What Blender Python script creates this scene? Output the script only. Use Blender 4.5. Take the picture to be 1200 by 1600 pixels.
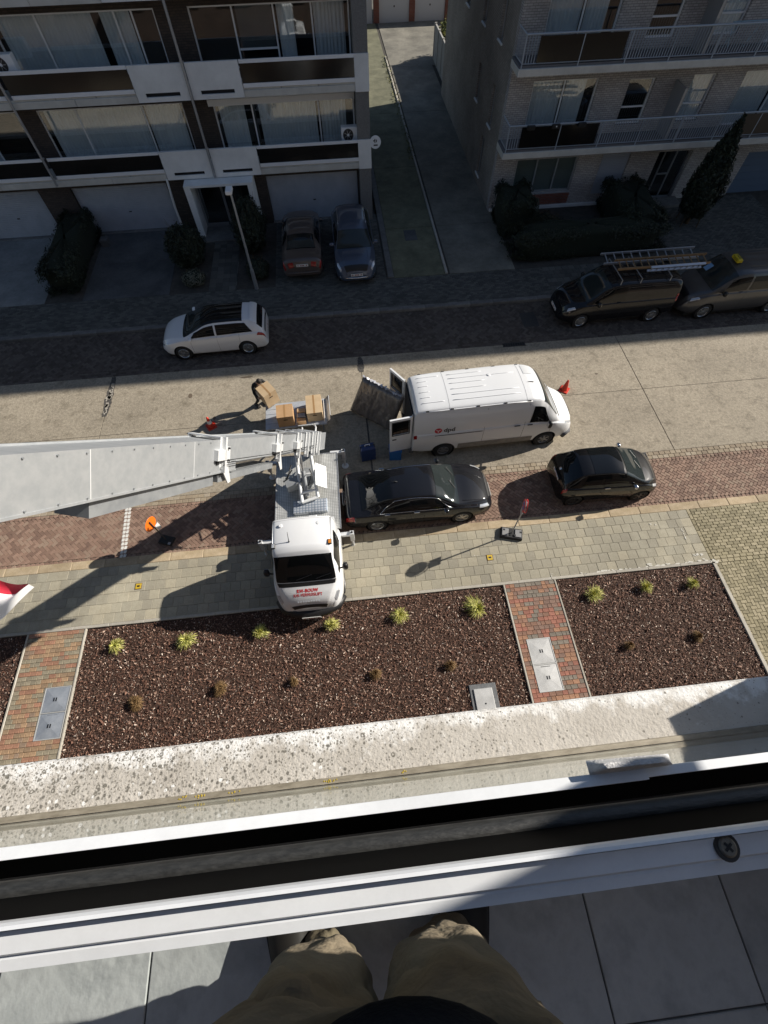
import bpy, bmesh, math, random
import numpy as np
from mathutils import Vector, Matrix, Euler
from mathutils.bvhtree import BVHTree
random.seed(7); rng = np.random.default_rng(7)
for o in list(bpy.data.objects): bpy.data.objects.remove(o, do_unlink=True)
scene = bpy.context.scene
COL = scene.collection
R = math.radians

# ------------------------------------------------------------------ camera
CAM_H = 13.0
yaw, pitch, roll = 0.0891570, 1.0563865, -0.0186150
cam = bpy.data.cameras.new('camera'); cam_o = bpy.data.objects.new('camera', cam); COL.objects.link(cam_o)
fw = Vector((math.sin(yaw)*math.cos(pitch), math.cos(yaw)*math.cos(pitch), -math.sin(pitch)))
rt = Vector((math.cos(yaw), -math.sin(yaw), 0)); up = rt.cross(fw)
r2 = rt*math.cos(roll) + up*math.sin(roll); u2 = -rt*math.sin(roll) + up*math.cos(roll)
cam_o.matrix_world = Matrix(((r2.x, u2.x, -fw.x, 0), (r2.y, u2.y, -fw.y, 0), (r2.z, u2.z, -fw.z, CAM_H), (0, 0, 0, 1)))
cam.sensor_fit = 'HORIZONTAL'; cam.sensor_width = 36.0; cam.lens = 36.0*712.16/1200.0
cam.clip_start = 0.02; cam.clip_end = 1500
scene.camera = cam_o
scene.render.resolution_x = 768; scene.render.resolution_y = 1024

# ------------------------------------------------------------------ sky, sun, exposure
SUN_EL, SUN_AZ = R(29.0), R(15.5)        # azimuth: from +X towards +Y
world = bpy.data.worlds.new('World'); scene.world = world; world.use_nodes = True
nt = world.node_tree
bg = nt.nodes['Background']
sky = nt.nodes.new('ShaderNodeTexSky'); sky.sky_type = 'NISHITA'; sky.sun_disc = False
sky.sun_elevation = SUN_EL; sky.sun_rotation = R(90) - SUN_AZ
sky.air_density = 1.0; sky.dust_density = 0.6; sky.ozone_density = 1.6
nt.links.new(sky.outputs[0], bg.inputs[0]); bg.inputs[1].default_value = 0.060
sl = bpy.data.lights.new('sun', 'SUN'); sl.energy = 5.0; sl.angle = R(0.5); sl.color = (1.0, 0.935, 0.84)
so = bpy.data.objects.new('sun', sl); COL.objects.link(so); so.location = (30, 20, 40)
sd = Vector((-math.cos(SUN_AZ)*math.cos(SUN_EL), -math.sin(SUN_AZ)*math.cos(SUN_EL), -math.sin(SUN_EL)))
so.rotation_euler = sd.to_track_quat('-Z', 'Y').to_euler()
scene.view_settings.view_transform = 'Standard'; scene.view_settings.look = 'None'
scene.view_settings.exposure = 0.55; scene.view_settings.gamma = 1.0
try: scene.view_settings.use_curve_mapping = False
except Exception: pass
scene.render.engine = 'CYCLES'
scene.cycles.max_bounces = 6; scene.cycles.transparent_max_bounces = 8

# ------------------------------------------------------------------ materials
MATS = {}
def principled(name):
    m = bpy.data.materials.new(name); m.use_nodes = True
    return m, m.node_tree, m.node_tree.nodes['Principled BSDF']
def N(t, typ, **kw):
    n = t.nodes.new(typ)
    for k, v in kw.items(): setattr(n, k, v)
    return n
def ramp(t, stops, interp='LINEAR'):
    r = N(t, 'ShaderNodeValToRGB'); r.color_ramp.interpolation = interp
    e = r.color_ramp.elements
    while len(e) > 1: e.remove(e[-1])
    e[0].position, e[0].color = stops[0][0], (*stops[0][1], 1)
    for p, c in stops[1:]:
        x = e.new(p); x.color = (*c, 1)
    return r
def mat(name, c, rough=0.6, metal=0.0, c2=None, scale=8.0, detail=4, bump=0.0, bscale=60.0, coat=0.0, rnd=None, spec=None, stretch=None, c3=None):
    """one colour, or a noise mix of c / c2 (/ c3); rnd = 'object' or 'face' adds tint variation per piece"""
    if name in MATS: return MATS[name]
    m, t, b = principled(name); L = t.links.new
    b.inputs['Base Color'].default_value = (*c, 1); b.inputs['Roughness'].default_value = rough; b.inputs['Metallic'].default_value = metal
    if coat: b.inputs['Coat Weight'].default_value = coat; b.inputs['Coat Roughness'].default_value = 0.04
    if spec is not None: b.inputs['Specular IOR Level'].default_value = spec
    tc = N(t, 'ShaderNodeTexCoord'); co = tc.outputs['Object']
    if stretch:
        mp = N(t, 'ShaderNodeMapping'); mp.inputs['Scale'].default_value = stretch; L(co, mp.inputs[0]); co = mp.outputs[0]
    src = None
    if c2 is not None:
        n = N(t, 'ShaderNodeTexNoise'); n.inputs['Scale'].default_value = scale; n.inputs['Detail'].default_value = detail
        n.inputs['Roughness'].default_value = 0.65
        L(co, n.inputs['Vector'])
        st = [(0.36, c), (0.64, c2)] if c3 is None else [(0.32, c), (0.52, c2), (0.68, c3)]
        r = ramp(t, st); L(n.outputs['Fac'], r.inputs[0]); src = r.outputs[0]
    if rnd:
        if rnd[0] == 'object':
            oi = N(t, 'ShaderNodeObjectInfo'); f = oi.outputs['Random']
        else:
            a = N(t, 'ShaderNodeAttribute'); a.attribute_name = 'rnd'; f = a.outputs['Fac']
        r = ramp(t, rnd[1], rnd[2] if len(rnd) > 2 else 'LINEAR'); L(f, r.inputs[0])
        if src is None: src = r.outputs[0]
        else:
            mx = N(t, 'ShaderNodeMix', data_type='RGBA', blend_type='MULTIPLY'); mx.inputs[0].default_value = 1.0
            L(src, mx.inputs[6]); L(r.outputs[0], mx.inputs[7]); src = mx.outputs[2]
    if src is not None: L(src, b.inputs['Base Color'])
    if bump:
        n2 = N(t, 'ShaderNodeTexNoise'); n2.inputs['Scale'].default_value = bscale; n2.inputs['Detail'].default_value = 3; L(co, n2.inputs['Vector'])
        bp = N(t, 'ShaderNodeBump'); bp.inputs['Strength'].default_value = bump; bp.inputs['Distance'].default_value = 0.02
        L(n2.outputs['Fac'], bp.inputs['Height']); L(bp.outputs[0], b.inputs['Normal'])
    MATS[name] = m
    return m
def W(v): return (v, v, v)

# ------------------------------------------------------------------ mesh helpers
def link(name, me, material=None, parent=None, smooth=False):
    o = bpy.data.objects.new(name, me); COL.objects.link(o)
    if material is not None and len(me.materials) == 0: me.materials.append(material)
    if parent is not None: o.parent = parent
    if smooth:
        me.polygons.foreach_set('use_smooth', [True]*len(me.polygons))
        if smooth is not True: me.set_sharp_from_angle(angle=R(smooth))
    return o
class MB:
    """collects shapes for ONE mesh object"""
    def __init__(s): s.v = []; s.f = []; s.r = []
    def add(s, vs, fs, rnd=None):
        k = len(s.v); s.v.extend([tuple(p) for p in vs]); s.f.extend([tuple(i+k for i in f) for f in fs])
        s.r.extend([rnd if rnd is not None else 0.0]*len(fs)); return s
    def box(s, x0, x1, y0, y1, z0, z1, rnd=None):
        return s.add([(x0,y0,z0),(x1,y0,z0),(x1,y1,z0),(x0,y1,z0),(x0,y0,z1),(x1,y0,z1),(x1,y1,z1),(x0,y1,z1)],
              [(0,3,2,1),(4,5,6,7),(0,1,5,4),(1,2,6,5),(2,3,7,6),(3,0,4,7)], rnd)
    def bbox(s, x0, x1, y0, y1, z0, z1, b=0.01, rnd=None):
        """box with chamfered upper edges"""
        vs = [(x0,y0,z0),(x1,y0,z0),(x1,y1,z0),(x0,y1,z0),(x0,y0,z1-b),(x1,y0,z1-b),(x1,y1,z1-b),(x0,y1,z1-b),
              (x0+b,y0+b,z1),(x1-b,y0+b,z1),(x1-b,y1-b,z1),(x0+b,y1-b,z1)]
        return s.add(vs, [(0,1,5,4),(1,2,6,5),(2,3,7,6),(3,0,4,7),(4,5,9,8),(5,6,10,9),(6,7,11,10),(7,4,8,11),(8,9,10,11),(0,3,2,1)], rnd)
    def obox(s, c, size, mtx, rnd=None):
        hx, hy, hz = size[0]/2, size[1]/2, size[2]/2; c = Vector(c)
        vs = [c + mtx @ Vector(p) for p in ((-hx,-hy,-hz),(hx,-hy,-hz),(hx,hy,-hz),(-hx,hy,-hz),(-hx,-hy,hz),(hx,-hy,hz),(hx,hy,hz),(-hx,hy,hz))]
        return s.add(vs, [(0,3,2,1),(4,5,6,7),(0,1,5,4),(1,2,6,5),(2,3,7,6),(3,0,4,7)], rnd)
    def cyl(s, p0, p1, r0, r1=None, n=12, caps=True):
        r1 = r0 if r1 is None else r1
        p0, p1 = Vector(p0), Vector(p1); d = (p1-p0).normalized()
        a = d.orthogonal().normalized(); b = d.cross(a)
        vs = []
        for p, r in ((p0, r0), (p1, r1)):
            for i in range(n):
                t = 2*math.pi*i/n; vs.append(p + a*(r*math.cos(t)) + b*(r*math.sin(t)))
        fs = [(i, (i+1)%n, n+(i+1)%n, n+i) for i in range(n)]
        if caps: fs += [tuple(range(n-1, -1, -1)), tuple(range(n, 2*n))]
        return s.add(vs, fs)
    def tube(s, pts, r, n=8):
        pts = [Vector(p) for p in pts]
        rr = r if isinstance(r, (list, tuple)) else [r]*len(pts)
        vs = []; prev = None
        for i, p in enumerate(pts):
            d = (pts[min(i+1, len(pts)-1)] - pts[max(i-1, 0)]).normalized()
            if prev is None: a = d.orthogonal().normalized()
            else: a = (prev - d*prev.dot(d)).normalized()
            prev = a; b = d.cross(a)
            for k in range(n):
                t = 2*math.pi*k/n; vs.append(p + a*(rr[i]*math.cos(t)) + b*(rr[i]*math.sin(t)))
        fs = []
        for i in range(len(pts)-1):
            for k in range(n): fs.append((i*n+k, i*n+(k+1)%n, (i+1)*n+(k+1)%n, (i+1)*n+k))
        fs += [tuple(range(n-1, -1, -1)), tuple(range((len(pts)-1)*n, len(pts)*n))]
        return s.add(vs, fs)
    def lathe(s, prof, n=24, c=(0,0,0), ax=None):
        """prof: (radius, height) list; ax 'x','y','z'"""
        vs = []; ax = ax or 'z'
        for r, h in prof:
            for i in range(n):
                t = 2*math.pi*i/n; u, w = r*math.cos(t), r*math.sin(t)
                p = {'z': (u, w, h), 'y': (u, h, w), 'x': (h, u, w)}[ax]
                vs.append((c[0]+p[0], c[1]+p[1], c[2]+p[2]))
        fs = []
        for j in range(len(prof)-1):
            for i in range(n): fs.append((j*n+i, j*n+(i+1)%n, (j+1)*n+(i+1)%n, (j+1)*n+i))
        return s.add(vs, fs)
    def prism(s, poly, z0, z1, rnd=None):
        n = len(poly)
        vs = [(x, y, z0) for x, y in poly] + [(x, y, z1) for x, y in poly]
        return s.add(vs, [tuple(range(n-1, -1, -1)), tuple(range(n, 2*n))] + [(i, (i+1)%n, n+(i+1)%n, n+i) for i in range(n)], rnd)
    def prism_map(s, poly, h0, h1, fn):
        n = len(poly)
        vs = [fn(x, y, h0) for x, y in poly] + [fn(x, y, h1) for x, y in poly]
        return s.add(vs, [tuple(range(n-1, -1, -1)), tuple(range(n, 2*n))] + [(i, (i+1)%n, n+(i+1)%n, n+i) for i in range(n)])
    def grid(s, P, nu, nv, close_u=False):
        vs = [P[i][j] for i in range(nu) for j in range(nv)]
        fs = [(i*nv+j, i*nv+j+1, ((i+1)%nu)*nv+j+1, ((i+1)%nu)*nv+j) for i in range(nu if close_u else nu-1) for j in range(nv-1)]
        return s.add(vs, fs)
    def mesh(s, name, fix=False):
        me = bpy.data.meshes.new(name); me.from_pydata(s.v, [], s.f)
        if any(s.r):
            a = me.attributes.new('rnd', 'FLOAT', 'FACE'); a.data.foreach_set('value', s.r)
        if fix:
            bm = bmesh.new(); bm.from_mesh(me); bmesh.ops.recalc_face_normals(bm, faces=bm.faces); bm.to_mesh(me); bm.free()
        me.update(); return me
    def build(s, name, material, parent=None, smooth=False, fix=True):
        return link(name, s.mesh(name, fix), material, parent, smooth)
def tag(o, label=None, cat=None, group=None, kind=None):
    if label: o['label'] = label
    if cat: o['category'] = cat
    if group: o['group'] = group
    if kind: o['kind'] = kind
    return o
def thing(name, label, cat, loc=(0,0,0), rz=0.0, group=None):
    o = bpy.data.objects.new(name, None); COL.objects.link(o); o.empty_display_size = 0.2
    o.location = loc; o.rotation_euler = (0, 0, rz)
    return tag(o, label, cat, group)
def struct(name, mb, material, smooth=False):
    return tag(mb.build(name, material, None, smooth), kind='structure')
def dup(o, parent=None):
    c = o.copy(); COL.objects.link(c); c.parent = parent
    for ch in list(o.children): dup(ch, c)
    return c
def pchip(xs, ys):
    xs = np.array(xs, float); ys = np.array(ys, float); h = np.diff(xs); d = np.diff(ys)/h; n = len(xs)
    m = np.zeros(n); m[0] = d[0]; m[-1] = d[-1]
    for i in range(1, n-1):
        if d[i-1]*d[i] > 0:
            w1 = 2*h[i]+h[i-1]; w2 = h[i]+2*h[i-1]; m[i] = (w1+w2)/(w1/d[i-1]+w2/d[i])
    def f(x):
        x = min(max(x, xs[0]), xs[-1]); i = int(min(max(np.searchsorted(xs, x)-1, 0), n-2))
        t = (x-xs[i])/h[i]
        return float((2*t**3-3*t**2+1)*ys[i] + (t**3-2*t**2+t)*h[i]*m[i] + (-2*t**3+3*t**2)*ys[i+1] + (t**3-t**2)*h[i]*m[i+1])
    return f
def clip_poly(poly, x0, x1, y0, y1):
    for ax, lim, sg in ((0, x0, 1), (0, x1, -1), (1, y0, 1), (1, y1, -1)):
        out = []
        for i in range(len(poly)):
            a, b = poly[i-1], poly[i]
            ia, ib = (a[ax]-lim)*sg >= 0, (b[ax]-lim)*sg >= 0
            if ia != ib:
                t = (lim-a[ax])/(b[ax]-a[ax]); out.append((a[0]+(b[0]-a[0])*t, a[1]+(b[1]-a[1])*t))
            if ib: out.append(b)
        poly = out
        if len(poly) < 3: return []
    return poly
def area(p): return abs(sum(p[i-1][0]*p[i][1]-p[i][0]*p[i-1][1] for i in range(len(p))))/2
def text_mesh(body, size, depth=0.0, bold=0.0, space=1.0):
    cu = bpy.data.curves.new('lettering', 'FONT'); cu.body = body; cu.size = size; cu.align_x = 'CENTER'; cu.align_y = 'CENTER'
    cu.extrude = depth; cu.space_character = space; cu.offset = bold; cu.resolution_u = 3
    o = bpy.data.objects.new('lettering_tmp', cu); COL.objects.link(o)
    dg = bpy.context.evaluated_depsgraph_get(); me = bpy.data.meshes.new_from_object(o.evaluated_get(dg))
    bpy.data.objects.remove(o, do_unlink=True); bpy.data.curves.remove(cu)
    return me
def evaluated(o):
    dg = bpy.context.evaluated_depsgraph_get(); dg.update()
    me = bpy.data.meshes.new_from_object(o.evaluated_get(dg)); return me
# ================================================================== THE GROUND
M_joint = mat('joint_sand', (0.045,0.04,0.034), 0.95, c2=(0.075,0.068,0.055), scale=30)
M_conc = mat('road_concrete', (0.225,0.192,0.142), 0.9, c2=(0.34,0.295,0.226), scale=2.6, detail=12, bump=0.6, bscale=28, c3=(0.285,0.245,0.185))
def speckle(m, sc=22.0, lo=0.72, hi=1.22, big=0.35, crack=0.0):
    """multiply the base colour by fine and broad mottling, and thin dirt lines"""
    t = m.node_tree; b = t.nodes['Principled BSDF']; L = t.links.new
    src = b.inputs['Base Color'].links[0].from_socket if b.inputs['Base Color'].links else None
    tc = N(t, 'ShaderNodeNewGeometry')
    n = N(t, 'ShaderNodeTexNoise'); n.inputs['Scale'].default_value = sc; n.inputs['Detail'].default_value = 8; n.inputs['Roughness'].default_value = 0.8; L(tc.outputs['Position'], n.inputs['Vector'])
    r = ramp(t, [(0.3, W(lo)), (0.7, W(hi))]); L(n.outputs['Fac'], r.inputs[0])
    n2 = N(t, 'ShaderNodeTexNoise'); n2.inputs['Scale'].default_value = big; n2.inputs['Detail'].default_value = 5; L(tc.outputs['Position'], n2.inputs['Vector'])
    r2 = ramp(t, [(0.3, W(0.84)), (0.7, W(1.1))]); L(n2.outputs['Fac'], r2.inputs[0])
    mx = N(t, 'ShaderNodeMix', data_type='RGBA', blend_type='MULTIPLY'); mx.inputs[0].default_value = 1
    L(r.outputs[0], mx.inputs[6]); L(r2.outputs[0], mx.inputs[7])
    mx2 = N(t, 'ShaderNodeMix', data_type='RGBA', blend_type='MULTIPLY'); mx2.inputs[0].default_value = 1
    if src: L(src, mx2.inputs[6])
    else: mx2.inputs[6].default_value = b.inputs['Base Color'].default_value[:]
    L(mx.outputs[2], mx2.inputs[7]); L(mx2.outputs[2], b.inputs['Base Color'])
    return m
speckle(M_conc, 11, 0.55, 1.38, 0.45)
M_ground = mat('ground_earth', (0.10,0.095,0.085), 0.95, c2=(0.15,0.14,0.12), scale=0.6)
g = MB(); g.box(-500,500,-500,600,-0.6,-0.16)
struct('ground', g, M_ground)

# road of cast concrete slabs (joints across at three places, one along the middle)
road = tag(MB().box(-60,60,8.70,14.64,-0.15,-0.012).build('road', mat('joint_tar', (0.03,0.028,0.026), 0.8, c2=(0.06,0.055,0.05), scale=20)), kind='structure')
jx = [-60,-40,-29.2,-19.2,-9.32,0.43,11.10,21.5,32,60]
for i in range(len(jx)-1):
    for (y0, y1) in ((8.705,11.62),(11.634,14.635)):
        q = 0.011
        MB().bbox(jx[i]+q, jx[i+1]-q, y0, y1, -0.1, 0.0, 0.004).build('road_slab', M_conc, road)
# tar-mended joint at the left with pale crumbs, and a short one further on
M_tar = mat('tar_patch', (0.035,0.033,0.03), 0.85, c2=(0.11,0.10,0.09), scale=14, bump=0.6, bscale=50)
def tar_patch(x, y0, y1, w):
    n = 26; L_, R_ = [], []
    for i in range(n):
        y = y0+(y1-y0)*i/(n-1); f = 0.55+0.45*math.sin(math.pi*min(1, (i+2)/n)); L_.append((x-w*f*(0.8+0.4*random.random()), y)); R_.append((x+w*f*(0.8+0.4*random.random()), y))
    m = MB()
    for i in range(n-1): m.add([(*L_[i],0.0045),(*R_[i],0.0045),(*R_[i+1],0.0045),(*L_[i+1],0.0045)], [(0,1,2,3)])
    m.build('joint_repair', M_tar, road)
    return
tar_patch(-9.32, 12.55, 14.6, 0.14); tar_patch(0.43, 13.75, 14.6, 0.13); tar_patch(0.43, 8.75, 12.5, 0.035)
M_crumb = mat('pale_crumb', (0.36,0.33,0.28), 0.9)
cm = MB()
for i in range(34):
    a = random.random()*6.28; x = -9.32+random.uniform(-.08,.08); y = random.uniform(12.7,14.2); s_ = random.uniform(.03,.07)
    cm.prism([(x+s_*math.cos(a+k*1.57)*random.uniform(.6,1.1), y+1.5*s_*math.sin(a+k*1.57)) for k in range(4)], 0.004, 0.012)
cm.build('joint_repair_stones', M_crumb, road)
for (x, y, rx, ry) in ((-6.2,13.25,0.09,0.12),(-4.1,14.0,0.26,0.05),(-5.2,12.0,0.06,.1),(9.6,12.6,.07,.05)):
    m = MB(); n = 14
    m.add([(x+rx*math.cos(6.28*k/n)*random.uniform(.75,1.15), y+ry*math.sin(6.28*k/n)*random.uniform(.75,1.15), 0.0045) for k in range(n)], [tuple(range(n))])
    m.build('oil_stain', mat('oil_stain', (0.13,0.10,0.07), 0.7), road)

# ---- brick laying
def lay(name, parent, material, bricks, z0, z1, gap=0.0055, bev=0.006):
    m = MB()
    for poly, r in bricks:
        cx = sum(p[0] for p in poly)/len(poly); cy = sum(p[1] for p in poly)/len(poly)
        dz = random.uniform(-0.0025,0.0025); n = len(poly)
        def ins(d):
            out = []
            for x, y in poly:
                l = math.hypot(x-cx, y-cy); out.append((x-(x-cx)/l*d*1.3, y-(y-cy)/l*d*1.3))
            return out
        a, b = ins(gap), ins(gap+bev)
        vs = [(x,y,z0) for x,y in a] + [(x,y,z1-bev+dz) for x,y in a] + [(x,y,z1+dz) for x,y in b]
        fs = [(i,(i+1)%n,n+(i+1)%n,n+i) for i in range(n)] + [(n+i,n+(i+1)%n,2*n+(i+1)%n,2*n+i) for i in range(n)] + [tuple(range(2*n,3*n))]
        m.add(vs, fs, r)
    o = m.build(name, material, parent, fix=True); o['kind'] = 'stuff'; return o
def herringbone(x0, x1, y0, y1, L=0.2, Wd=0.1, ang=45):
    out = []; ca, sa = math.cos(R(ang)), math.sin(R(ang)); cx, cy = (x0+x1)/2, (y0+y1)/2
    rad = math.hypot(x1-x0, y1-y0)/2+L; n = int(rad/Wd)+3
    for i in range(-n, n):
        for j in range(-n//2-2, n//2+2):
            for k in (0, 1):
                if k == 0: bx, by, w, h = i*Wd + j*2*L, -i*Wd, L, Wd
                else: bx, by, w, h = i*Wd + j*2*L + L, -i*Wd, Wd, L
                # standard 2:1 herringbone: horizontal brick then vertical brick, stepping diagonally
                px, py = bx, by
                pts = [(px,py),(px+w,py),(px+w,py+h),(px,py+h)]
                q = [(cx+x*ca-y*sa, cy+x*sa+y*ca) for x, y in pts]
                mx_ = sum(p[0] for p in q)/4; my_ = sum(p[1] for p in q)/4
                if mx_ < x0-L or mx_ > x1+L or my_ < y0-L or my_ > y1+L: continue
                c = clip_poly(q, x0, x1, y0, y1)
                if len(c) >= 3 and area(c) > 0.0006: out.append((c, random.random()*0.98+0.01))
    return out
def running(x0, x1, y0, y1, L, Wd, off=0.5, jit=0.0):
    out = []; ny = int(round((y1-y0)/Wd)); Wd = (y1-y0)/ny
    for j in range(ny):
        x = x0-(L*off if j % 2 else 0) - random.random()*jit
        while x < x1:
            c = clip_poly([(x,y0+j*Wd),(x+L,y0+j*Wd),(x+L,y0+(j+1)*Wd),(x,y0+(j+1)*Wd)], x0, x1, y0, y1)
            if len(c) >= 3 and area(c) > 0.0006: out.append((c, random.random()*0.98+0.01))
            x += L
    return out
def base(name, x0, x1, y0, y1, z, z0=-0.2):
    return tag(MB().box(x0,x1,y0,y1,z0,z).build(name, M_joint), kind='structure')

M_red = speckle(mat('red_paver', (0.30,0.18,0.14), 0.88, rnd=('face', [(0,(0.175,0.110,0.082)),(0.35,(0.235,0.150,0.110)),(0.7,(0.295,0.192,0.142)),(1,(0.285,0.21,0.155))]), bump=0.25, bscale=120), 30, .8, 1.15, .6)
M_tan = speckle(mat('tan_sett', (0.30,0.24,0.17), 0.9, rnd=('face', [(0,(0.25,0.195,0.14)),(0.5,(0.33,0.27,0.19)),(1,(0.37,0.315,0.24))]), bump=0.25, bscale=120), 30, .8, 1.15, .6)
M_dark = speckle(mat('dark_paver', (0.17,0.15,0.135), 0.9, rnd=('face', [(0,(0.068,0.054,0.046)),(0.5,(0.10,0.082,0.07)),(1,(0.14,0.118,0.10))]), bump=0.25, bscale=120), 30, .8, 1.15, .6)
M_grey = speckle(mat('grey_paver', (0.20,0.20,0.19), 0.9, rnd=('face', [(0,(0.065,0.065,0.06)),(0.5,(0.095,0.095,0.088)),(1,(0.135,0.133,0.12))]), bump=0.25, bscale=120), 30, .8, 1.15, .6)
M_olive = speckle(mat('olive_paver', (0.26,0.235,0.16), 0.9, rnd=('face', [(0,(0.23,0.20,0.125)),(0.5,(0.31,0.27,0.17)),(1,(0.38,0.33,0.22))]), bump=0.25, bscale=120), 20, .75, 1.2, .5)

# near gutter rows, red parking strip, kerb
ngut = base('near_gutter', -22, 24, 8.40, 8.70, -0.02)
lay('gutter_setts', ngut, M_tan, running(-18, 20, 8.40, 8.70, 0.20, 0.15), -0.05, 0.0)
park = base('parking_strip', -22, 24, 6.58, 8.40, -0.02)
hb = herringbone(-18, 18, 6.69, 8.29)
for k in range(int(36/0.14)):          # pointed edge bricks along both sides
    x = -18+k*0.14
    hb.append(([(x,8.40),(x,8.31),(x+.07,8.275),(x+.14,8.31),(x+.14,8.40)], random.random()*.98+.01))
    hb.append(([(x,6.58),(x+.14,6.58),(x+.14,6.67),(x+.07,6.705),(x,6.67)], random.random()*.98+.01))
hb = [(p, r) for p, r in hb]
lay('herringbone_pavers', park, M_red, hb, -0.05, 0.0)
M_kerb = speckle(mat('tan_kerb', (0.40,0.31,0.19), 0.9, c2=(0.50,0.40,0.27), scale=3, rnd=('object', [(0,W(0.85)),(1,W(1.08))]), bump=0.3), 26, .75, 1.15, .8)
kerb = tag(MB().box(-22,24,6.30,6.57,-0.2,0.03).build('near_kerb', M_joint), kind='structure')
kme = MB().bbox(-0.497,0.497,-0.14,0.14,-0.12,0.0,0.012).mesh('kerb_stone', True); kme.materials.append(M_kerb)
for k in range(36):
    o = bpy.data.objects.new('kerb_stone', kme); COL.objects.link(o); o.parent = kerb; o.location = (-17.6+k*1.0, 6.435, 0.062+random.uniform(-.002,.002))

# near pavement: 30 cm concrete tiles
pave = base('near_pavement', -22, 10.40, 4.40, 6.295, 0.035)
M_tile = speckle(mat('pavement_tile', (0.34,0.31,0.24), 0.9, c2=(0.41,0.38,0.30), scale=2.2, rnd=('object', [(0,(0.80,0.80,0.80)),(0.5,(0.95,0.95,0.93)),(1,(1.10,1.08,1.03))]), bump=0.25, bscale=90), 30, .78, 1.14, .35)
M_tile_f = speckle(mat('pavement_tile_far', (0.34,0.31,0.24), 0.9, c2=(0.41,0.38,0.30), scale=2.2, rnd=('face', [(0,(0.80,0.80,0.80)),(0.5,(0.95,0.95,0.93)),(1,(1.10,1.08,1.03))]), bump=0.25, bscale=90), 30, .78, 1.14, .35)
tiles = []
rows = 6; th = (6.292-4.50)/rows
for j in range(rows):
    y0 = 4.50+j*th; x = -16.2 + (0.15 if j % 2 else 0.0) + random.uniform(-.02,.02)
    while x < 10.05:
        tiles.append((x, y0)); x += 0.30
tme = []
for v in range(4):
    b_ = 0.006; w, h = 0.2955, th-0.0045
    me = MB().bbox(0,w,0,h,-0.05,0,b_).mesh('paving_tile', True); me.materials.append(M_tile); tme.append(me)
tiles.sort(key=lambda t: abs(t[0]-0.5))
far_t = []
for i, (x, y) in enumerate(tiles):
    if i < 300:
        o = bpy.data.objects.new('paving_tile', tme[i % 4]); COL.objects.link(o); o.parent = pave
        o.location = (x, y, 0.062+random.uniform(-.003,.003)); o.rotation_euler = (random.uniform(-.004,.004), random.uniform(-.004,.004), random.uniform(-.006,.006))
    else: far_t.append(([(x,y),(x+.30,y),(x+.30,y+th),(x,y+th)], random.random()*.98+.01))
lay('paving_tiles_outer', pave, M_tile_f, far_t, 0.0, 0.062, 0.002, 0.006)
# big tiles closing the pavement on the right, with splashes of cement
lay('end_tiles', pave, M_tile_f, running(10.06, 10.40, 4.50, 6.292, 0.34, 0.30, 0), 0.0, 0.063, .003)
M_band = speckle(mat('concrete_band', (0.40,0.37,0.31), 0.9, c2=(0.48,0.45,0.39), scale=3, rnd=('object', [(0,W(.9)),(1,W(1.05))])), 30, .8, 1.12, .5)
bme = MB().bbox(-0.498,0.498,-0.045,0.045,-0.15,0.0,0.008).mesh('edge_band_stone', True); bme.materials.append(M_band)
for k in range(27):
    o = bpy.data.objects.new('edge_band_stone', bme); COL.objects.link(o); o.parent = pave; o.location = (-16.1+k*1.0, 4.452, 0.075)
M_spl = mat('cement_splash', (0.62,0.60,0.54), 0.9, c2=(0.5,0.48,0.42), scale=10)
def splash(x0, y0, x1, y1, w, n, z=0.0705):
    m = MB()
    for i in range(n):
        t = random.random(); x = x0+(x1-x0)*t+random.gauss(0,w*.5); y = y0+(y1-y0)*t+random.gauss(0,w*.5); s_ = random.uniform(.3,1)*w; k = 9; ph = random.random()*6
        ex = 1.0+abs(x1-x0)*0.8; ey = 1.0+abs(y1-y0)*0.8
        m.add([(x+ex*s_*math.cos(6.283*q/k)*random.uniform(.5,1), y+ey*s_*math.sin(6.283*q/k)*random.uniform(.5,1), z+0.0004*i) for q in range(k)], [tuple(range(k))])
    m.build('cement_splash', M_spl, pave)
splash(6.3,4.515,8.2,4.512,.035,20,.069); splash(8.4,4.52,10.3,4.515,.04,22,.069); splash(9.95,5.75,9.95,5.15,.03,12); splash(10.0,4.72,10.22,4.68,.05,10); splash(10.4,4.46,10.55,4.44,.06,9,.0795); splash(5.4,4.53,5.5,4.62,.03,4); splash(9.0,5.9,9.35,5.85,.03,6); splash(3.75,5.25,3.7,5.1,.015,4); splash(3.2,5.42,3.5,5.42,.02,5)

# right hand paving: running bond and square herringbone
rp = base('side_driveway', 10.40, 24, 0.3, 6.295, 0.03)
lay('driveway_setts', rp, M_olive, running(10.52, 16, 4.52, 6.292, 0.21, 0.105), 0, 0.06)
lay('driveway_edge_setts', rp, M_olive, [( [(10.41,y),(10.515,y),(10.515,y+.2),(10.41,y+.2)], random.random()*.9+.05) for y in np.arange(4.52,6.2,.2)], 0, 0.06)
lay('driveway_row', rp, M_olive, running(10.52, 16, 4.40, 4.515, 0.2, 0.115), 0, 0.06)
lay('driveway_herringbone', rp, M_olive, herringbone(10.52, 16, 0.6, 4.395, ang=0), 0, 0.06)
eb = MB().bbox(10.405,10.515,0.5,4.40,-0.15,0.075,.01); eb.build('driveway_edging', M_band, rp)

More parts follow.
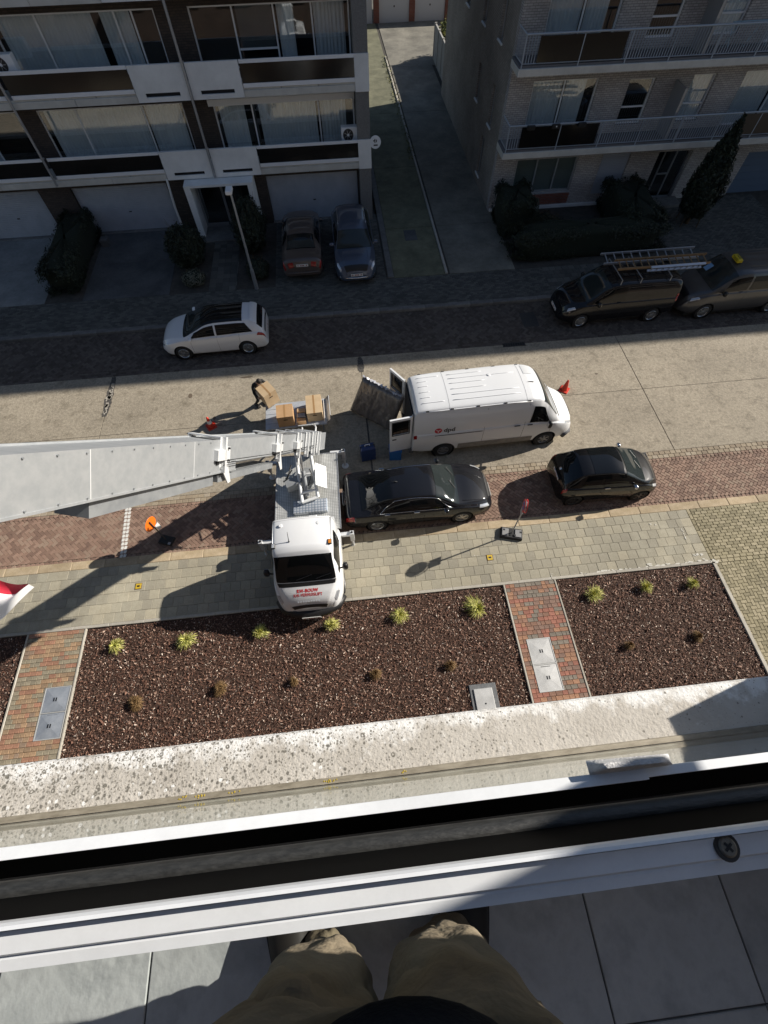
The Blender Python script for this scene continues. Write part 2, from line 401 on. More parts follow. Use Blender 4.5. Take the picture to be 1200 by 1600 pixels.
# ---- planting beds
bed_z = 0.02
M_soil = mat('bark_soil', (0.04,0.022,0.015), 1.0, c2=(0.075,0.043,0.030), scale=12, bump=1.0, bscale=40)
beds = [(-22,-9.88),(-8.21,3.91),(5.52,10.40)]
soil = MB()
for a, b in beds: soil.box(a, b, -0.4, 4.405, -0.3, bed_z)
struct('planting_bed', soil, M_soil)
def chips(n, x0, x1, y0, y1):
    c = np.stack([rng.uniform(x0,x1,n), rng.uniform(y0,y1,n), bed_z+0.005+rng.uniform(0,0.035,n)], 1)
    L_ = rng.gamma(3.0, 0.0085, n)+0.013; w = L_*rng.uniform(.22,.5,n)
    a = rng.uniform(0, 6.283, n); tilt = rng.normal(0, .38, n); rollv = rng.normal(0, .5, n)
    d = np.stack([np.cos(a)*np.cos(tilt), np.sin(a)*np.cos(tilt), np.sin(tilt)], 1)
    s_ = np.stack([-np.sin(a)*np.cos(rollv), np.cos(a)*np.cos(rollv), np.sin(rollv)], 1)
    nrm = np.cross(d, s_); bend = (L_*rng.uniform(.02,.18,n))[:,None]
    h = (L_/2)[:,None]; ww = (w/2)[:,None]
    v = np.stack([c-d*h-s_*ww*.6, c-d*h*.9+s_*ww*.7, c-s_*ww+nrm*bend, c+s_*ww+nrm*bend, c+d*h-s_*ww*.7, c+d*h*.85+s_*ww*.5], 1)
    return v, rng.random(n)
parts = [chips(58000,-8.19,3.89,0.75,4.38), chips(25000,5.54,10.38,0.75,4.38), chips(9000,-12.0,-9.9,0.75,4.38)]
V = np.concatenate([p[0] for p in parts]); Rr = np.concatenate([p[1] for p in parts]); n = len(V)
me = bpy.data.meshes.new('bark_mulch'); me.vertices.add(n*6); me.vertices.foreach_set('co', V.reshape(-1).astype(np.float32))
idx = (np.arange(n)[:,None]*6 + np.array([0,1,3,2,2,3,5,4])[None,:]).reshape(-1)
me.loops.add(n*8); me.loops.foreach_set('vertex_index', idx.astype(np.int32))
me.polygons.add(n*2); me.polygons.foreach_set('loop_start', (np.arange(n*2)*4).astype(np.int32))
me.update(calc_edges=True)
at = me.attributes.new('rnd','FLOAT','FACE'); at.data.foreach_set('value', np.repeat(Rr,2).astype(np.float32))
M_bark = mat('bark_chip', (0.1,0.06,0.04), 0.75, rnd=('face', [(0,(0.030,0.014,0.010)),(0.30,(0.080,0.038,0.026)),(0.56,(0.150,0.072,0.048)),(0.80,(0.25,0.138,0.096)),(0.94,(0.43,0.30,0.23)),(1,(0.74,0.64,0.54))]), spec=0.35)
tag(link('bark_mulch', me, M_bark), 'dark brown bark chips covering the planting beds', 'bark mulch', kind='stuff')

# ---- two brick garden paths with metal hatches
PB = [('red',(0.31,0.135,0.095)),('orange',(0.33,0.18,0.11)),('brown',(0.26,0.145,0.10)),('grey',(0.21,0.18,0.145)),('dark',(0.23,0.145,0.11))]
PBL = [('red',(0.32,0.17,0.11)),('orange',(0.34,0.225,0.135)),('brown',(0.29,0.20,0.125)),('grey',(0.26,0.225,0.16)),('dark',(0.26,0.185,0.13))]
M_path = {}
for s_, tab in (('a', PB), ('b', PBL)):
    for nm, c in tab:
        M_path[s_+nm] = mat('path_brick_'+s_+nm, tuple(x*.85 for x in c), 0.88, c2=tuple(min(1, x*1.15) for x in c), scale=9, rnd=('object', [(0,W(0.82)),(1,W(1.12))]), bump=.2, bscale=120)
def path(name, x0, x1, hx0, hx1, hy0, hy1, pal, wts):
    p = base(name, x0, x1, -0.35, 4.405, 0.045)
    cache = {}; lst = []
    ny = 31; wy = (4.40-0.75)/ny
    for j in range(ny):
        y0 = 0.75+j*wy; x = x0+0.05
        while x < x1-0.052:
            w = random.choice((0.12,0.15,0.18))
            if x1-0.05-(x+w) < 0.09: w = x1-0.05-x
            cy = y0+wy/2
            if hy0 < cy < hy1 and x+w > hx0 and x < hx1: segs = [(x, min(x+w,hx0)), (max(x,hx1), x+w)]
            else: segs = [(x, x+w)]
            for a_, b_ in segs:
                if b_-a_ > .022: lst.append(((a_+b_)/2, cy, round(b_-a_,3)))
            x += w
    lst.sort(key=lambda t: -t[1]); rest = MB()
    state = 'red'
    for i, (cx, cy, w) in enumerate(lst):
        if random.random() < 0.62: state = random.choices([c[0] for c in PB], wts)[0]
        if i < 300:
            key = (w, state)
            if key not in cache:
                b = MB().bbox(-w/2+.003,w/2-.003,-wy/2+.003,wy/2-.003,-.04,0,.007).mesh('brick', True); b.materials.append(M_path[pal+state]); cache[key] = b
            o = bpy.data.objects.new('brick', cache[key]); COL.objects.link(o); o.parent = p; o.location = (cx, cy, 0.07+random.uniform(-.003,.003))
        else: rest.bbox(cx-w/2+.003,cx+w/2-.003,cy-wy/2+.003,cy+wy/2-.003,.02,.07,.007)
    if rest.v: rest.build('bricks_by_wall', M_path[pal+'brown'], p)['kind'] = 'stuff'
    for xx in (x0-0.008, x1-0.042):
        MB().bbox(xx, xx+0.05, -0.3, 4.404, -0.1, 0.085, 0.008).build('path_edging', M_band, p)
    return p
pl = path('brick_path_left', -9.86, -8.22, -8.967, -8.285, 1.574, 2.869, 'b', [3,3,3,4,2])
pr = path('brick_path_right', 3.92, 5.50, 4.180, 4.852, 1.339, 2.751, 'a', [5,3,3,4,3])
M_galv = mat('galvanised_sheet', (0.44,0.44,0.43), 0.5, 0.25, c2=(0.56,0.56,0.55), scale=3.5, detail=6, rnd=('object', [(0,W(.9)),(1,W(1.06))]))
M_galvb = mat('galvanised_sheet_blue', (0.30,0.33,0.37), 0.42, 0.35, c2=(0.40,0.43,0.47), scale=3.5, detail=6)
M_black = mat('black_plastic', (0.012,0.012,0.013), 0.5)
M_rubber = mat('rubber', (0.018,0.018,0.019), 0.85, c2=(0.03,0.03,0.031), scale=20)
def hatch(label, x0, x1, y0, y1, mt, ridge):
    t = thing('access_hatch', label, 'access hatch', ((x0+x1)/2,(y0+y1)/2,0.045), 0, 'sheet metal hatches in the brick paths')
    w, h = (x1-x0)/2, (y1-y0)/2
    f = MB(); e = 0.022
    f.box(-w,w,-h,-h+e,-.05,.034); f.box(-w,w,h-e,h,-.05,.034); f.box(-w,-w+e,-h+e,h-e,-.05,.034); f.box(w-e,w,-h+e,h-e,-.05,.034); f.box(-w+e,w-e,-.012,.012,-.05,.034)
    f.build('frame', mat('hatch_frame', (0.52,0.52,0.50), .45, .3), t)
    for s_ in (-1, 1):
        cy = s_*h/2; hh = h/2-0.02; ww = w-e-0.004
        P = [(-ww,cy-hh,.026),(ww,cy-hh,.026),(ww,cy+hh,.026),(-ww,cy+hh,.026),(0,cy,.026+ridge)]
        l = MB().add(P+[(x,y,-.02) for x,y,z in P[:4]], [(0,1,4),(1,2,4),(2,3,4),(3,0,4),(0,5,6,1),(1,6,7,2),(2,7,8,3),(3,8,5,0)]).build('lid', mt, t)
        for dx in (-.03, .03): MB().box(dx-.014,dx+.014,cy-.045,cy+.045,.02,.03+ridge).build('grip_slot', M_black, l)
        if s_ < 0: MB().box(-.13,.13,cy+hh-.05,cy+hh-.035,.02,.030).build('hinge_slot', M_black, l)
    return t
hatch('bluish metal double hatch set in the left brick path', -8.965,-8.287,1.576,2.867, M_galvb, 0.03)
hatch('pale grey metal double hatch set in the right brick path', 4.182,4.850,1.341,2.749, M_galv, 0.012)
# meter pit cover in the bark
t = thing('meter_pit', 'grey square pit cover sunk in the bark beside the right path', 'pit cover', (2.70,1.25,0.0))
MB().bbox(-.36,.36,-.5,.48,-.1,.075,.015).build('collar', mat('dark_concrete', (0.10,0.105,0.11), .8, c2=(.16,.165,.17), scale=8), t)
MB().bbox(-.26,.24,-.5,.36,-.05,.105,.012).build('lid', M_galv, t)
MB().cyl((0,-.02,.09),(0,-.02,.112),.02).build('key_hole', M_black, t)

# ---- far side: gutter, dark parking strip, kerb, pavement
fg = base('far_gutter', -40, 40, 14.645, 14.95, -0.02)
lay('far_gutter_setts', fg, M_dark, running(-18, 22, 14.645, 14.95, 0.2, 0.1), -.05, -0.004)
fp = base('far_parking_strip', -40, 40, 14.95, 17.20, -0.02)
lay('far_herringbone_pavers', fp, M_dark, herringbone(-18, 21, 14.955, 17.195), -.05, 0.0)
fk = tag(MB().box(-40,40,17.21,17.44,-.2,.03).build('far_kerb', M_joint), kind='structure')
M_fk = mat('grey_kerb', (0.13,0.125,0.12), .9, c2=(0.19,0.185,0.175), scale=3, rnd=('object', [(0,W(.8)),(1,W(1.1))]))
k2 = MB().bbox(-.497,.497,-.12,.12,-.15,0,.012).mesh('kerb_stone', True); k2.materials.append(M_fk)
for k in range(40):
    o = bpy.data.objects.new('kerb_stone', k2); COL.objects.link(o); o.parent = fk; o.location = (-18+k, 17.325, .11+random.uniform(-.003,.003))
fpv = base('far_pavement', -40, 40, 17.45, 19.44, 0.07)
lay('far_pavement_pavers', fpv, M_grey, running(-18, -4.85, 17.455, 19.43, 0.2, 0.1)+running(-4.85,9.3,17.455,19.43,.2,.1)+running(9.3,22,17.455,19.43,.3,.3,.5), 0, .10)
# forecourts
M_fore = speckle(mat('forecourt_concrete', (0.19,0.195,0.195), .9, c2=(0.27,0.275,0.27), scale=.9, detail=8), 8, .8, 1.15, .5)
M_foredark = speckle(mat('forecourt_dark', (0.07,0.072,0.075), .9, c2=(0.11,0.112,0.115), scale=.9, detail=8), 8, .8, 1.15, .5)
fc = tag(MB().box(-40,40,19.44,24.9,-.2,.085).build('forecourt', mat('forecourt_soil', (0.05,0.045,0.038), 1.0, c2=(.08,.07,.06), scale=4)), kind='structure')
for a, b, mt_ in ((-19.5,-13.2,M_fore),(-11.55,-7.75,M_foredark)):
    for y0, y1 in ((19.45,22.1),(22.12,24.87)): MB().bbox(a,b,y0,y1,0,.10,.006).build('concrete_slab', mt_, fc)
lay('entrance_path_tiles', fc, M_grey, running(-6.0,-4.75,19.45,24.3,.3,.3,0), .05, .105)
lay('parking_bay_pavers', fc, M_grey, running(-3.0,2.05,19.45,24.85,.2,.1), .05, .10)
lay('right_court_pavers', fc, M_grey, running(15.6,22,19.45,24.4,.2,.1), .05, .10)
# driveway between the houses
M_drive = speckle(mat('driveway_concrete', (0.14,0.132,0.11), .9, c2=(0.24,0.225,0.185), scale=.7, detail=8), 6, .75, 1.15, .4)
M_moss = speckle(mat('mossy_concrete', (0.12,0.12,0.075), .9, c2=(0.20,0.195,0.125), scale=1.2, detail=8), 6, .75, 1.15, .4)
dr = tag(MB().box(2.1,10.6,19.45,53.5,-.2,.07).build('driveway', M_joint), kind='structure')
for i, (a, b) in enumerate(((19.46,23.4),(23.42,29.5),(29.52,36.5),(36.52,44.0),(44.02,53.4))):
    MB().bbox(2.42,4.78,a,b,0,.10,.006).build('concrete_slab', M_moss, dr)
    MB().bbox(5.0,8.05 if b < 44.5 else 10.5,a,b,0,.10,.006).build('concrete_slab', M_drive, dr)
MB().bbox(4.79,4.90,19.5,46,0,.16,.02).build('kerb_strip', M_band, dr)
MB().bbox(2.12,2.40,19.5,46,0,.14,.02).build('edge_strip', M_fk, dr)
# drain covers
def cover(label, x0, x1, y0, y1, z, mt_, bars=0, cat='drain cover'):
    t = thing('drain_cover', label, cat, ((x0+x1)/2,(y0+y1)/2,z), 0)
    w, h = (x1-x0)/2, (y1-y0)/2
    if bars:
        MB().box(-w,w,-h,h,-.03,.001).build('pit', M_black, t)
        for k in range(bars+1):
            x = -w+2*w*k/bars; MB().box(x-.013,x+.013,-h,h,-.02,.012).build('bar', mt_, t)
        f = MB(); f.box(-w-.03,w+.03,-h-.03,-h,-.03,.012); f.box(-w-.03,w+.03,h,h+.03,-.03,.012); f.build('frame', mt_, t)
    else:
        MB().bbox(-w,w,-h,h,-.03,.008,.004).build('frame', mt_, t); MB().bbox(-w+.05,w-.05,-h+.05,h-.05,-.02,.014,.004).build('lid', mt_, t)
M_iron = mat('cast_iron', (0.05,0.05,0.052), .6, .4, c2=(.075,.07,.065), scale=15)
cover('slotted iron street drain at the near gutter ahead of the black city car', 9.47,10.02,8.42,8.66,.004,M_iron,9)
cover('slotted iron street drain at the far gutter behind the delivery van', 6.35,7.25,14.52,14.68,.004,M_iron,9)
cover('square iron manhole in the far dark parking strip before the black van', 7.5,8.15,15.6,16.5,.004,M_iron)
cover('small square manhole in the driveway between the buildings', 3.3,3.9,22.3,23.2,.1025,M_foredark)
M_yel = mat('yellow_plate', (0.62,0.42,0.03), .6, c2=(0.5,0.34,0.03), scale=20)
for x, y, lb in ((-6.94,5.55,'small yellow valve cover in the shaded pavement left of the lift truck'),(3.72,5.32,'small yellow valve cover in the pavement below the no parking sign')):
    t = thing('valve_cover', lb, 'valve cover', (x,y,.064), 0, 'yellow valve covers in the pavement')
    MB().bbox(-.1,.1,-.1,.1,-.03,.006,.003).build('frame', mat('rust_frame', (0.12,0.07,0.03), .8), t)
    MB().bbox(-.082,.082,-.082,.082,-.02,.012,.003).build('lid', M_yel, t)
    MB().box(-.04,.04,-.025,.025,0,.0155).build('mark', M_black, t)
# painted bay line on the pavers
M_white_paint = mat('road_paint', (0.72,0.71,0.67), .8, c2=(0.6,0.59,0.55), scale=12)
t = thing('bay_marking', 'white painted bay line across the red pavers near the orange sign', 'road marking', (-7.68,7.45,.0))
for k in range(13):
    y = 0.9-k*0.142; x = -.06+k*.0105
    for s_ in (-1, 1):
        MB().prism([(x+s_*.052-.05,y-.045),(x+s_*.052+.03,y-.062),(x+s_*.052+.05,y+.045),(x+s_*.052-.03,y+.062)], .0, .0068).build('paint_block', M_white_paint, t)
m = MB(); m.lathe([(.045,0),(.09,0),(.09,.007),(.045,.007),(.045,0)], 20, (.085,-1.03,0)); m.build('paint_ring', M_white_paint, t)
# ================================================================== BUILDINGS ACROSS THE STREET
def brick_mat(name, c1, c2, mortar, scale=1.0, rough=.9):
    m, t, b = principled(name); L = t.links.new
    gm = N(t, 'ShaderNodeNewGeometry'); sx = N(t, 'ShaderNodeSeparateXYZ'); L(gm.outputs['Position'], sx.inputs[0])
    ad = N(t, 'ShaderNodeMath', operation='ADD'); L(sx.outputs[0], ad.inputs[0]); L(sx.outputs[1], ad.inputs[1])
    cb = N(t, 'ShaderNodeCombineXYZ'); L(ad.outputs[0], cb.inputs[0]); L(sx.outputs[2], cb.inputs[1])
    bk = N(t, 'ShaderNodeTexBrick'); bk.inputs['Scale'].default_value = scale
    bk.inputs['Brick Width'].default_value = .21; bk.inputs['Row Height'].default_value = .075; bk.inputs['Mortar Size'].default_value = .009
    bk.inputs['Color1'].default_value = (*c1,1); bk.inputs['Color2'].default_value = (*c2,1); bk.inputs['Mortar'].default_value = (*mortar,1)
    L(cb.outputs[0], bk.inputs['Vector'])
    n = N(t, 'ShaderNodeTexNoise'); n.inputs['Scale'].default_value = .8; n.inputs['Detail'].default_value = 8; L(gm.outputs['Position'], n.inputs['Vector'])
    r = ramp(t, [(.3, W(.78)), (.7, W(1.12))]); L(n.outputs['Fac'], r.inputs[0])
    mx = N(t, 'ShaderNodeMix', data_type='RGBA', blend_type='MULTIPLY'); mx.inputs[0].default_value = 1; L(bk.outputs['Color'], mx.inputs[6]); L(r.outputs[0], mx.inputs[7])
    L(mx.outputs[2], b.inputs['Base Color']); b.inputs['Roughness'].default_value = rough
    bp = N(t, 'ShaderNodeBump'); bp.inputs['Strength'].default_value = .5; bp.inputs['Distance'].default_value = .01; bp.invert = True
    L(bk.outputs['Fac'], bp.inputs['Height']); L(bp.outputs[0], b.inputs['Normal'])
    return m
M_bk_dark = brick_mat('dark_brick', (.055,.042,.036), (.085,.062,.05), (.035,.032,.03))
M_bk_grey = brick_mat('grey_brick', (.40,.37,.355), (.52,.49,.47), (.22,.21,.21))
M_bk_side = brick_mat('side_brick', (.30,.265,.23), (.37,.33,.285), (.20,.185,.17))
M_bk_red = brick_mat('red_brick', (.26,.07,.045), (.32,.10,.06), (.2,.17,.15))
M_white_conc = mat('white_concrete', (.70,.70,.69), .85, c2=(.80,.80,.79), scale=1.5, detail=8, bump=.15)
M_beige = mat('beige_concrete', (.52,.50,.46), .9, c2=(.62,.60,.55), scale=1.5, detail=8)
M_alu = mat('white_aluminium', (.78,.79,.81), .4)
M_alug = mat('grey_aluminium', (.36,.37,.39), .35, .5)
M_dpanel = mat('smoked_panel', (.012,.011,.010), .12, spec=.6)
M_pebble = mat('pebble_dash', (.15,.145,.14), .95, c2=(.22,.215,.21), scale=30, bump=.5, bscale=60)
M_curt = mat('net_curtain', (.72,.74,.76), .9, c2=(.82,.83,.84), scale=3, stretch=(6,6,.3))
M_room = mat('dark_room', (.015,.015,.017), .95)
def glass_mat(name, tint, gl, rough=.02, ior=1.5):
    m = bpy.data.materials.new(name); m.use_nodes = True; t = m.node_tree; t.nodes.clear(); L = t.links.new
    out = N(t, 'ShaderNodeOutputMaterial'); tr = N(t, 'ShaderNodeBsdfTransparent'); tr.inputs[0].default_value = (*tint,1)
    g_ = N(t, 'ShaderNodeBsdfGlossy'); g_.inputs['Roughness'].default_value = rough; g_.inputs[0].default_value = (1,1,1,1)
    lw = N(t, 'ShaderNodeLayerWeight'); lw.inputs[0].default_value = .5
    pw = N(t, 'ShaderNodeMath', operation='POWER'); pw.inputs[1].default_value = 5.0; L(lw.outputs['Facing'], pw.inputs[0])
    fr = N(t, 'ShaderNodeMath', operation='MULTIPLY'); fr.inputs[1].default_value = ior-.6; L(pw.outputs[0], fr.inputs[0])
    ad = N(t, 'ShaderNodeMath', operation='ADD'); ad.inputs[1].default_value = gl+.03; ad.use_clamp = True; L(fr.outputs[0], ad.inputs[0])
    mx = N(t, 'ShaderNodeMixShader'); L(ad.outputs[0], mx.inputs[0]); L(tr.outputs[0], mx.inputs[1]); L(g_.outputs[0], mx.inputs[2]); L(mx.outputs[0], out.inputs[0])
    return m
M_glass = glass_mat('window_glass', (.90,.93,.94), .07)
def wall_holes(x0, x1, z0, z1, y, depth, holes):
    """wall slab in the XZ plane split round rectangular openings; front face at y, thickness towards +y"""
    m = MB(); xs = sorted({x0, x1, *[min(max(h[0],x0),x1) for h in holes], *[min(max(h[1],x0),x1) for h in holes]})
    for a, b in zip(xs, xs[1:]):
        if b-a < 1e-4: continue
        cx = (a+b)/2; cuts = sorted([(h[2], h[3]) for h in holes if h[0] < cx < h[1]]); z = z0
        for c0, c1 in cuts:
            if c0 > z: m.box(a, b, y, y+depth, z, c0)
            z = max(z, c1)
        if z < z1: m.box(a, b, y, y+depth, z, z1)
    return m
def window(parent, x0, x1, z0, z1, y, splits, curtain=(), fm=None, transom=None, fw=.06, sill=False, blind=None):
    """frame set back in the wall with one pane between each pair of mullions, curtains behind"""
    fm = fm or M_alu
    f = MB(); f.box(x0,x1,y,y+.07,z0,z0+fw); f.box(x0,x1,y,y+.07,z1-fw,z1); f.box(x0,x0+fw,y,y+.07,z0+fw,z1-fw); f.box(x1-fw,x1,y,y+.07,z0+fw,z1-fw)
    xs = [x0] + list(splits) + [x1]
    for s_ in splits: f.box(s_-fw/2,s_+fw/2,y+.002,y+.068,z0+fw,z1-fw)
    fo = f.build('window', fm, parent)
    if transom:
        for k, zt in transom.items():
            MB().box(xs[k]+fw/2,xs[k+1]-fw/2,y+.004,y+.066,zt-fw/2,zt+fw/2).build('transom', fm, fo)
    for k in range(len(xs)-1):
        MB().box(xs[k]+fw*.5,xs[k+1]-fw*.5,y+.03,y+.036,z0+fw*.5,z1-fw*.5).build('pane', M_glass, fo)
    for (a, b) in curtain:
        n = max(8, int((b-a)/.028)); P = []
        for i in range(n+1):
            x = a+(b-a)*i/n; yy = y+.085+.025*math.sin(i*1.25+.7*math.sin(i*.31)); P.append([(x,yy,z0+.03),(x+.01*math.sin(i*.7),yy,z1-.03)])
        MB().grid(P, n+1, 2).build('curtain', M_curt, fo, smooth=True, fix=False)
    if blind is not None:
        a, b, zb = blind; MB().box(a,b,y+.10,y+.115,zb,z1-.04).build('blind', mat('roller_blind', (.42,.44,.44), .85), fo)
    if sill: MB().bbox(x0-.05,x1+.05,y-.14,y+.02,z0-.06,z0-.002,.01).build('sill', mat('sill_stone', (.42,.43,.45), .7), fo)
    return fo

# ------------------------------------------------------------------ left building
LB = thing('apartment_building', 'apartment block with white concrete balcony fronts, dark glass parapets and garages', 'building', (0,0,0), 0, 'apartment buildings across the street')
XL0, XL1, YF, YW = -24.0, 1.88, 24.41, 25.5
floors = [(2.40, 3.50), (5.17, 6.31), (7.94, 9.08), (10.71, 11.85), (13.48, 14.62), (16.2, 17.3)]
top = 19.0
MB().box(XL0, XL1-.02, YW+.75, 36.0, 0, top-.01).build('core_wall', M_bk_dark, LB)
MB().box(XL0, XL1, 24.6, 36.1, top, top+.35).build('roof', M_beige, LB)
# ground storey wall plane with garages
holes = [(-16.9,-13.52,0,2.17),(-12.1,-7.72,0,2.17),(-6.6,-3.75,0,2.2),(-3.12,1.24,0,2.17)]
wall_holes(XL0, 1.30, 0, 2.40, 24.72, .5, holes).build('ground_floor_wall', M_bk_dark, LB)
M_gdoor = mat('garage_door_metal', (.38,.41,.46), .55, c2=(.44,.47,.52), scale=2)
for i, (a, b) in enumerate(((-16.9,-13.52),(-12.1,-7.72),(-3.12,1.24))):
    d = MB().box(a+.02,b-.02,24.90,24.95,.03,2.15).build('garage_door', M_gdoor, LB)
    if i == 2:
        for k in range(int((b-a-.1)/.11)): MB().box(a+.06+k*.11,a+.06+k*.11+.10,24.885,24.90,.05,2.13).build('board', M_gdoor, d)
    else:
        for k in range(26): MB().box(a+.04,b-.04,24.885,24.90,.05+k*.081,.05+k*.081+.074).build('slat', M_gdoor, d)
    MB().box((a+b)/2-.06,(a+b)/2+.06,24.865,24.884,.95,.99).build('handle', M_black, d)
    MB().bbox(a-.03,b+.03,24.68,24.9,.0,.125,.02).build('threshold', M_fk, d)
# entrance portal
po = MB(); po.box(-6.72,-6.45,23.75,24.75,.1,2.30); po.box(-3.86,-3.62,23.75,24.75,.1,2.30); po.box(-6.72,-3.62,23.75,24.75,2.30,2.39)
pt = po.build('entrance_portal', M_white_conc, LB)
dm = MB(); dm.box(-6.44,-6.36,24.62,24.7,.12,2.28); dm.box(-5.3,-5.2,24.62,24.7,.12,2.28); dm.box(-4.0,-3.87,24.62,24.7,.12,2.28); dm.box(-6.36,-5.3,24.62,24.7,.12,.3); dm.box(-5.2,-4,24.62,24.7,.12,.3); dm.box(-6.36,-4,24.625,24.695,1.9,1.98)
dd = dm.build('entrance_door', M_alug, LB)
for a, b in ((-6.36,-5.3),(-5.2,-4.0)): MB().box(a,b,24.65,24.66,.3,2.28).build('pane', M_glass, dd)
MB().bbox(-6.7,-3.6,23.3,24.6,.05,.17,.02).build('doorstep', M_fk, LB)
MB().box(-6.44,-3.87,25.0,25.1,0,2.39).build('lobby_wall', M_room, LB)
# pillar on the right corner
MB().box(1.32,1.88,24.41,25.6,0,top-.02).build('corner_pillar', M_pebble, LB)
# storeys
for fi, (zb, zt) in enumerate(floors):
    MB().box(XL0, 1.319, 24.43, YW+.76, zb+.0, zb+.28).build('floor_slab', M_beige, LB)
    # slab edge stones
    for (a, b) in ((-22,-19.6),(-19.58,-17.2),(-17.18,-14.8),(-14.78,-12.42),(-12.40,-9.9),(-9.88,-7.46),(-3.19,-1.0),(-.98,1.31)):
        MB().bbox(a,b,24.38,24.429,zb,zb+.22,.01).build('slab_edge', M_beige, LB)
    # concrete block on the corner
    MB().box(1.322,1.90,24.36,24.409,zb-.02,zt+.0).build('corner_block', M_white_conc, LB)
    bs = [(-18.0,-12.42),(-12.18,-7.46),(-3.17,1.318)]
    for (a, b) in bs:
        bal = MB().box(a,b,24.375,24.425,zt-.11,zt).build('balcony_rail', M_alu, LB)
        MB().box(a,b,24.37,24.42,zb+.30,zb+.43).build('lower_rail', M_alu, bal)
        MB().box(a,b,24.40,24.415,zb+.43,zt-.11).build('smoked_panel', M_dpanel, bal)
        for k in (1, 2): MB().box(a+(b-a)*k/3-.02,a+(b-a)*k/3+.02,24.43,24.46,zb+.2,zb+.3).build('bracket', M_alug, bal)
    for (a, b) in ((-7.42,-5.36),(-5.24,-3.2)):
        pm = wall_holes(a,b,zb+.02,zt,24.33,.10,[(a+.35,b-.35,zb+.17,zb+.30)])
        po = pm.build('parapet_panel', M_white_conc, LB)
        MB().box(a+.30,b-.30,24.4302,24.4305,zb+.12,zb+.34).build('slot_rim', M_room, po)
        MB().box(a+.352,b-.352,24.40,24.428,zb+.172,zb+.298).build('slot_back', M_room, po)
    # back wall of the loggia with its windows
    h = min(2.77, top-zb)
    z0, z1 = zb+.55, min(zb+2.36, top-.4)
    wl = [(-13.35,-12.9),(-12.13,-6.04),(-4.80,1.29)]
    if fi < 4:
        wall_holes(XL0,1.30,zb+.281,zb+2.769,YW,.3,[(-17.5,-12.9,z0,z1),(-12.13,-6.04,z0,z1),(-4.8,1.29,z0,z1)]).build('loggia_wall', M_bk_dark, LB)
        window(LB,-17.5,-12.9,z0,z1,YW+.08,(-16.2,-14.6),((-17.3,-14.7),))
        if fi == 0:
            window(LB,-12.13,-6.04,z0,z1,YW+.08,(-10.55,-7.78),((-11.9,-7.85),(-7.7,-6.2)))
            window(LB,-4.8,1.29,z0,z1,YW+.08,(-3.17,-.28),((-4.6,-3.5),(-2.9,-.4),(-.2,.9)))
            aw = MB().bbox(-4.95,1.30,25.32,25.495,z1-.13,z1+.1,.02).build('awning_box', M_alu, LB)
        else:
            window(LB,-12.13,-6.04,z0,z1,YW+.08,(-10.45,-7.55,-6.9),((-11.9,-8.4),(-8.1,-7.0)))
            window(LB,-4.8,1.29,z0,z1,YW+.08,(-3.18,-1.62,-.17),((-1.5,-.9),(-.1,1.1)),transom={1:z0+.55},blind=(-3.05,-1.7,z0+.6))
            MB().box(-3.05,-1.7,YW+.12,YW+.13,z0+.6,z1-.1).build('blind', mat('grey_screen', (.10,.11,.115), .8), LB)
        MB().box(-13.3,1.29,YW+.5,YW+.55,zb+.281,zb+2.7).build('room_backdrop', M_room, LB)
    else:
        MB().box(XL0,1.30,YW,YW+.3,zb+.281,min(zb+2.769, top-.02)).build('loggia_wall', M_bk_dark, LB)
for x in (-5.30, -12.30):
    d = MB().cyl((x,24.27,2.45 if x > -6 else 2.5),(x,24.27,top+.2),.05,n=12).build('downpipe', M_alug, LB, smooth=60)
    for zb, zt in floors: MB().box(x-.075,x+.075,24.27,24.34,zt+.02,zt+.07).build('pipe_clip', M_alug, d)
MB().tube([(-7.5,24.38,2.45),(-7.62,24.45,1.2),(-7.62,24.5,.1)],.05,8).build('white_column', M_white_conc, LB)
# air conditioners on the balconies
def aircon(label, x, y, z):
    t = thing('air_conditioner', label, 'air conditioner', (x,y,z), 0, 'air conditioner units on balconies')
    MB().bbox(-.40,.40,-.15,.15,0,.56,.02).build('case', M_alu, t)
    f = MB().lathe([(0,-.152),(.20,-.152),(.21,-.158),(.23,-.158),(.23,-.145)],28,(-.10,0,.28),'y').build('fan_guard', mat('fan_black', (.03,.03,.032), .6), t)
    for k in range(7):
        a = k*6.283/7; MB().obox((-.10+.1*math.cos(a),-.159,.28+.1*math.sin(a)),(.16,.006,.02),Euler((0,-a,0)).to_matrix()).build('blade', M_alug, f)
    MB().lathe([(0,-.168),(.05,-.166),(.055,-.155)],16,(-.10,0,.28),'y').build('hub', M_alu, f)
    for sx in (-.3,.3): MB().box(sx-.03,sx+.03,-.16,.16,-.12,0).build('foot', M_black, t)
aircon('white air conditioner on the first floor balcony beside the driveway', 1.02, 24.85, 3.30)
aircon('white air conditioner at the left edge behind the second floor balcony rail', -11.95, 24.80, 6.15)
# round white sign sticking out of the corner pillar
t = thing('round_wall_sign', 'round white sign on the corner pillar above the driveway', 'sign', (2.1,24.38,3.38))
MB().lathe([(0,-.02),(.24,-.02),(.25,-.01),(.25,.01),(.24,.02),(0,.02)],28,(0,0,0),'y').build('disc', M_alu, t)
MB().box(-.24,-.2,.01,.05,-.03,.03).build('bracket', M_alug, t)
me = MB(); me.box(-.04,.0,-.026,-.0205,-.02,.13); me.box(-.1,.0,-.026,-.0205,.04,.08); me.box(.03,.07,-.026,-.0205,.0,.1); me.box(-.08,.1,-.026,-.0205,-.13,-.08); me.build('sign_mark', M_black, t)

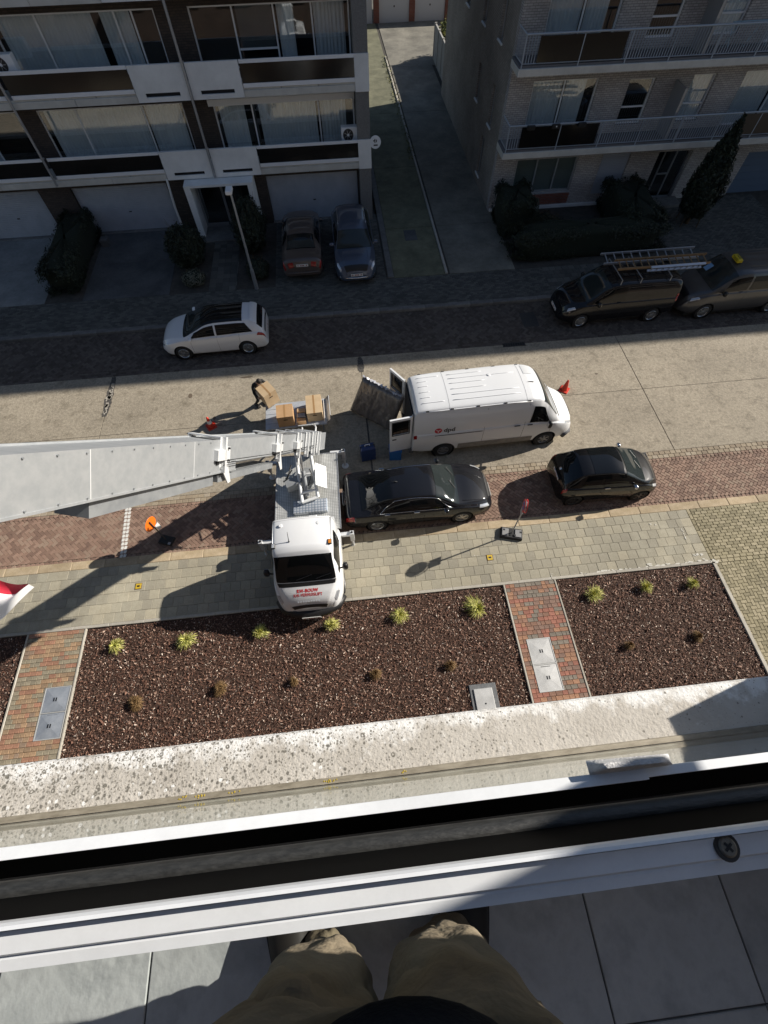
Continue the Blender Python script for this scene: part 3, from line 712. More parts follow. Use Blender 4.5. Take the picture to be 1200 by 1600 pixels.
# ------------------------------------------------------------------ right building
RB = thing('apartment_building', 'grey brick apartment block with slim railed balconies right of the driveway', 'building', (0,0,0), 0, 'apartment buildings across the street')
XR0, XR1, YR, YB = 7.85, 42.0, 24.45, 38.9
topR = 18.9
win0 = [(8.9,11.9,.8,2.28),(13.08,14.48,.56,2.3),(15.9,17.6,.1,2.25),(20.6,23.4,.0,2.0),(24.2,27,.0,2.0)]
sto = [(3.10,5.65),(5.92,8.45),(8.7,11.2),(11.5,14.0),(14.3,16.8)]
hs = list(win0)
for z0, z1 in sto:
    hs += [(8.88,11.75,z0+.05,z0+2.05),(13.12,14.28,z0+.35,z0+1.95),(15.95,17.0,z0+.35,z0+1.98),(18.3,21.6,z0+.05,z0+2.0)]
wall_holes(XR0, XR1, 0, topR, YR, .35, hs).build('front_wall', M_bk_grey, RB)
# side wall with narrow windows
sw = [(29.6,30.3,5.6,7.0),(33.2,34.0,5.4,6.6),(29.3,29.9,2.9,4.3),(27.0,27.7,.5,2.2),(26.3,26.9,2.9,4.4),(26.5,27.2,5.8,7.2)]
sm = wall_holes(YR+.351, YB, 0, topR, 0, .35, sw)
sm.v = [(XR0+y, x, z) for x, y, z in sm.v]
side = sm.build('side_wall', M_bk_side, RB)
for (a, b, z0, z1) in sw:
    f = MB(); f.box(XR0+.12,XR0+.17,a,a+.05,z0,z1); f.box(XR0+.12,XR0+.17,b-.05,b,z0,z1); f.box(XR0+.12,XR0+.17,a+.05,b-.05,z0,z0+.05); f.box(XR0+.12,XR0+.17,a+.05,b-.05,z1-.05,z1)
    fo = f.build('window', M_alug, RB); MB().box(XR0+.14,XR0+.146,a+.05,b-.05,z0+.05,z1-.05).build('pane', M_glass, fo)
    MB().box(XR0+.25,XR0+.26,a,b,z0,z1).build('blind', mat('side_blind', (.5,.5,.48), .9), fo)
    MB().bbox(XR0-.06,XR0+.1,a-.04,b+.04,z0-.06,z0-.001,.01).build('sill', M_white_conc, fo)
MB().box(XR0+.5, XR1, YR+.7, YB-.01, 0, topR-.01).build('core_wall', M_room, RB)
MB().box(XR0+.01, XR1, YB-.3, YB, 0, topR-.005).build('rear_wall', M_bk_side, RB)
MB().box(XR0-.05, XR1, 23.30, YB+.05, topR, topR+.3).build('roof', M_beige, RB)
w = window(RB,8.9,11.9,.8,2.28,YR+.12,(9.95,10.95),(),mat('grey_frame', (.34,.36,.38), .5),sill=True)
MB().box(8.95,11.85,YR+.20,YR+.215,.82,2.26).build('blind', mat('green_blind', (.22,.25,.235), .8), w)
MB().box(8.85,11.95,YR-.012,YR+.01,.25,.72).build('apron_panel', M_bk_red, RB)
MB().bbox(7.9,15.8,YR-.10,YR+.02,.05,.22,.02).build('plinth', M_white_conc, RB)
s_ = MB().box(13.1,14.46,YR+.06,YR+.10,.56,2.3).build('roller_shutter', mat('shutter_blue', (.34,.38,.45), .55), RB)
for k in range(24): MB().box(13.12,14.44,YR+.045,YR+.06,.58+k*.0715,.58+k*.0715+.062).build('slat', MATS['shutter_blue'], s_)
window(RB,15.9,17.6,.1,2.25,YR+.2,(16.35,16.95),(),M_alug,{1:1.2})
MB().bbox(15.7,17.8,23.6,24.45,.05,.22,.02).build('doorstep', M_fk, RB)
for a, b in ((20.6,23.4),(24.2,27)):
    d = MB().box(a,b,YR+.2,YR+.25,.02,2.0).build('garage_door', mat('blue_door', (.10,.15,.23), .5), RB)
    for k in range(6): MB().box(a+.04,b-.04,YR+.185,YR+.2,.05+k*.325,.05+k*.325+.31).build('panel', MATS['blue_door'], d)
M_rail = mat('rail_grey', (.34,.38,.43), .45, .1)
for si, (z0, z1) in enumerate(sto):
    zb = z0-.25
    if si < 3:
        window(RB,8.88,11.75,z0+.05,z0+2.05,YR+.12,(10.3,),((8.95,10.25),(10.4,11.3)),M_alu)
        window(RB,13.12,14.28,z0+.35,z0+1.95,YR+.12,(),(),M_alu,{0:z0+.95},blind=(13.15,14.25,z0+1.5) if si else None)
        window(RB,15.95,17.0,z0+.35,z0+1.98,YR+.12,(),((16.0,16.95),),M_alu,{0:z0+.95})
        window(RB,18.3,21.6,z0+.05,z0+2.0,YR+.12,(20.0,),((18.4,19.9),(20.1,21.5)),M_alu)
    MB().bbox(XR0-.12,27.0,23.28,YR-.001,zb,z0-.02,.01).build('balcony_slab', M_beige, RB)
    MB().bbox(XR0-.10,27.0,23.36,YR-.002,z0-.019,z0+.06,.01).build('balcony_upstand', mat('dark_upstand', (.13,.13,.14), .8), RB)
    if si > 2: continue
    r = MB(); r.cyl((XR0-.02,23.34,z0+.95),(27,23.34,z0+.95),.035,n=8); r.cyl((XR0-.02,23.34,z0+.12),(27,23.34,z0+.12),.018,n=6); r.cyl((XR0-.02,23.34,z0+.95),(XR0-.02,24.42,z0+.95),.03,n=8); r.cyl((XR0-.02,23.34,z0+.12),(XR0-.02,24.42,z0+.12),.018,n=6)
    ro = r.build('railing', M_rail, RB, smooth=60)
    bars = MB(); x = XR0
    while x < 27.0:
        if not (8.35 < x < 11.85 or (si == 0 and 18.2 < x < 21.4)): bars.box(x-.012,x+.012,23.331,23.349,z0+.12,z0+.93)
        x += .11
    y = 23.45
    while y < 24.4: bars.box(XR0-.027,XR0-.013,y-.007,y+.007,z0+.12,z0+.93); y += .11
    bars.build('railing_bars', M_rail, ro)['kind'] = 'stuff'
    for x in (XR0-.02, 10.1, 12.0, 13.8, 15.6, 17.4, 19.2, 21.6): MB().box(x-.02,x+.02,23.32,23.36,z0-.05,z0+.93).build('post', M_rail, ro)
    MB().box(8.38,11.82,23.325,23.332,z0+.14,z0+.9).build('dark_screen', M_dpanel, ro)
    if si == 0: MB().box(18.3,21.4,23.325,23.332,z0+.14,z0+.9).build('dark_screen', mat('brown_screen', (.05,.035,.025), .5), ro)
    MB().box(15.2,15.3,23.5,24.44,z0+.06,z0+1.85).build('balcony_divider', M_alug, RB)
if True:   # boxes hung on the first balcony rail
    for x in (8.75, 9.85, 11.0):
        t = thing('planter_box', {8.75:'small black box hanging on the first floor rail nearest the driveway', 9.85:'middle small black box with white dot on the first floor rail', 11.0:'small black box on the first floor rail, right of the white dotted one'}[x], 'box', (x,23.30,3.92), 0, 'small black boxes on the balcony rail')
        MB().bbox(-.17,.17,-.09,.02,0,.16,.02).build('case', M_black, t)
        if x == 9.85: MB().cyl((0,-.1,.09),(0,-.088,.09),.03).build('dot', M_alu, t)
    t = thing('drying_rack', 'pale blue folding drying rack on the second floor balcony', 'drying rack', (17.3,23.75,5.98))
    fr = MB(); c_ = mat('pale_blue', (.35,.52,.62), .4)
    for a, b in (((-.9,0,.75),(.9,0,.75)),((-.9,.4,.75),(.9,.4,.75)),((-.9,0,.75),(-.9,.4,0)),((.9,0,.75),(.9,.4,0)),((-.9,.4,.75),(-.9,0,0)),((.9,.4,.75),(.9,0,0)),((0,0,.75),(0,.4,0)),((-.9,0,.75),(-.9,.4,.75)),((.9,0,.75),(.9,.4,.75))): fr.cyl(a,b,.014,n=6)
    fr.build('frame', c_, t)
    for k in range(6): MB().cyl((-.9,.06+k*.06,.75),(.9,.06+k*.06,.75),.005,n=5).build('wire', c_, t)
# next house in the row, beyond the picture: the long roof line that shades the street
NB = thing('apartment_building', 'brick apartment block continuing the row beyond the right edge', 'building', (0,0,0), 0, 'apartment buildings across the street')
hs = [(x, x+1.8, z+.5, z+2.1) for x in np.arange(44,78,3.4) for z in (0.2,3.1,5.9,8.7,11.5,14.3)]
wall_holes(42.01,82,0,18.9,24.5,.35,hs).build('front_wall', M_bk_grey, NB)
MB().box(42.01,82,25.2,38.9,0,18.88).build('core_wall', M_room, NB)
MB().box(42.01,82,23.32,38.9,18.9,19.2).build('roof', M_beige, NB)
# garages and walls at the end of the driveway
GB = thing('garage_row', 'red brick garage row with white doors at the end of the driveway', 'garage', (0,53.6,0))
wall_holes(-4,24,0,3.0,0,.3,[(5.15,7.65,0,2.2),(8.1,10.6,0,2.2),(2.1,4.7,0,2.2),(11.1,13.6,0,2.2)]).build('wall', M_bk_red, GB)
for a in (2.1,5.15,8.1,11.1):
    d = MB().box(a+.02,a+2.48,.12,.17,.02,2.18).build('garage_door', mat('white_door', (.62,.63,.66), .5), GB); MB().box(a+1.2,a+1.3,.10,.12,.9,1.0).build('handle', M_black, d)
MB().box(-4,24,.0,6,3.0,3.25).build('roof', M_beige, GB)
gw = thing('garden_wall', 'tall grey concrete garden wall along the driveway behind the right building', 'wall', (8.3,38.95,0))
for k in range(4): MB().bbox(0,.12,k*1.55,k*1.55+1.53,0,1.95,.01).build('wall_panel', mat('wall_concrete', (.30,.29,.27), .9, c2=(.38,.37,.34), scale=2), gw)
for k in range(5): MB().bbox(-.03,.15,k*1.55-.06,k*1.55+.06,0,2.0,.01).build('post', MATS['wall_concrete'], gw)
# ================================================================== VEHICLES
M_glassd = mat('car_glass', (.006,.007,.008), .04, spec=.5)
M_glasst = mat('car_glass_green', (.022,.028,.028), .05, spec=.6)
M_tyre = mat('tyre', (.016,.016,.017), .85)
M_rim = mat('rim_silver', (.50,.51,.52), .3, .85)
M_rimd = mat('rim_dark', (.10,.10,.105), .35, .8)
M_chrome = mat('chrome', (.72,.72,.73), .12, 1.0)
M_hl = mat('headlight', (.55,.57,.60), .08, .4, coat=1.0)
M_tl = mat('taillight', (.30,.008,.010), .12, coat=1.0)
M_amber = mat('amber_lens', (.65,.22,.02), .2, coat=.6)
M_plate = mat('plate_white', (.68,.68,.66), .5)
M_platem = mat('plate_mark', (.30,.03,.03), .6)
M_seam = mat('seam', (.008,.008,.009), .7)
def paint(name, c, metal=0.0, rough=.32, coat=1.0): return mat('paint_'+name, c, rough, metal, coat=coat, spec=.08 if max(c) < .05 else .4)

class Car:
    def __init__(s, prof, root):
        s.p = {k: pchip(*zip(*v)) for k, v in prof.items()}; s.root = root
        s.keys = [x for x, z in prof['zt'][3:-2]]; s.x0 = prof['zt'][0][0]; s.x1 = prof['zt'][-1][0]
    def ctrl(s, x):
        p = s.p; zs, zb, zr, zt, wm, wb, wr = (p[k](x) for k in ('zs','zb','zr','zt','wm','wb','wr'))
        zr = max(zr, zb+.004); zt = max(zt, zr+.003); wr = min(wr, wb)
        hz = zb-zs
        return [(0,zs),(wm*.88,zs),(wm*.965,zs+.10*hz),(wm*.995,zs+.30*hz),(wm,zs+.62*hz),(wb+(wm-wb)*.5,zb-.06*hz),(wb*.985,zb),(wr,zr),(wr*.90,zr+(zt-zr)*.45),(wr*.5,zr+(zt-zr)*.87),(0,zt)]
    VB, VR, VT = 6, 7, 10
    def cs(s, x, v):
        """point of the half section at station x, section parameter v (straight in the glass, rounded elsewhere)"""
        c = s.ctrl(x); i = int(min(max(math.floor(v),0),9)); t = v-i
        p1, p2 = np.array(c[i]), np.array(c[i+1])
        if i in (0, 6): 
            r = p1+(p2-p1)*t
            if i == 6: r = r+np.array([.035*math.sin(math.pi*t)*min(1,(p2[1]-p1[1])/.4), 0])
            return r
        p0 = np.array(c[i-1]) if i-1 >= 0 and i != 7 and i != 1 else p1*2-p2
        p3 = np.array(c[i+2]) if i+2 <= 10 and i != 5 else (np.array([-c[9][0], c[9][1]]) if i == 9 else p2*2-p1)
        return .5*((2*p1)+(-p0+p2)*t+(2*p0-5*p1+4*p2-p3)*t*t+(-p0+3*p1-3*p2+p3)*t**3)
    def S(s, x, v, sg=1):
        y, z = s.cs(x, v); return Vector((x, sg*max(y,0), z))
    def nrm(s, x, v, sg):
        e = .004; vv = min(v, 9.98)
        a = s.S(x+e,vv,sg)-s.S(x-e,vv,sg); b = s.S(x,min(vv+.02,10),sg)-s.S(x,vv-.02,sg)
        n = a.cross(b)*(-sg)
        if n.length < 1e-9: return Vector((0,0,1))
        n.normalize(); return n
    def body(s, material, arches=(), name='body', nst=84, smooth=32):
        L = s.x1-s.x0
        us = np.linspace(0,1,nst); xs = s.x0 + L*(.5-.5*np.cos(np.pi*us))*.45 + L*us*.55
        ex = [k+d for k in s.keys for d in (-.035,-.018,-.006,0,.006,.018,.035)]
        xs = np.array(sorted(set(np.round([x for x in list(xs)+ex if s.x0 <= x <= s.x1],3))))
        xs = xs[np.concatenate([[True], np.diff(xs) > .0035])]
        vv = [0] + [1+k/4 for k in range(0,20)] + [6, 6.33, 6.67] + [7+k/4 for k in range(0,13)]
        m = MB(); P = []
        for x in xs:
            half = [s.S(x,v,1) for v in vv]
            other = [Vector((q.x,-q.y,q.z)) for q in half[1:-1]][::-1]
            P.append(half+other)
        n = len(P[0]); m.v = [tuple(q) for r in P for q in r]
        for i in range(len(P)-1):
            for j in range(n): m.f.append((i*n+j, i*n+(j+1)%n, (i+1)*n+(j+1)%n, (i+1)*n+j))
        m.f.append(tuple(range(n))); m.f.append(tuple(range((len(P)-1)*n+n-1,(len(P)-1)*n-1,-1)))
        me = m.mesh(name, True); me.materials.append(material); me.materials.append(M_black)
        o = link(name, me, None, s.root)
        if arches:
            for (ax, az, ar, hw) in arches:
                c = MB()
                for sg in (-1,1): c.cyl((ax,sg*(hw-.26),az),(ax,sg*(hw+.4),az),ar,n=36)
                cm_ = c.mesh('cut', True); cm_.materials.append(material); cm_.materials.append(M_black)
                cm_.polygons.foreach_set('material_index',[1]*len(cm_.polygons))
                co = bpy.data.objects.new('cut', cm_); COL.objects.link(co)
                md = o.modifiers.new('b','BOOLEAN'); md.object = co; md.operation = 'DIFFERENCE'; md.solver = 'EXACT'
                co.parent = s.root
                bpy.context.view_layer.update()
                nm = evaluated(o); o.modifiers.clear(); o.data = nm; nm.name = name
                bpy.data.objects.remove(co, do_unlink=True)
        o.data.polygons.foreach_set('use_smooth',[True]*len(o.data.polygons)); o.data.set_sharp_from_angle(angle=R(smooth))
        s.bo = o; return o
    def patch(s, name, material, fn, ns=10, nt=6, off=.005, parent=None, thick=.0):
        P = []
        for i in range(ns+1):
            row = []
            for j in range(nt+1):
                x, v, sg = fn(i/ns, j/nt); row.append(s.S(x,v,sg)+s.nrm(x,v,sg)*off)
            P.append(row)
        return MB().grid(P, ns+1, nt+1).build(name, material, parent or s.root, smooth=True, fix=False)
    def side(s, name, material, xa, xb, va, vb, sg, dxa=0, dxb=0, off=.007, ns=12, nt=5, parent=None, curve=0):
        """patch on the flank between stations xa..xb (slanted by dxa, dxb at the top) and sections va..vb"""
        return s.patch(name, material, lambda p,q: (xa+dxa*q+(xb+dxb*q-xa-dxa*q)*p, va+(vb-va)*q, sg), ns, nt, off, parent)
    def top(s, name, material, xa, xb, v0, off=.009, ns=16, nt=18, ba=0, bb=0, parent=None, v1=None):
        """patch over the top from side to side; ba, bb bow the two ends"""
        v1 = v0 if v1 is None else v1
        def fn(p,q):
            k = 2*q-1; vlo = v0+(v1-v0)*p; v = 10-abs(k)*(10-vlo); c = 1-k*k
            return (xa+ba*c)+(xb+bb*c-xa-ba*c)*p, v, 1 if k >= 0 else -1
        return s.patch(name, material, fn, ns, nt, off, parent)
    def line(s, name, material, pts, w=.006, off=.004, parent=None):
        """thin strip along (x, v, side) points"""
        q = []
        for (a, b) in zip(pts, pts[1:]):
            for k in range(6): t = k/6; q.append((a[0]+(b[0]-a[0])*t, a[1]+(b[1]-a[1])*t, a[2]))
        q.append(pts[-1]); return MB().tube([s.S(x,v,sg)+s.nrm(x,v,sg)*(off-w*.5) for x,v,sg in q], w, 5).build(name, material, parent or s.root, smooth=True)
    def wheels(s, axles, hw, r, w=.2, spokes=5, rim=None, double=True, rr=.68, hub=None):
        rim = rim or M_rim
        tm = MB().lathe([(r*rr,-w/2),(r*.9,-w/2),(r*.975,-w*.42),(r,-w*.25),(r,w*.25),(r*.975,w*.42),(r*.9,w/2),(r*rr,w/2),(r*rr,-w/2)],32,(0,0,0),'y').mesh('wheel', True)
        tm.materials.append(M_tyre); tm.polygons.foreach_set('use_smooth',[True]*len(tm.polygons)); tm.set_sharp_from_angle(angle=R(40))
        rm = MB(); R_ = r*rr
        rm.lathe([(R_*1.01,w*.45),(R_*.95,w*.52),(R_*.88,w*.44),(R_*.86,w*.2),(0,w*.16)],28,(0,0,0),'y')
        for k in range(spokes):
            a = 6.283*k/spokes
            for da in ((-.13,.13) if double else (0,)):
                ca, sa = math.cos(a+da), math.sin(a+da); ww = .018 if double else .034
                c0 = Vector((R_*.12*ca,0,R_*.12*sa)); c1 = Vector((R_*.93*math.cos(a+da*1.6),0,R_*.93*math.sin(a+da*1.6))); n_ = Vector((-sa,0,ca))
                vs = []
                for c_, f in ((c0,1.0),(c1,.8)):
                    for dy, dn in ((w*.30,-1),(w*.30,1),(w*.49,1),(w*.49,-1)): vs.append(c_+n_*(dn*ww*f)+Vector((0,dy if f == 1.0 else dy-.004,0)))
                rm.add(vs,[(0,1,2,3),(7,6,5,4),(0,4,5,1),(1,5,6,2),(2,6,7,3),(3,7,4,0)])
        rm.lathe([(0,w*.53),(R_*.17,w*.53),(R_*.2,w*.5),(R_*.2,w*.3)],16,(0,0,0),'y')
        rme = rm.mesh('rim', True); rme.materials.append(rim)
        for ax in axles:
            for sg in (-1,1):
                wo = link('wheel', tm, None, s.root); wo.location = (ax, sg*(hw-w/2-.012), r); wo.rotation_euler = (0, random.random()*1.2, 0 if sg > 0 else math.pi)
                ro = link('rim', rme, None, wo)
    def mirror(s, x, v, sg, material, size=(.12,.2,.14), out=.14, glassm=None):
        p = s.S(x,v,sg); c = p+Vector((-.02, sg*out, .06)); m = MB(); sx, sy, sz = size
        n, k = 12, 8; P = []
        for i in range(k+1):
            ph = math.pi*i/k; P.append([c+Vector((sx*.5*math.copysign(abs(math.sin(ph)*math.cos(6.2832*j/n))**.7,math.sin(ph)*math.cos(6.2832*j/n)), -sy*.5*math.copysign(abs(math.cos(ph))**.75,math.cos(ph)), sz*.5*math.copysign(abs(math.sin(ph)*math.sin(6.2832*j/n))**.75,math.sin(6.2832*j/n)))) for j in range(n+1)])
        m.grid(P, k+1, n+1); m.tube([p+Vector((0,-sg*.03,0)), c+Vector((0,-sg*.03,-.03))], .022, 6)
        o = m.build('mirror', material, s.root, smooth=50)
        MB().obox(c+Vector((-sx*.5-.004,0,0)),(.006,sy*.72,sz*.66),Matrix.Identity(3)).build('mirror_glass', M_chrome, o)
        return o
    def plate(s, x, z, front, w=.52, h=.11, tilt=0.0):
        d = 1 if front else -1
        o = MB().obox((x,0,z),(.012,w,h),Euler((0,tilt,0)).to_matrix()).build('number_plate', M_plate, s.root)
        m = MB()
        for k in range(7):
            if k in (1,5): continue
            m.obox((x+d*.0075,(k-3)*w/8.4,z),(.004,w*.07,h*.52),Euler((0,tilt,0)).to_matrix())
        m.build('plate_mark', M_platem, o); return o
    def handle(s, x, v, sg, material, w=.17):
        p = s.S(x,v,sg)+s.nrm(x,v,sg)*.02; MB().bbox(p.x-w/2,p.x+w/2,p.y-.014,p.y+.014,p.z-.014,p.z+.014,.006).build('door_handle', material, s.root)
def place(label, name, cat, loc, rz, group): return thing(name, label, cat, loc, rz, group)
GP = 'cars and vans along the street'

# ---- profiles: x=0 rear bumper, x=L nose; all in metres
def sedan(L, H, hw, style, bz=.92):
    if style == 'liftback':   # long liftback saloon
        zt = [(0,.62),(.03,.80),(.10,.94),(.22,1.0),(.62,1.05),(1.15,1.27),(1.62,1.425),(2.2,1.46),(2.75,1.435),(3.12,1.30),(3.62,1.03),(4.1,.965),(4.5,.86),(4.70,.74),(4.79,.62),(4.84,.50)]
        zr = [(0,.60),(.10,.90),(.22,.965),(.62,1.0),(1.15,1.17),(1.62,1.31),(2.2,1.365),(2.75,1.34),(3.12,1.20),(3.62,.985),(4.1,.90),(4.5,.80),(4.79,.58),(4.84,.47)]
        zb = [(0,.58),(.1,.86),(.22,.925),(.62,.95),(1.5,.955),(3.0,.93),(3.62,.92),(4.1,.84),(4.5,.74),(4.79,.55),(4.84,.45)]
        wm = [(0,.70),(.05,.80),(.18,.865),(.7,.905),(2.2,.908),(3.9,.90),(4.35,.86),(4.65,.76),(4.79,.62),(4.84,.5)]
        wb = [(0,.66),(.05,.75),(.18,.81),(.7,.845),(2.2,.86),(3.7,.84),(4.35,.78),(4.65,.66),(4.79,.54),(4.84,.44)]
        wr = [(0,.58),(.1,.68),(.62,.66),(1.15,.60),(1.62,.575),(2.2,.585),(2.75,.60),(3.12,.655),(3.62,.76),(4.1,.70),(4.65,.55),(4.84,.36)]
    elif style == 'notch':    # three box saloon
        zt = [(0,.62),(.03,.84),(.10,.98),(.2,1.03),(.75,1.07),(1.05,1.18),(1.45,1.35),(1.8,1.41),(2.3,1.425),(2.75,1.38),(3.1,1.25),(3.55,1.01),(4.1,.93),(4.45,.82),(4.6,.7),(4.7,.5)]
        zr = [(0,.6),(.1,.93),(.2,.985),(.75,1.02),(1.05,1.10),(1.45,1.25),(1.8,1.31),(2.3,1.33),(2.75,1.29),(3.1,1.16),(3.55,.96),(4.1,.86),(4.45,.76),(4.7,.47)]
        zb = [(0,.58),(.1,.88),(.2,.93),(.75,.95),(2,.94),(3.3,.91),(3.55,.905),(4.1,.80),(4.45,.7),(4.7,.45)]
        wm = [(0,.72),(.05,.81),(.15,.86),(.7,.905),(2.2,.91),(3.9,.90),(4.35,.84),(4.6,.7),(4.7,.55)]
        wb = [(0,.68),(.05,.76),(.15,.80),(.7,.845),(2.2,.86),(3.6,.84),(4.35,.74),(4.6,.6),(4.7,.48)]
        wr = [(0,.6),(.15,.70),(.75,.66),(1.05,.61),(1.45,.575),(2.3,.585),(2.75,.60),(3.1,.65),(3.55,.74),(4.1,.68),(4.6,.5),(4.7,.38)]
    elif style == 'hatch':    # tall compact hatchback
        zt = [(0,.60),(.03,.86),(.07,1.02),(.12,1.10),(.28,1.30),(.40,1.415),(.54,1.465),(1.2,1.50),(1.9,1.50),(2.3,1.46),(2.72,1.30),(3.28,1.03),(3.8,.95),(4.1,.83),(4.26,.68),(4.36,.48)]
        zr = [(0,.58),(.07,.97),(.12,1.05),(.28,1.22),(.40,1.32),(.54,1.36),(1.2,1.405),(1.9,1.405),(2.3,1.36),(2.72,1.20),(3.28,.985),(3.8,.88),(4.1,.77),(4.26,.63),(4.36,.45)]
        zb = [(0,.56),(.08,.88),(.14,.95),(.36,1.01),(.9,1.0),(2,.97),(3.0,.945),(3.28,.93),(3.8,.83),(4.1,.71),(4.26,.59),(4.36,.43)]
        wm = [(0,.72),(.05,.82),(.15,.865),(.6,.895),(2,.897),(3.5,.89),(3.9,.85),(4.15,.74),(4.3,.58),(4.36,.5)]
        wb = [(0,.66),(.05,.75),(.15,.79),(.6,.825),(2,.845),(3.3,.83),(3.9,.77),(4.15,.64),(4.3,.5),(4.36,.42)]
        wr = [(0,.6),(.15,.67),(.36,.63),(.66,.585),(1.2,.58),(1.9,.59),(2.3,.61),(2.72,.67),(3.28,.75),(3.8,.68),(4.15,.53),(4.36,.34)]
    elif style == 'bubble':   # small rounded city car
        zt = [(0,.55),(.03,.78),(.09,.96),(.16,1.06),(.40,1.28),(.62,1.42),(1.0,1.485),(1.6,1.49),(1.95,1.44),(2.3,1.28),(2.78,1.03),(3.1,.96),(3.35,.82),(3.47,.66),(3.55,.48)]
        zr = [(0,.53),(.09,.91),(.16,1.0),(.40,1.20),(.62,1.315),(1.0,1.38),(1.6,1.385),(1.95,1.335),(2.3,1.18),(2.78,.985),(3.1,.88),(3.35,.74),(3.55,.45)]
        zb = [(0,.51),(.09,.84),(.16,.92),(.4,.96),(1.0,.955),(2.2,.935),(2.78,.92),(3.1,.81),(3.35,.67),(3.55,.43)]
        wm = [(0,.60),(.05,.70),(.16,.76),(.5,.81),(1.5,.815),(2.9,.81),(3.2,.77),(3.42,.65),(3.55,.48)]
        wb = [(0,.55),(.05,.64),(.16,.69),(.5,.74),(1.5,.765),(2.7,.75),(3.2,.67),(3.42,.55),(3.55,.40)]
        wr = [(0,.5),(.16,.58),(.4,.56),(.62,.54),(1.0,.54),(1.6,.55),(1.95,.57),(2.3,.62),(2.78,.68),(3.1,.61),(3.42,.45),(3.55,.33)]
    elif style == 'suv':
        zt = [(0,.62),(.03,.86),(.1,1.08),(.2,1.20),(.45,1.42),(.7,1.54),(1.3,1.60),(2.0,1.60),(2.4,1.55),(2.85,1.36),(3.38,1.12),(3.95,1.04),(4.25,.93),(4.4,.76),(4.5,.5)]
        zr = [(0,.6),(.1,1.03),(.2,1.14),(.45,1.33),(.7,1.43),(1.3,1.49),(2.0,1.495),(2.4,1.44),(2.85,1.26),(3.38,1.07),(3.95,.97),(4.25,.86),(4.5,.47)]
        zb = [(0,.58),(.1,.98),(.2,1.05),(.45,1.08),(1.3,1.06),(2.8,1.02),(3.38,1.0),(3.95,.91),(4.25,.79),(4.5,.45)]
        wm = [(0,.74),(.05,.84),(.15,.89),(.6,.925),(2,.93),(3.7,.92),(4.1,.88),(4.35,.76),(4.5,.6)]
        wb = [(0,.68),(.05,.77),(.15,.82),(.6,.855),(2,.87),(3.5,.86),(4.1,.79),(4.35,.66),(4.5,.52)]
        wr = [(0,.6),(.2,.68),(.45,.65),(.7,.615),(1.3,.61),(2,.62),(2.4,.64),(2.85,.70),(3.38,.78),(3.95,.72),(4.35,.55),(4.5,.42)]
    zs = [(0,.34),(.25,.24),(L/2,.20),(L-.3,.22),(L,.30)]
    return dict(zt=zt, zr=zr, zb=zb, wm=wm, wb=wb, wr=wr, zs=zs)

def car_common(c, L, body_m, wind, rear, sidew, axles, r, hw, trim=None, doors=(), spokes=5, rim=None, glassm=None, double=True):
    glassm = glassm or M_glassd
    c.body(body_m, [(a, r, r+.055, hw) for a in axles])
    c.wheels(axles, hw, r, .2 if r < .31 else .22, spokes, rim, double)
    for ax in axles:     # wheel housings
        for sg in (-1,1): MB().lathe([(r+.055,sg*(hw-.27)),(r+.05,sg*(hw-.03))],28,(ax,0,r),'y').build('wheel_arch_liner', M_black, c.root)
    c.top('windshield', M_glasst, wind[0], wind[1], 7.12, ba=wind[2], bb=wind[3])
    c.top('rear_window', glassm, rear[0], rear[1], 7.2, ba=rear[2], bb=rear[3])
    for sg in (-1,1):
        for (xa, xb, dxa, dxb) in sidew: c.side('side_window', glassm, xa, xb, 6.10, 6.88, sg, dxa, dxb)
        for pts in doors: c.line('door_seam', M_seam, [(x, v, sg) for x, v in pts], .0035, .0025)
    MB().box(.25,L-.25,-hw+.14,hw-.14,.16,.30).build('underbody', M_black, c.root)

# ---- black liftback saloon behind the lift truck
P_black = paint('anthracite', (.006,.0065,.009), 0, .5)
P_black2 = paint('black', (.004,.004,.005), .0, .45)
t = place('black liftback saloon with chrome window trim parked behind the lift truck', 'saloon_car', 'car', (-.62,7.52,0), R(.3), GP)
c = Car(sedan(4.84,1.46,.908,'liftback'), t)
car_common(c, 4.84, P_black, (3.60,2.86,.06,.06), (.60,1.56,-.03,-.04), [(2.16,3.30,.0,-.20),(1.22,2.06,.22,.0),], [1.02,3.78], .325, .905, doors=[[(2.11,6.0),(2.11,1.6)],[(3.28,5.9),(3.30,1.6)],[(1.18,6.0),(1.22,3.5)]])
for sg in (-1,1):
    c.line('chrome_trim', M_chrome, [(1.12,6.05,sg),(3.42,6.05,sg)], .011); c.line('chrome_trim', M_chrome, [(3.42,6.05,sg),(3.0,6.93,sg),(2.2,6.97,sg),(1.6,6.93,sg),(1.30,6.6,sg),(1.12,6.05,sg)], .011)
    c.side('headlight', M_hl, 4.30,4.66,4.9,6.3,sg,.02,-.06); c.side('taillight', M_tl, .035,.32,4.3,5.6,sg,0,0)
    c.mirror(3.22,6.1,sg,P_black,(.13,.2,.13),.13); c.handle(2.28,5.4,sg,M_chrome); c.handle(1.35,5.4,sg,M_chrome)
    c.line('bonnet_crease', P_black, [(3.75,8.2,sg),(4.65,7.8,sg)], .012, .004)
c.top('boot_lip', M_chrome, .055,.075,7.3,.006,2,14); c.plate(-.005,.78,False); c.plate(4.86,.42,True)
c.top('grille', M_black, 4.66,4.80,8.3,.006,6,10)
pt_ = c.S(1.75,10,1); MB().tube([pt_,pt_+Vector((-.06,0,.03)),pt_+Vector((-.17,0,.055))],[.022,.014,.006],6).build('roof_antenna', M_black, t, smooth=True)
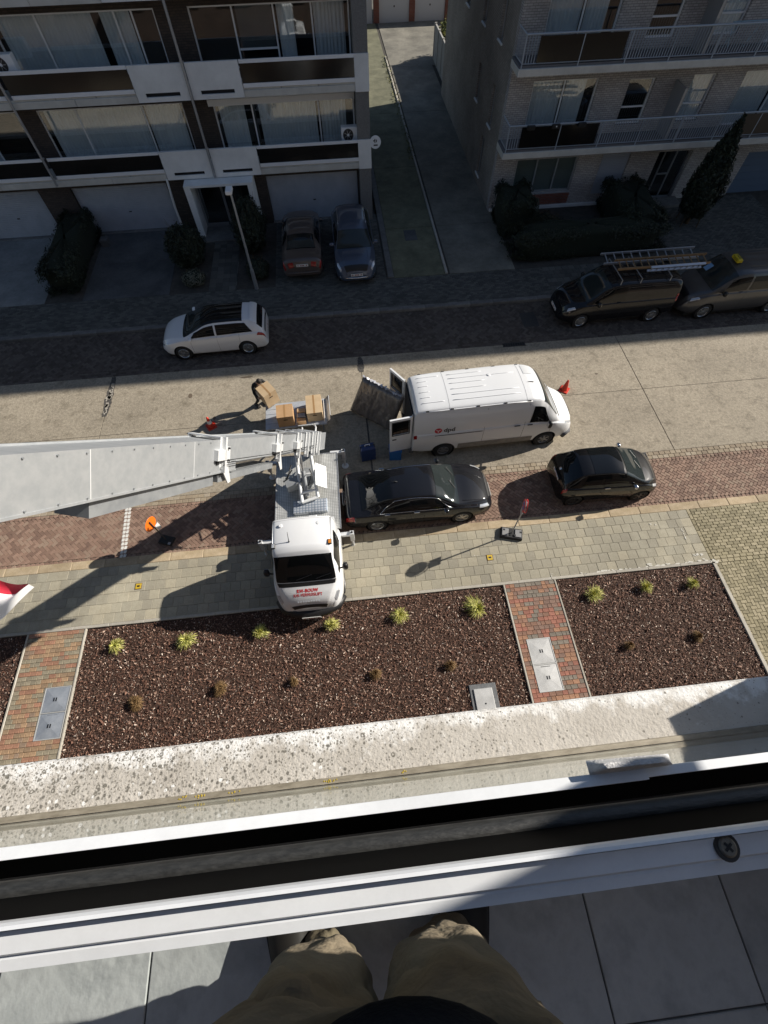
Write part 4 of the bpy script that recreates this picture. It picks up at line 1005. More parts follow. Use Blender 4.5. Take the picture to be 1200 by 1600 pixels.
for s_ in (-.35,.15): MB().tube([c.S(3.60,9.6,1)+Vector((0,s_,.015)),c.S(3.42,9.6,1)+Vector((0,s_+.28,.028))],.01,5).build('wiper', M_black, t)

# ---- small black city car
t = place('small rounded black city car with glass roof ahead of the saloon', 'city_car', 'car', (6.24,7.66,0), R(-1.2), GP)
c = Car(sedan(3.55,1.49,.815,'bubble'), t)
car_common(c, 3.55, P_black2, (2.76,2.02,.07,.06), (.17,.58,-.02,-.03), [(1.35,2.50,.0,-.16),(.62,1.26,.14,0)], [.58,2.88], .29, .815, rim=M_rimd, doors=[[(1.31,6.0),(1.28,1.6)],[(2.46,5.9),(2.44,1.6)]])
c.top('glass_roof', M_glassd, .98,1.94,7.75,.008,8,14,0,.06)
c.top('roof_spoiler', P_black2, .60,.76,7.4,.014,4,14)
for sg in (-1,1):
    c.side('taillight', M_tl, .05,.16,4.6,6.0,sg,.02,.03); c.side('headlight', M_hl, 3.12,3.32,5.0,6.3,sg); c.mirror(2.42,6.1,sg,M_chrome,(.12,.18,.13),.11); c.handle(1.5,5.3,sg,M_chrome,.18)
    c.line('roof_rail_trim', P_black2, [(.8,7.3,sg),(1.95,7.3,sg)], .012)
c.plate(.005,.86,False,.5,.11,R(-10)); c.plate(3.56,.42,True)
MB().lathe([(0,0),(.045,.0),(.05,.01),(.0,.014)],16).build('badge', M_chrome, t).matrix_local = Matrix.Translation(c.S(.14,9.8,1)+Vector((-.02,0,.01))) @ Euler((0,R(-50),0)).to_matrix().to_4x4()
c.top('bonnet_trim', M_chrome, 3.36,3.39,8.6,.008,2,10)
for s_ in (-.3,.12): MB().tube([c.S(2.77,9.6,1)+Vector((0,s_,.015)),c.S(2.62,9.6,1)+Vector((0,s_+.26,.028))],.009,5).build('wiper', M_black, t)

# ---- white hatchback in the shade
P_white = paint('white', (.72,.73,.75), 0, .3)
t = place('white hatchback with black glass roof parked in the far shade', 'hatchback_car', 'car', (-3.18,16.16,0), math.pi+R(.8), GP)
c = Car(sedan(4.36,1.5,.897,'hatch'), t)
car_common(c, 4.36, P_white, (3.26,2.44,.08,.08), (.13,.39,-.02,-.03), [(2.02,3.05,.0,-.22),(.50,1.94,.26,0)], [.86,3.50], .325, .895, doors=[[(1.98,6.0),(1.98,1.6)],[(3.04,5.9),(3.06,1.6)],[(1.05,6.0),(1.1,3.8)]])
c.top('glass_roof', M_glassd, .84,2.46,7.22,.007,10,14,0,.08)
c.top('roof_spoiler', P_white, .30,.55,7.25,.022,4,14)
for sg in (-1,1):
    c.side('taillight', M_tl, .03,.36,4.7,5.75,sg,.06,-.08); c.side('headlight', M_hl, 3.98,4.24,5.0,6.0,sg); c.mirror(3.02,6.12,sg,M_alu,(.13,.21,.14),.13); c.handle(2.15,5.35,sg,P_white); c.handle(1.25,5.35,sg,P_white)
    c.line('sill_strip', M_black, [(1.25,1.5,sg),(3.1,1.5,sg)], .03, .0)
c.plate(-.005,.72,False); c.plate(4.37,.42,True); c.top('grille', M_black, 4.24,4.34,8.2,.006,5,10)
c.top('lower_tailgate', M_glassd, .03,.05,7.6,.004,2,10)

# ---- two cars in the parking bay
P_brown = paint('brown', (.10,.078,.07), .3, .4); P_blue = paint('slate_blue', (.06,.08,.125), .3, .35)
t = place('brown saloon parked nose-in before the garage, rear lights to the street', 'saloon_car', 'car', (-1.66,19.62,0.10), R(90), GP)
c = Car(sedan(4.7,1.42,.91,'notch'), t)
car_common(c, 4.7, P_brown, (3.52,2.82,.06,.06), (.82,1.52,-.03,-.05), [(2.1,3.24,0,-.2),(1.22,2.02,.22,0)], [1.0,3.75], .32, .905, glassm=None, doors=[[(2.06,6.0),(2.06,1.6)],[(3.2,5.9),(3.2,1.6)]])
for sg in (-1,1):
    c.side('taillight', M_tl, .02,.16,4.4,5.8,sg); c.mirror(3.15,6.1,sg,P_brown,(.13,.2,.13),.13)
    c.patch('taillight', M_tl, lambda p,q,sg=sg: (.014+.05*p, 7.5+1.25*q, sg), 3, 5, .008)
c.plate(-.012,.80,False); c.line('bumper_trim', M_chrome, [(.05,3.6,1),(.02,3.6,1)], .01)
bt = MB(); bt.tube([Vector((.16,-.86,.47)),Vector((.03,-.72,.47)),Vector((-.02,-.4,.47)),Vector((-.03,0,.47)),Vector((-.02,.4,.47)),Vector((.03,.72,.47)),Vector((.16,.86,.47))],.035,8); bt.build('rear_bumper', P_brown, t, smooth=True)
c.top('parcel_shelf_reflection', M_glasst, .86,1.22,7.35,.010,4,12,-.02,-.03)
t = place('slate blue crossover parked backwards beside the brown saloon', 'crossover_car', 'car', (.70,23.55,0.10), R(-90), GP)
c = Car(sedan(4.5,1.6,.93,'suv'), t)
car_common(c, 4.5, P_blue, (3.36,2.54,.07,.07), (.22,.62,-.02,-.04), [(2.0,3.1,0,-.2),(.7,1.92,.2,0)], [.85,3.6], .35, .925, doors=[[(1.96,6.0),(1.96,1.6)],[(3.1,5.9),(3.1,1.6)]])
for sg in (-1,1):
    c.side('headlight', M_hl, 4.06,4.38,5.0,6.2,sg,.02,-.04); c.mirror(3.05,6.1,sg,P_blue,(.14,.22,.16),.14)
    c.line('bonnet_crease', P_blue, [(3.5,8.6,sg),(4.2,8.3,sg)], .016, .004); c.line('roof_rail', M_chrome, [(.8,7.3,sg),(2.2,7.3,sg)], .014, .02)
c.top('grille', M_black, 4.30,4.43,7.9,.008,6,12); c.plate(4.52,.55,True)
bt = MB(); bt.tube([Vector((4.32,-.8,.42)),Vector((4.46,-.55,.40)),Vector((4.52,0,.40)),Vector((4.46,.55,.40)),Vector((4.32,.8,.42))],.04,8); bt.build('front_bumper_trim', M_chrome, t, smooth=True)

# ---- vans
def vanprof(L, H, hw, nose, zs=.3):
    """nose: list of (x from front, z) for the windscreen and bonnet line"""
    xf = lambda d: L-d
    zt = [(0,zs+.35),(.015,H*.55),(.04,H*.86),(.09,H-.09),(.2,H-.03),(.6,H)] + [(xf(d), z) for d, z in nose]
    return zt
def make_van(kind):
    if kind == 'delivery':
        L, H, hw = 5.9, 2.42, .975
        zt = [(0,.6),(.02,1.9),(.06,2.26),(.16,2.36),(.5,2.42),(3.0,2.44),(3.9,2.41),(4.22,2.33),(4.45,2.16),(5.02,1.42),(5.22,1.24),(5.55,1.12),(5.74,.98),(5.84,.80),(5.9,.5)]
        zr = [(0,.58),(.02,1.86),(.06,2.14),(.16,2.22),(.5,2.26),(3.0,2.28),(3.9,2.25),(4.22,2.18),(4.45,2.03),(5.02,1.37),(5.22,1.17),(5.55,1.03),(5.74,.9),(5.9,.46)]
        zb = [(0,.5),(.02,1.2),(.06,1.30),(3.0,1.30),(4.3,1.26),(4.8,1.20),(5.02,1.16),(5.22,1.08),(5.55,.93),(5.74,.8),(5.9,.42)]
        wm = [(0,.94),(.06,.97),(3,.975),(4.9,.97),(5.3,.93),(5.6,.85),(5.8,.70),(5.9,.55)]
        wb = [(0,.91),(.06,.94),(3,.955),(4.6,.945),(5.02,.90),(5.3,.83),(5.6,.73),(5.8,.58),(5.9,.45)]
        wr = [(0,.80),(.06,.82),(3,.835),(3.9,.83),(4.22,.80),(4.45,.76),(5.02,.80),(5.3,.72),(5.6,.6),(5.9,.38)]
    elif kind == 'small':
        L, H, hw = 4.75, 1.85, .91
        zt = [(0,.6),(.02,1.4),(.06,1.68),(.16,1.78),(.5,1.84),(2.2,1.86),(2.8,1.80),(3.1,1.68),(3.85,1.14),(4.3,1.05),(4.55,.9),(4.68,.72),(4.75,.5)]
        zr = [(0,.58),(.02,1.36),(.06,1.58),(.16,1.66),(.5,1.71),(2.2,1.73),(2.8,1.68),(3.1,1.56),(3.85,1.08),(4.3,.96),(4.55,.82),(4.75,.46)]
        zb = [(0,.5),(.02,.95),(.06,1.06),(2.5,1.06),(3.3,1.03),(3.85,1.0),(4.3,.88),(4.55,.74),(4.75,.42)]
        wm = [(0,.86),(.06,.90),(2.5,.915),(4.0,.90),(4.4,.83),(4.65,.68),(4.75,.52)]
        wb = [(0,.83),(.06,.87),(2.5,.885),(3.85,.85),(4.4,.72),(4.65,.57),(4.75,.44)]
        wr = [(0,.72),(.06,.74),(2.2,.75),(2.8,.74),(3.1,.72),(3.85,.76),(4.4,.62),(4.65,.48),(4.75,.38)]
    else:
        L, H, hw = 4.9, 1.95, .95
        zt = [(0,.6),(.02,1.45),(.08,1.78),(.2,1.88),(.6,1.95),(2.6,1.97),(3.0,1.92),(3.3,1.80),(4.0,1.26),(4.4,1.14),(4.68,.98),(4.83,.76),(4.9,.5)]
        zr = [(0,.58),(.02,1.40),(.08,1.66),(.2,1.74),(.6,1.79),(2.6,1.81),(3.0,1.77),(3.3,1.67),(4.0,1.2),(4.4,1.05),(4.68,.9),(4.9,.46)]
        zb = [(0,.5),(.02,1.05),(.08,1.14),(2.6,1.14),(3.6,1.11),(4.0,1.08),(4.4,.95),(4.68,.8),(4.9,.42)]
        wm = [(0,.90),(.08,.94),(2.5,.955),(4.1,.94),(4.5,.87),(4.78,.72),(4.9,.56)]
        wb = [(0,.87),(.08,.91),(2.5,.925),(4.0,.89),(4.5,.77),(4.78,.62),(4.9,.48)]
        wr = [(0,.76),(.08,.79),(2.6,.80),(3.0,.79),(3.3,.77),(4.0,.81),(4.5,.67),(4.78,.53),(4.9,.4)]
    return L, hw, dict(zt=zt, zr=zr, zb=zb, wm=wm, wb=wb, wr=wr, zs=[(0,.42),(.4,.30),(L/2,.26),(L-.4,.24),(L,.3)])

P_van = paint('van_white', (.74,.75,.76), 0, .38, .6)
t = place('white delivery van with red round emblem and open rear doors', 'delivery_van', 'van', (1.80,10.24,0), R(1.6), GP)
L, hw, pf = make_van('delivery'); c = Car(pf, t)
c.body(P_van, [(1.12,.345,.42,hw),(4.80,.345,.42,hw)], smooth=30)
c.wheels([1.12,4.80], hw, .345, .24, 6, mat('steel_rim', (.22,.22,.23), .45, .6), False, .6)
for ax in (1.12,4.80):
    for sg in (-1,1): MB().lathe([(.42,sg*(hw-.27)),(.41,sg*(hw-.04))],28,(ax,0,.345),'y').build('wheel_arch_liner', M_black, t)
c.top('windshield', M_glasst, 4.99,4.36,7.15,ba=.05,bb=.05)
for sg in (-1,1):
    c.side('side_window', M_glassd, 4.02,4.80,6.06,6.80,sg,.02,-.34)
    c.side('headlight', M_hl, 5.42,5.72,5.2,6.2,sg); c.side('taillight', M_tl, .03,.14,4.6,5.7,sg)
    c.mirror(4.70,6.1,sg,M_black,(.14,.18,.30),.2); c.handle(4.05,5.3,sg,M_black); c.handle(3.6,5.3,sg,M_black,.2)
    for pts in ([(3.86,6.9),(3.86,1.8)],[(2.45,6.9),(2.45,1.6)],[(4.88,5.8),(4.86,3)]): c.line('door_seam', M_seam, [(x,v,sg) for x,v in pts], .005, .003)
    c.line('side_rail', M_black, [(.75,4.85,sg),(2.40,4.85,sg)], .014, .01)
    c.side('side_cladding', mat('grey_cladding', (.20,.19,.175), .8, c2=(.28,.26,.23), scale=6), 1.62,4.30,2.0,3.3,sg,0,0,.008,20,3)
    c.line('roof_gutter', P_van, [(.3,7.02,sg),(3.9,7.02,sg)], .018, .012)
    for k, x in enumerate((.45,1.25,2.1,3.0,3.8)): 
        p = c.S(x,7.15,sg); MB().bbox(p.x-.05,p.x+.05,p.y-.02,p.y+.02,p.z,p.z+.03,.005).build('roof_plug', M_black, t)
for k, yv in enumerate((-.52,-.3,-.1,.12,.32,.54)):
    for (xa, xb) in ((.30,1.05) if k in (0,5) else (.30,.62), (1.32,3.55) if k in (0,1,4) else (1.32,2.5)):
        P_ = []
        for q in range(9):
            x = xa+(xb-xa)*q/8; vv_ = 10-abs(yv)/.42*.5 if abs(yv) < .42 else 9-(abs(yv)-.42)/.34; pp = c.S(x,max(7.3,10-abs(yv)/c.p['wr'](x)*2.2 if abs(yv) < .4 else 9.0-(abs(yv)-.4)/.35),1 if yv >= 0 else -1)
            P_.append(pp+Vector((0,0,.002)))
        MB().tube(P_,.011,6).build('roof_rib', P_van, t, smooth=True)
for x in (1.17,3.72): c.top('roof_seam', mat('van_seam', (.42,.43,.44), .5), x,x+.012,7.3,.004,2,14)
c.patch('roof_hatch', mat('van_hatch', (.60,.61,.62), .4), lambda p,q: (3.86+.32*p,8.2+1.2*q,1), 5, 5, .008)
MB().tube([c.S(4.1,9.7,-1),c.S(4.1,9.7,-1)+Vector((-.05,0,.03)),c.S(4.1,9.7,-1)+Vector((-.2,0,.06))],[.02,.012,.005],6).build('roof_antenna', M_black, t)
MB().lathe([(.05,.0),(.06,.015),(.045,.022),(0,.022)],16).build('roof_vent', P_van, t).location = c.S(2.7,9.2,1)
c.top('bonnet_vent', M_black, 5.10,5.16,7.8,.006,3,12); c.top('grille', M_black, 5.72,5.84,8.0,.008,4,12); c.plate(5.92,.45,True)
fb = MB(); fb.tube([Vector((5.5,-.9,.36)),Vector((5.78,-.72,.36)),Vector((5.9,-.3,.36)),Vector((5.9,.3,.36)),Vector((5.78,.72,.36)),Vector((5.5,.9,.36))],.09,8); fb.build('front_bumper', mat('bumper_grey', (.10,.10,.105), .7), t, smooth=True)
rb = MB(); rb.bbox(-.10,.06,-.93,.93,.38,.52,.02); rb.build('rear_bumper', MATS['bumper_grey'], t)
# flat near-black panel in place of the unlit cargo space
MB().box(-.012,.02,-.74,.74,.56,2.10).build('dark_cargo_panel', M_room, t)
MB().box(-.02,-.005,-.80,-.742,.50,2.16).build('door_jamb', P_van, t); MB().box(-.02,-.005,.742,.80,.50,2.16).build('door_jamb', P_van, t)
def rear_door(sg, ang, label=None):
    d = bpy.data.objects.new('rear_door', None); COL.objects.link(d)
    w, h = .74, 1.60
    m = MB()   # slab in local x 0..w , thickness y, z 0..h with a window opening
    mm = wall_holes(0,w,0,h,-.03,.06,[(.10,w-.10,.86,1.46)])
    me = mm.mesh('rear_door', True); me.materials.append(P_van)
    bpy.data.objects.remove(d); d = link('rear_door', me, None, t)
    d.location = (-.04, sg*.80, .52); d.rotation_euler = (0,0,ang)
    MB().box(.10,w-.10,-.008,.008,.86,1.46).build('pane', M_glassd, d)
    MB().box(.08,w-.08,.031,.036,.84,1.48).build('window_seal', M_black, d) if False else None
    fr = MB(); fr.box(.06,w-.06,-.036,-.030,1.46,1.50); fr.box(.06,w-.06,-.036,-.030,.82,.86); fr.box(.06,.10,-.036,-.030,.86,1.46); fr.box(w-.10,w-.06,-.036,-.030,.86,1.46)
    fr.build('window_seal', M_black, d)
    fr2 = MB(); fr2.box(.06,w-.06,.030,.036,1.46,1.50); fr2.box(.06,w-.06,.030,.036,.82,.86); fr2.box(.06,.10,.030,.036,.86,1.46); fr2.box(w-.10,w-.06,.030,.036,.86,1.46); fr2.build('window_seal', M_black, d)
    MB().bbox(w-.22,w-.08,.031,.05,.62,.66,.004).build('handle', M_black, d); MB().bbox(w-.22,w-.08,-.05,-.031,.62,.66,.004).build('handle', M_black, d)
    return d
rear_door(-1, R(180+6)); rear_door(1, R(122))
# emblem on the flank: red disc with white ribbon, black lower-case letters
def flank_project(me, x0, z0, name, material, parent, off=.006):
    bv = BVHTree.FromObject(c.bo, bpy.context.evaluated_depsgraph_get())
    for v in me.vertices:
        x, z = x0+v.co.x, z0+v.co.y
        hit = bv.ray_cast(Vector((x,-3,z)), Vector((0,1,0)))
        v.co = (x, (hit[0].y if hit[0] else -.97)-off, z)
    me.materials.clear(); me.materials.append(material)
    return link(name, me, None, parent)
bpy.context.view_layer.update()
disc = MB(); n_ = 28
disc.add([(0,0,0)]+[(.125*math.cos(6.283*k/n_),.125*math.sin(6.283*k/n_),0) for k in range(n_)], [(0,1+k,1+(k+1)%n_) for k in range(n_)])
em = flank_project(disc.mesh('emblem'), .86, 1.42, 'emblem', mat('emblem_red', (.55,.015,.03), .5), t)
rb_ = MB(); rb_.add([(-.09,.035,0),(-.08,.065,0),(.0,.015,0),(.0,-.02,0)],[(0,1,2,3)]); rb_.add([(.09,.035,0),(.08,.065,0),(.0,.015,0),(.0,-.02,0)],[(0,3,2,1)]); rb_.add([(-.016,.0,0),(.016,.0,0),(.016,-.09,0),(-.016,-.09,0)],[(0,1,2,3)])
flank_project(rb_.mesh('emblem_ribbon'), .86, 1.42, 'emblem_ribbon', M_plate, em, .010)
flank_project(text_mesh('dpd', .26, 0, .006), 1.24, 1.42, 'lettering', mat('letter_dark', (.04,.035,.03), .6), t)

t = place('black panel van carrying three ladders on its roof', 'panel_van', 'van', (13.55,16.24,0), math.pi+R(.8), GP)
L, hw, pf = make_van('small'); c = Car(pf, t)
P_bvan = paint('van_black', (.006,.006,.008), 0, .5)
car_common(c, L, P_bvan, (3.83,2.98,.05,.05), (.045,.055,0,0), [(2.35,3.50,0,-.36)], [.80,3.86], .315, hw, doors=[[(2.3,6.9),(2.3,1.6)],[(3.5,5.9),(3.5,1.6)],[(1.25,6.9),(1.25,2)]], double=False, spokes=7)
for sg in (-1,1):
    c.side('headlight', M_hl, 4.22,4.52,4.9,6.2,sg,.03,-.05); c.side('taillight', M_tl, .03,.12,4.5,6.3,sg); c.mirror(3.42,6.1,sg,P_bvan,(.13,.18,.2),.15); c.handle(2.5,5.3,sg,P_bvan)
c.plate(4.77,.5,True); VANP = t
rk = MB()
for x in (.7,1.9,2.7): rk.cyl((x,-.72,1.93),(x,.72,1.93),.02,n=6); rk.cyl((x,-.72,1.74),(x,-.72,1.93),.018,n=6); rk.cyl((x,.72,1.74),(x,.72,1.93),.018,n=6)
rk.build('roof_rack', M_alug, t)
def ladder(label, x0, x1, y, z, w, mt_, n, tilt):
    o = thing('ladder', label, 'ladder', (0,0,0), 0, 'ladders on the black van roof'); o.location = (x0, y, z)
    Ln = x1-x0; mt3 = Euler((R(tilt),0,0)).to_matrix()
    for k in (-1,1):
        MB().obox(mt3 @ Vector((0,k*w/2,0))+Vector((Ln/2,0,0)),(Ln,.045,.085),mt3).build('rail', mt_, o)
    for k in range(n):
        p = Vector((Ln*(k+.5)/n,0,0)); MB().cyl(p+mt3@Vector((0,-w/2,0)),p+mt3@Vector((0,w/2,0)),.021,n=8).build('rung', mt_, o)
M_lad = mat('ladder_aluminium', (.42,.45,.50), .4, .7); M_wood = mat('ladder_wood', (.27,.175,.09), .7, c2=(.20,.125,.06), scale=8, stretch=(1,8,8))
ladder('silver aluminium ladder on the far side of the black van roof', 10.45, 14.35, 16.78, 2.02, .50, M_lad, 11, 12)
ladder('wooden ladder in the middle of the black van roof', 10.80, 14.55, 16.22, 2.10, .46, M_wood, 13, 10)
ladder('short grey ladder standing on edge at the near side of the black van roof', 12.0, 14.2, 15.86, 2.06, .26, M_lad, 9, -60)

t = place('dark grey taxi minibus with yellow roof lamp at the right edge', 'taxi_minibus', 'van', (18.86,16.24,0), math.pi+R(.8), GP)
L, hw, pf = make_van('bus'); c = Car(pf, t)
P_gvan = paint('van_grey', (.075,.076,.08), .4, .4)
car_common(c, L, P_gvan, (3.98,3.18,.05,.05), (.045,.055,0,0), [(2.60,3.62,0,-.30),(1.35,2.5,0,0),(.25,1.25,0,0)], [.92,3.90], .34, hw, doors=[[(2.55,6.95),(2.55,1.6)],[(3.66,5.9),(3.66,1.6)],[(1.3,6.95),(1.3,1.6)]], double=False, spokes=7)
for sg in (-1,1):
    c.side('headlight', M_hl, 4.35,4.66,4.9,6.2,sg,.03,-.05); c.side('taillight', M_tl, .03,.12,4.5,6.3,sg); c.mirror(3.58,6.1,sg,M_black,(.14,.2,.2),.16); c.handle(2.75,5.3,sg,P_gvan)
c.plate(4.92,.5,True); c.top('grille', M_black, 4.66,4.8,8.0,.007,4,12)
for k in (-.5,-.17,.17,.5): MB().tube([c.S(.3,9,1 if k > 0 else -1)*1.0+Vector((0,k-(.4 if k > 0 else -.4),.02)),c.S(2.7,9,1 if k > 0 else -1)+Vector((0,k-(.4 if k > 0 else -.4),.02))],.012,5).build('roof_rib', P_gvan, t)
c.patch('parking_card', mat('blue_card', (.25,.45,.70), .6), lambda p,q: (3.60+.22*p,8.6+.7*q,-1), 3, 3, .011)
lm = MB().bbox(-.10,.10,-.22,.22,0,.13,.03).build('taxi_lamp', mat('taxi_yellow', (.62,.47,.02), .35), t); lm.location = (3.05,0,1.95); lm.rotation_euler = (0,0,0)
for sg, rz in ((1,R(90)),(-1,R(-90))):
    lt = link('lettering', text_mesh('TAXI', .13, .001, .003), M_black, lm); lt.location = (sg*.102,0,.065); lt.rotation_euler = (R(90),0,rz)
lt = link('lettering', text_mesh('TAXI', .13, .001, .003), M_black, lm); lt.location = (0,0,.131); lt.rotation_euler = (0,0,R(90))

for o in COL.objects:
    if o.parent is None and o.get('label'):
        if o.name.startswith('delivery_van'): o.scale = (.97,.98,.98)
        if o.name.startswith('hatchback'): o.scale = (.965,.97,.97)
        if o.name.startswith('city_car'): o.scale = (.945,.96,.97)
        if o['label'].startswith('black liftback'): o.scale = (.975,.98,.98)
# ================================================================== LIFT TRUCK
P_cab = paint('cab_white', (.76,.77,.78), 0, .35, .8)
M_wsteel = mat('white_steel', (.66,.67,.68), .45, .1, c2=(.56,.57,.58), scale=5)
M_lift = mat('lift_aluminium', (.40,.42,.435), .42, .4, c2=(.47,.485,.495), scale=2.2, detail=12, stretch=(1,3,3))
M_liftw = mat('lift_white', (.70,.71,.71), .45, .15)
M_liftg = mat('lift_grey', (.27,.285,.30), .5, .4, c2=(.36,.375,.385), scale=3)
def checker(name, c1, c2, sc=26.0):
    m, t, b = principled(name); L = t.links.new
    tc = N(t, 'ShaderNodeTexCoord'); mp = N(t, 'ShaderNodeMapping'); mp.inputs['Scale'].default_value = (sc,sc,sc); L(tc.outputs['Object'], mp.inputs[0])
    v = N(t, 'ShaderNodeTexVoronoi'); v.inputs['Randomness'].default_value = 0.0; v.inputs['Scale'].default_value = 1.0; v.voronoi_dimensions = '2D'; L(mp.outputs[0], v.inputs['Vector'])
    r = ramp(t, [(.30, c2), (.46, c1)]); L(v.outputs['Distance'], r.inputs[0]); 
    n = N(t, 'ShaderNodeTexNoise'); n.inputs['Scale'].default_value = 3; L(tc.outputs['Object'], n.inputs['Vector']); r2_ = ramp(t, [(.3,W(.75)),(.7,W(1.1))]); L(n.outputs['Fac'], r2_.inputs[0])
    mx = N(t, 'ShaderNodeMix', data_type='RGBA', blend_type='MULTIPLY'); mx.inputs[0].default_value = 1; L(r.outputs[0], mx.inputs[6]); L(r2_.outputs[0], mx.inputs[7]); L(mx.outputs[2], b.inputs['Base Color'])
    bp = N(t, 'ShaderNodeBump'); bp.invert = True; bp.inputs['Strength'].default_value = .8; bp.inputs['Distance'].default_value = .006; L(v.outputs['Distance'], bp.inputs['Height']); L(bp.outputs[0], b.inputs['Normal'])
    b.inputs['Roughness'].default_value = .42; b.inputs['Metallic'].default_value = .45
    return m
M_check = checker('checker_plate', (.42,.42,.40), (.72,.72,.69), 18)
M_check2 = checker('checker_plate_blue', (.30,.35,.42), (.60,.63,.67), 11)
TR = thing('lift_truck', 'white flatbed lift truck with red lettering on its bonnet', 'truck', (-1.70,6.22,0), R(-90.6), GP)
prof = dict(
 zt=[(0,1.9),(.02,2.12),(.06,2.22),(.15,2.27),(.5,2.29),(.9,2.26),(1.05,2.20),(1.14,2.11),(1.56,1.50),(1.63,1.42),(1.9,1.20),(2.04,1.03),(2.12,.82),(2.17,.55)],
 zr=[(0,1.86),(.02,2.05),(.06,2.12),(.15,2.15),(.5,2.17),(.9,2.14),(1.05,2.08),(1.14,2.0),(1.56,1.44),(1.63,1.34),(1.9,1.10),(2.04,.93),(2.17,.5)],
 zb=[(0,1.22),(1.0,1.22),(1.4,1.20),(1.56,1.18),(1.63,1.16),(1.9,.98),(2.04,.83),(2.17,.46)],
 wm=[(0,.93),(.05,.955),(1.3,.965),(1.62,.94),(1.88,.87),(2.04,.77),(2.13,.66),(2.17,.56)],
 wb=[(0,.90),(.05,.92),(1.2,.93),(1.56,.89),(1.88,.77),(2.04,.67),(2.13,.56),(2.17,.46)],
 wr=[(0,.76),(.06,.78),(.9,.78),(1.14,.76),(1.56,.80),(1.63,.78),(1.88,.66),(2.04,.56),(2.17,.38)],
 zs=[(0,.42),(1.0,.36),(1.8,.30),(2.17,.28)])
c = Car(prof, TR)
c.body(P_cab, [(1.30,.35,.43,.965)], nst=64)
c.wheels([1.30], .965, .35, .22, 6, MATS['steel_rim'], False, .6)
for sg in (-1,1):
    MB().lathe([(.43,sg*.69),(.42,sg*.93)],28,(1.30,0,.35),'y').build('wheel_arch_liner', M_black, TR)
    c.side('side_window', M_glassd, .42,1.40,6.06,6.85,sg,.0,-.22)
    c.side('headlight', M_hl, 1.78,2.0,5.0,6.25,sg,.03,-.03)
    c.mirror(1.30,6.3,sg,M_black,(.14,.16,.30),.17)
    c.line('roof_rail', M_alug, [(.10,7.25,sg),(.92,7.25,sg)], .020, .015)
    c.line('door_seam', M_seam, [(.38,6.9,sg),(.38,1.7,sg)], .005, .003)
    p = c.S(.86,7.75,sg); MB().bbox(-.07,.07,-.05,.05,0,.05,.012).build('marker_lamp', M_black, TR).location = p; MB().bbox(-.05,.06,-.035,.035,.05,.056,.003).build('marker_lens', M_amber if sg > 0 else M_hl, TR).location = p
c.top('windshield', M_glassd, 1.56,1.10,7.12,ba=.05,bb=.04)
c.top('cowl', M_black, 1.575,1.66,7.1,.004,4,14,.05,.05)
c.top('grille', M_black, 2.085,2.125,7.4,.007,4,14,.0,.0)
fb = MB(); fb.tube([Vector((1.75,-.92,.48)),Vector((2.0,-.76,.48)),Vector((2.15,-.4,.48)),Vector((2.19,0,.48)),Vector((2.15,.4,.48)),Vector((2.0,.76,.48)),Vector((1.75,.92,.48))],[.10,.13,.14,.14,.14,.13,.10],10); fb.build('front_bumper', M_black, TR, smooth=True)
c.plate(2.335,.5,True)
for s_ in (-.42,.10): MB().tube([c.S(1.58,9.6,1)+Vector((0,s_,.02)),c.S(1.5,9.6,1)+Vector((0,s_+.42,.03))],.010,5).build('wiper', M_black, TR)
p = c.S(.8,9.2,-1); MB().tube([p,p+Vector((-.02,0,.05)),p+Vector((-.16,0,.26))],[.022,.01,.005],6).build('roof_antenna', M_black, TR)
for yv in (-.55,.45): MB().lathe([(.05,0),(.055,.02),(.04,.03),(0,.03)],16).build('roof_vent', P_cab, TR).location = (.30,yv,c.p['zt'](.3)-.035)
c.top('roof_seam', mat('cab_seam', (.5,.5,.51), .5), .13,.14,7.4,.004,2,12)
bpy.context.view_layer.update()
def hood_text(body, size, x0, bold=.004, sp=1.0):
    me = text_mesh(body, size, 0, bold, sp); bm = bmesh.new(); bm.from_mesh(me); bmesh.ops.subdivide_edges(bm, edges=[e for e in bm.edges if e.calc_length() > .03], cuts=2); bmesh.ops.triangulate(bm, faces=bm.faces); bm.to_mesh(me); bm.free()
    bv = BVHTree.FromObject(c.bo, bpy.context.evaluated_depsgraph_get())
    for v in me.vertices:
        x, y = x0-v.co.y, v.co.x
        h = bv.ray_cast(Vector((x,y,4)), Vector((0,0,-1))); v.co = (x, y, (h[0].z if h[0] else 1.2)+.006)
    me.materials.clear(); return link('lettering', me, mat('letter_red', (.62,.03,.035), .5), TR)
hood_text('RW-BOUW', .105, 1.815, .004, 1.12); hood_text('RW-VERHUISLIFT', .088, 1.905, .003, 1.18)
me = MB()
for k in range(9): me.obox((2.045,-.28+k*.07,1.045),(.004,.04,.05),Euler((0,R(45),0)).to_matrix())
me.build('brand_strip', M_alug, TR)
# flat bed: truck axis along -x (to the rear) from the cab
dk = MB(); dk.box(-2.92,-.16,-.965,.965,.93,1.0); D = dk.build('deck', M_check, TR)
sk = MB(); sk.box(-2.92,-.16,-.985,-.966,.90,1.015); sk.box(-2.92,-.16,.966,.985,.90,1.015); sk.box(-2.945,-2.921,-.985,.985,.90,1.015); sk.build('deck_edge', M_alug, TR)
ch = MB(); ch.box(-2.85,.1,-.45,-.33,.55,.93); ch.box(-2.85,.1,.33,.45,.55,.93); ch.box(-2.8,-2.6,-.6,.6,.6,.8); ch.box(-.15,0,-.8,.8,.5,.93); ch.build('chassis', M_black, TR)
c.wheels([-1.75], .94, .35, .26, 6, MATS['steel_rim'], False, .6)
for yv in (-.83,.83): MB().bbox(-2.2,-1.3,yv-.13,yv+.13,.74,.78,.02).build('mudguard', M_black, TR)
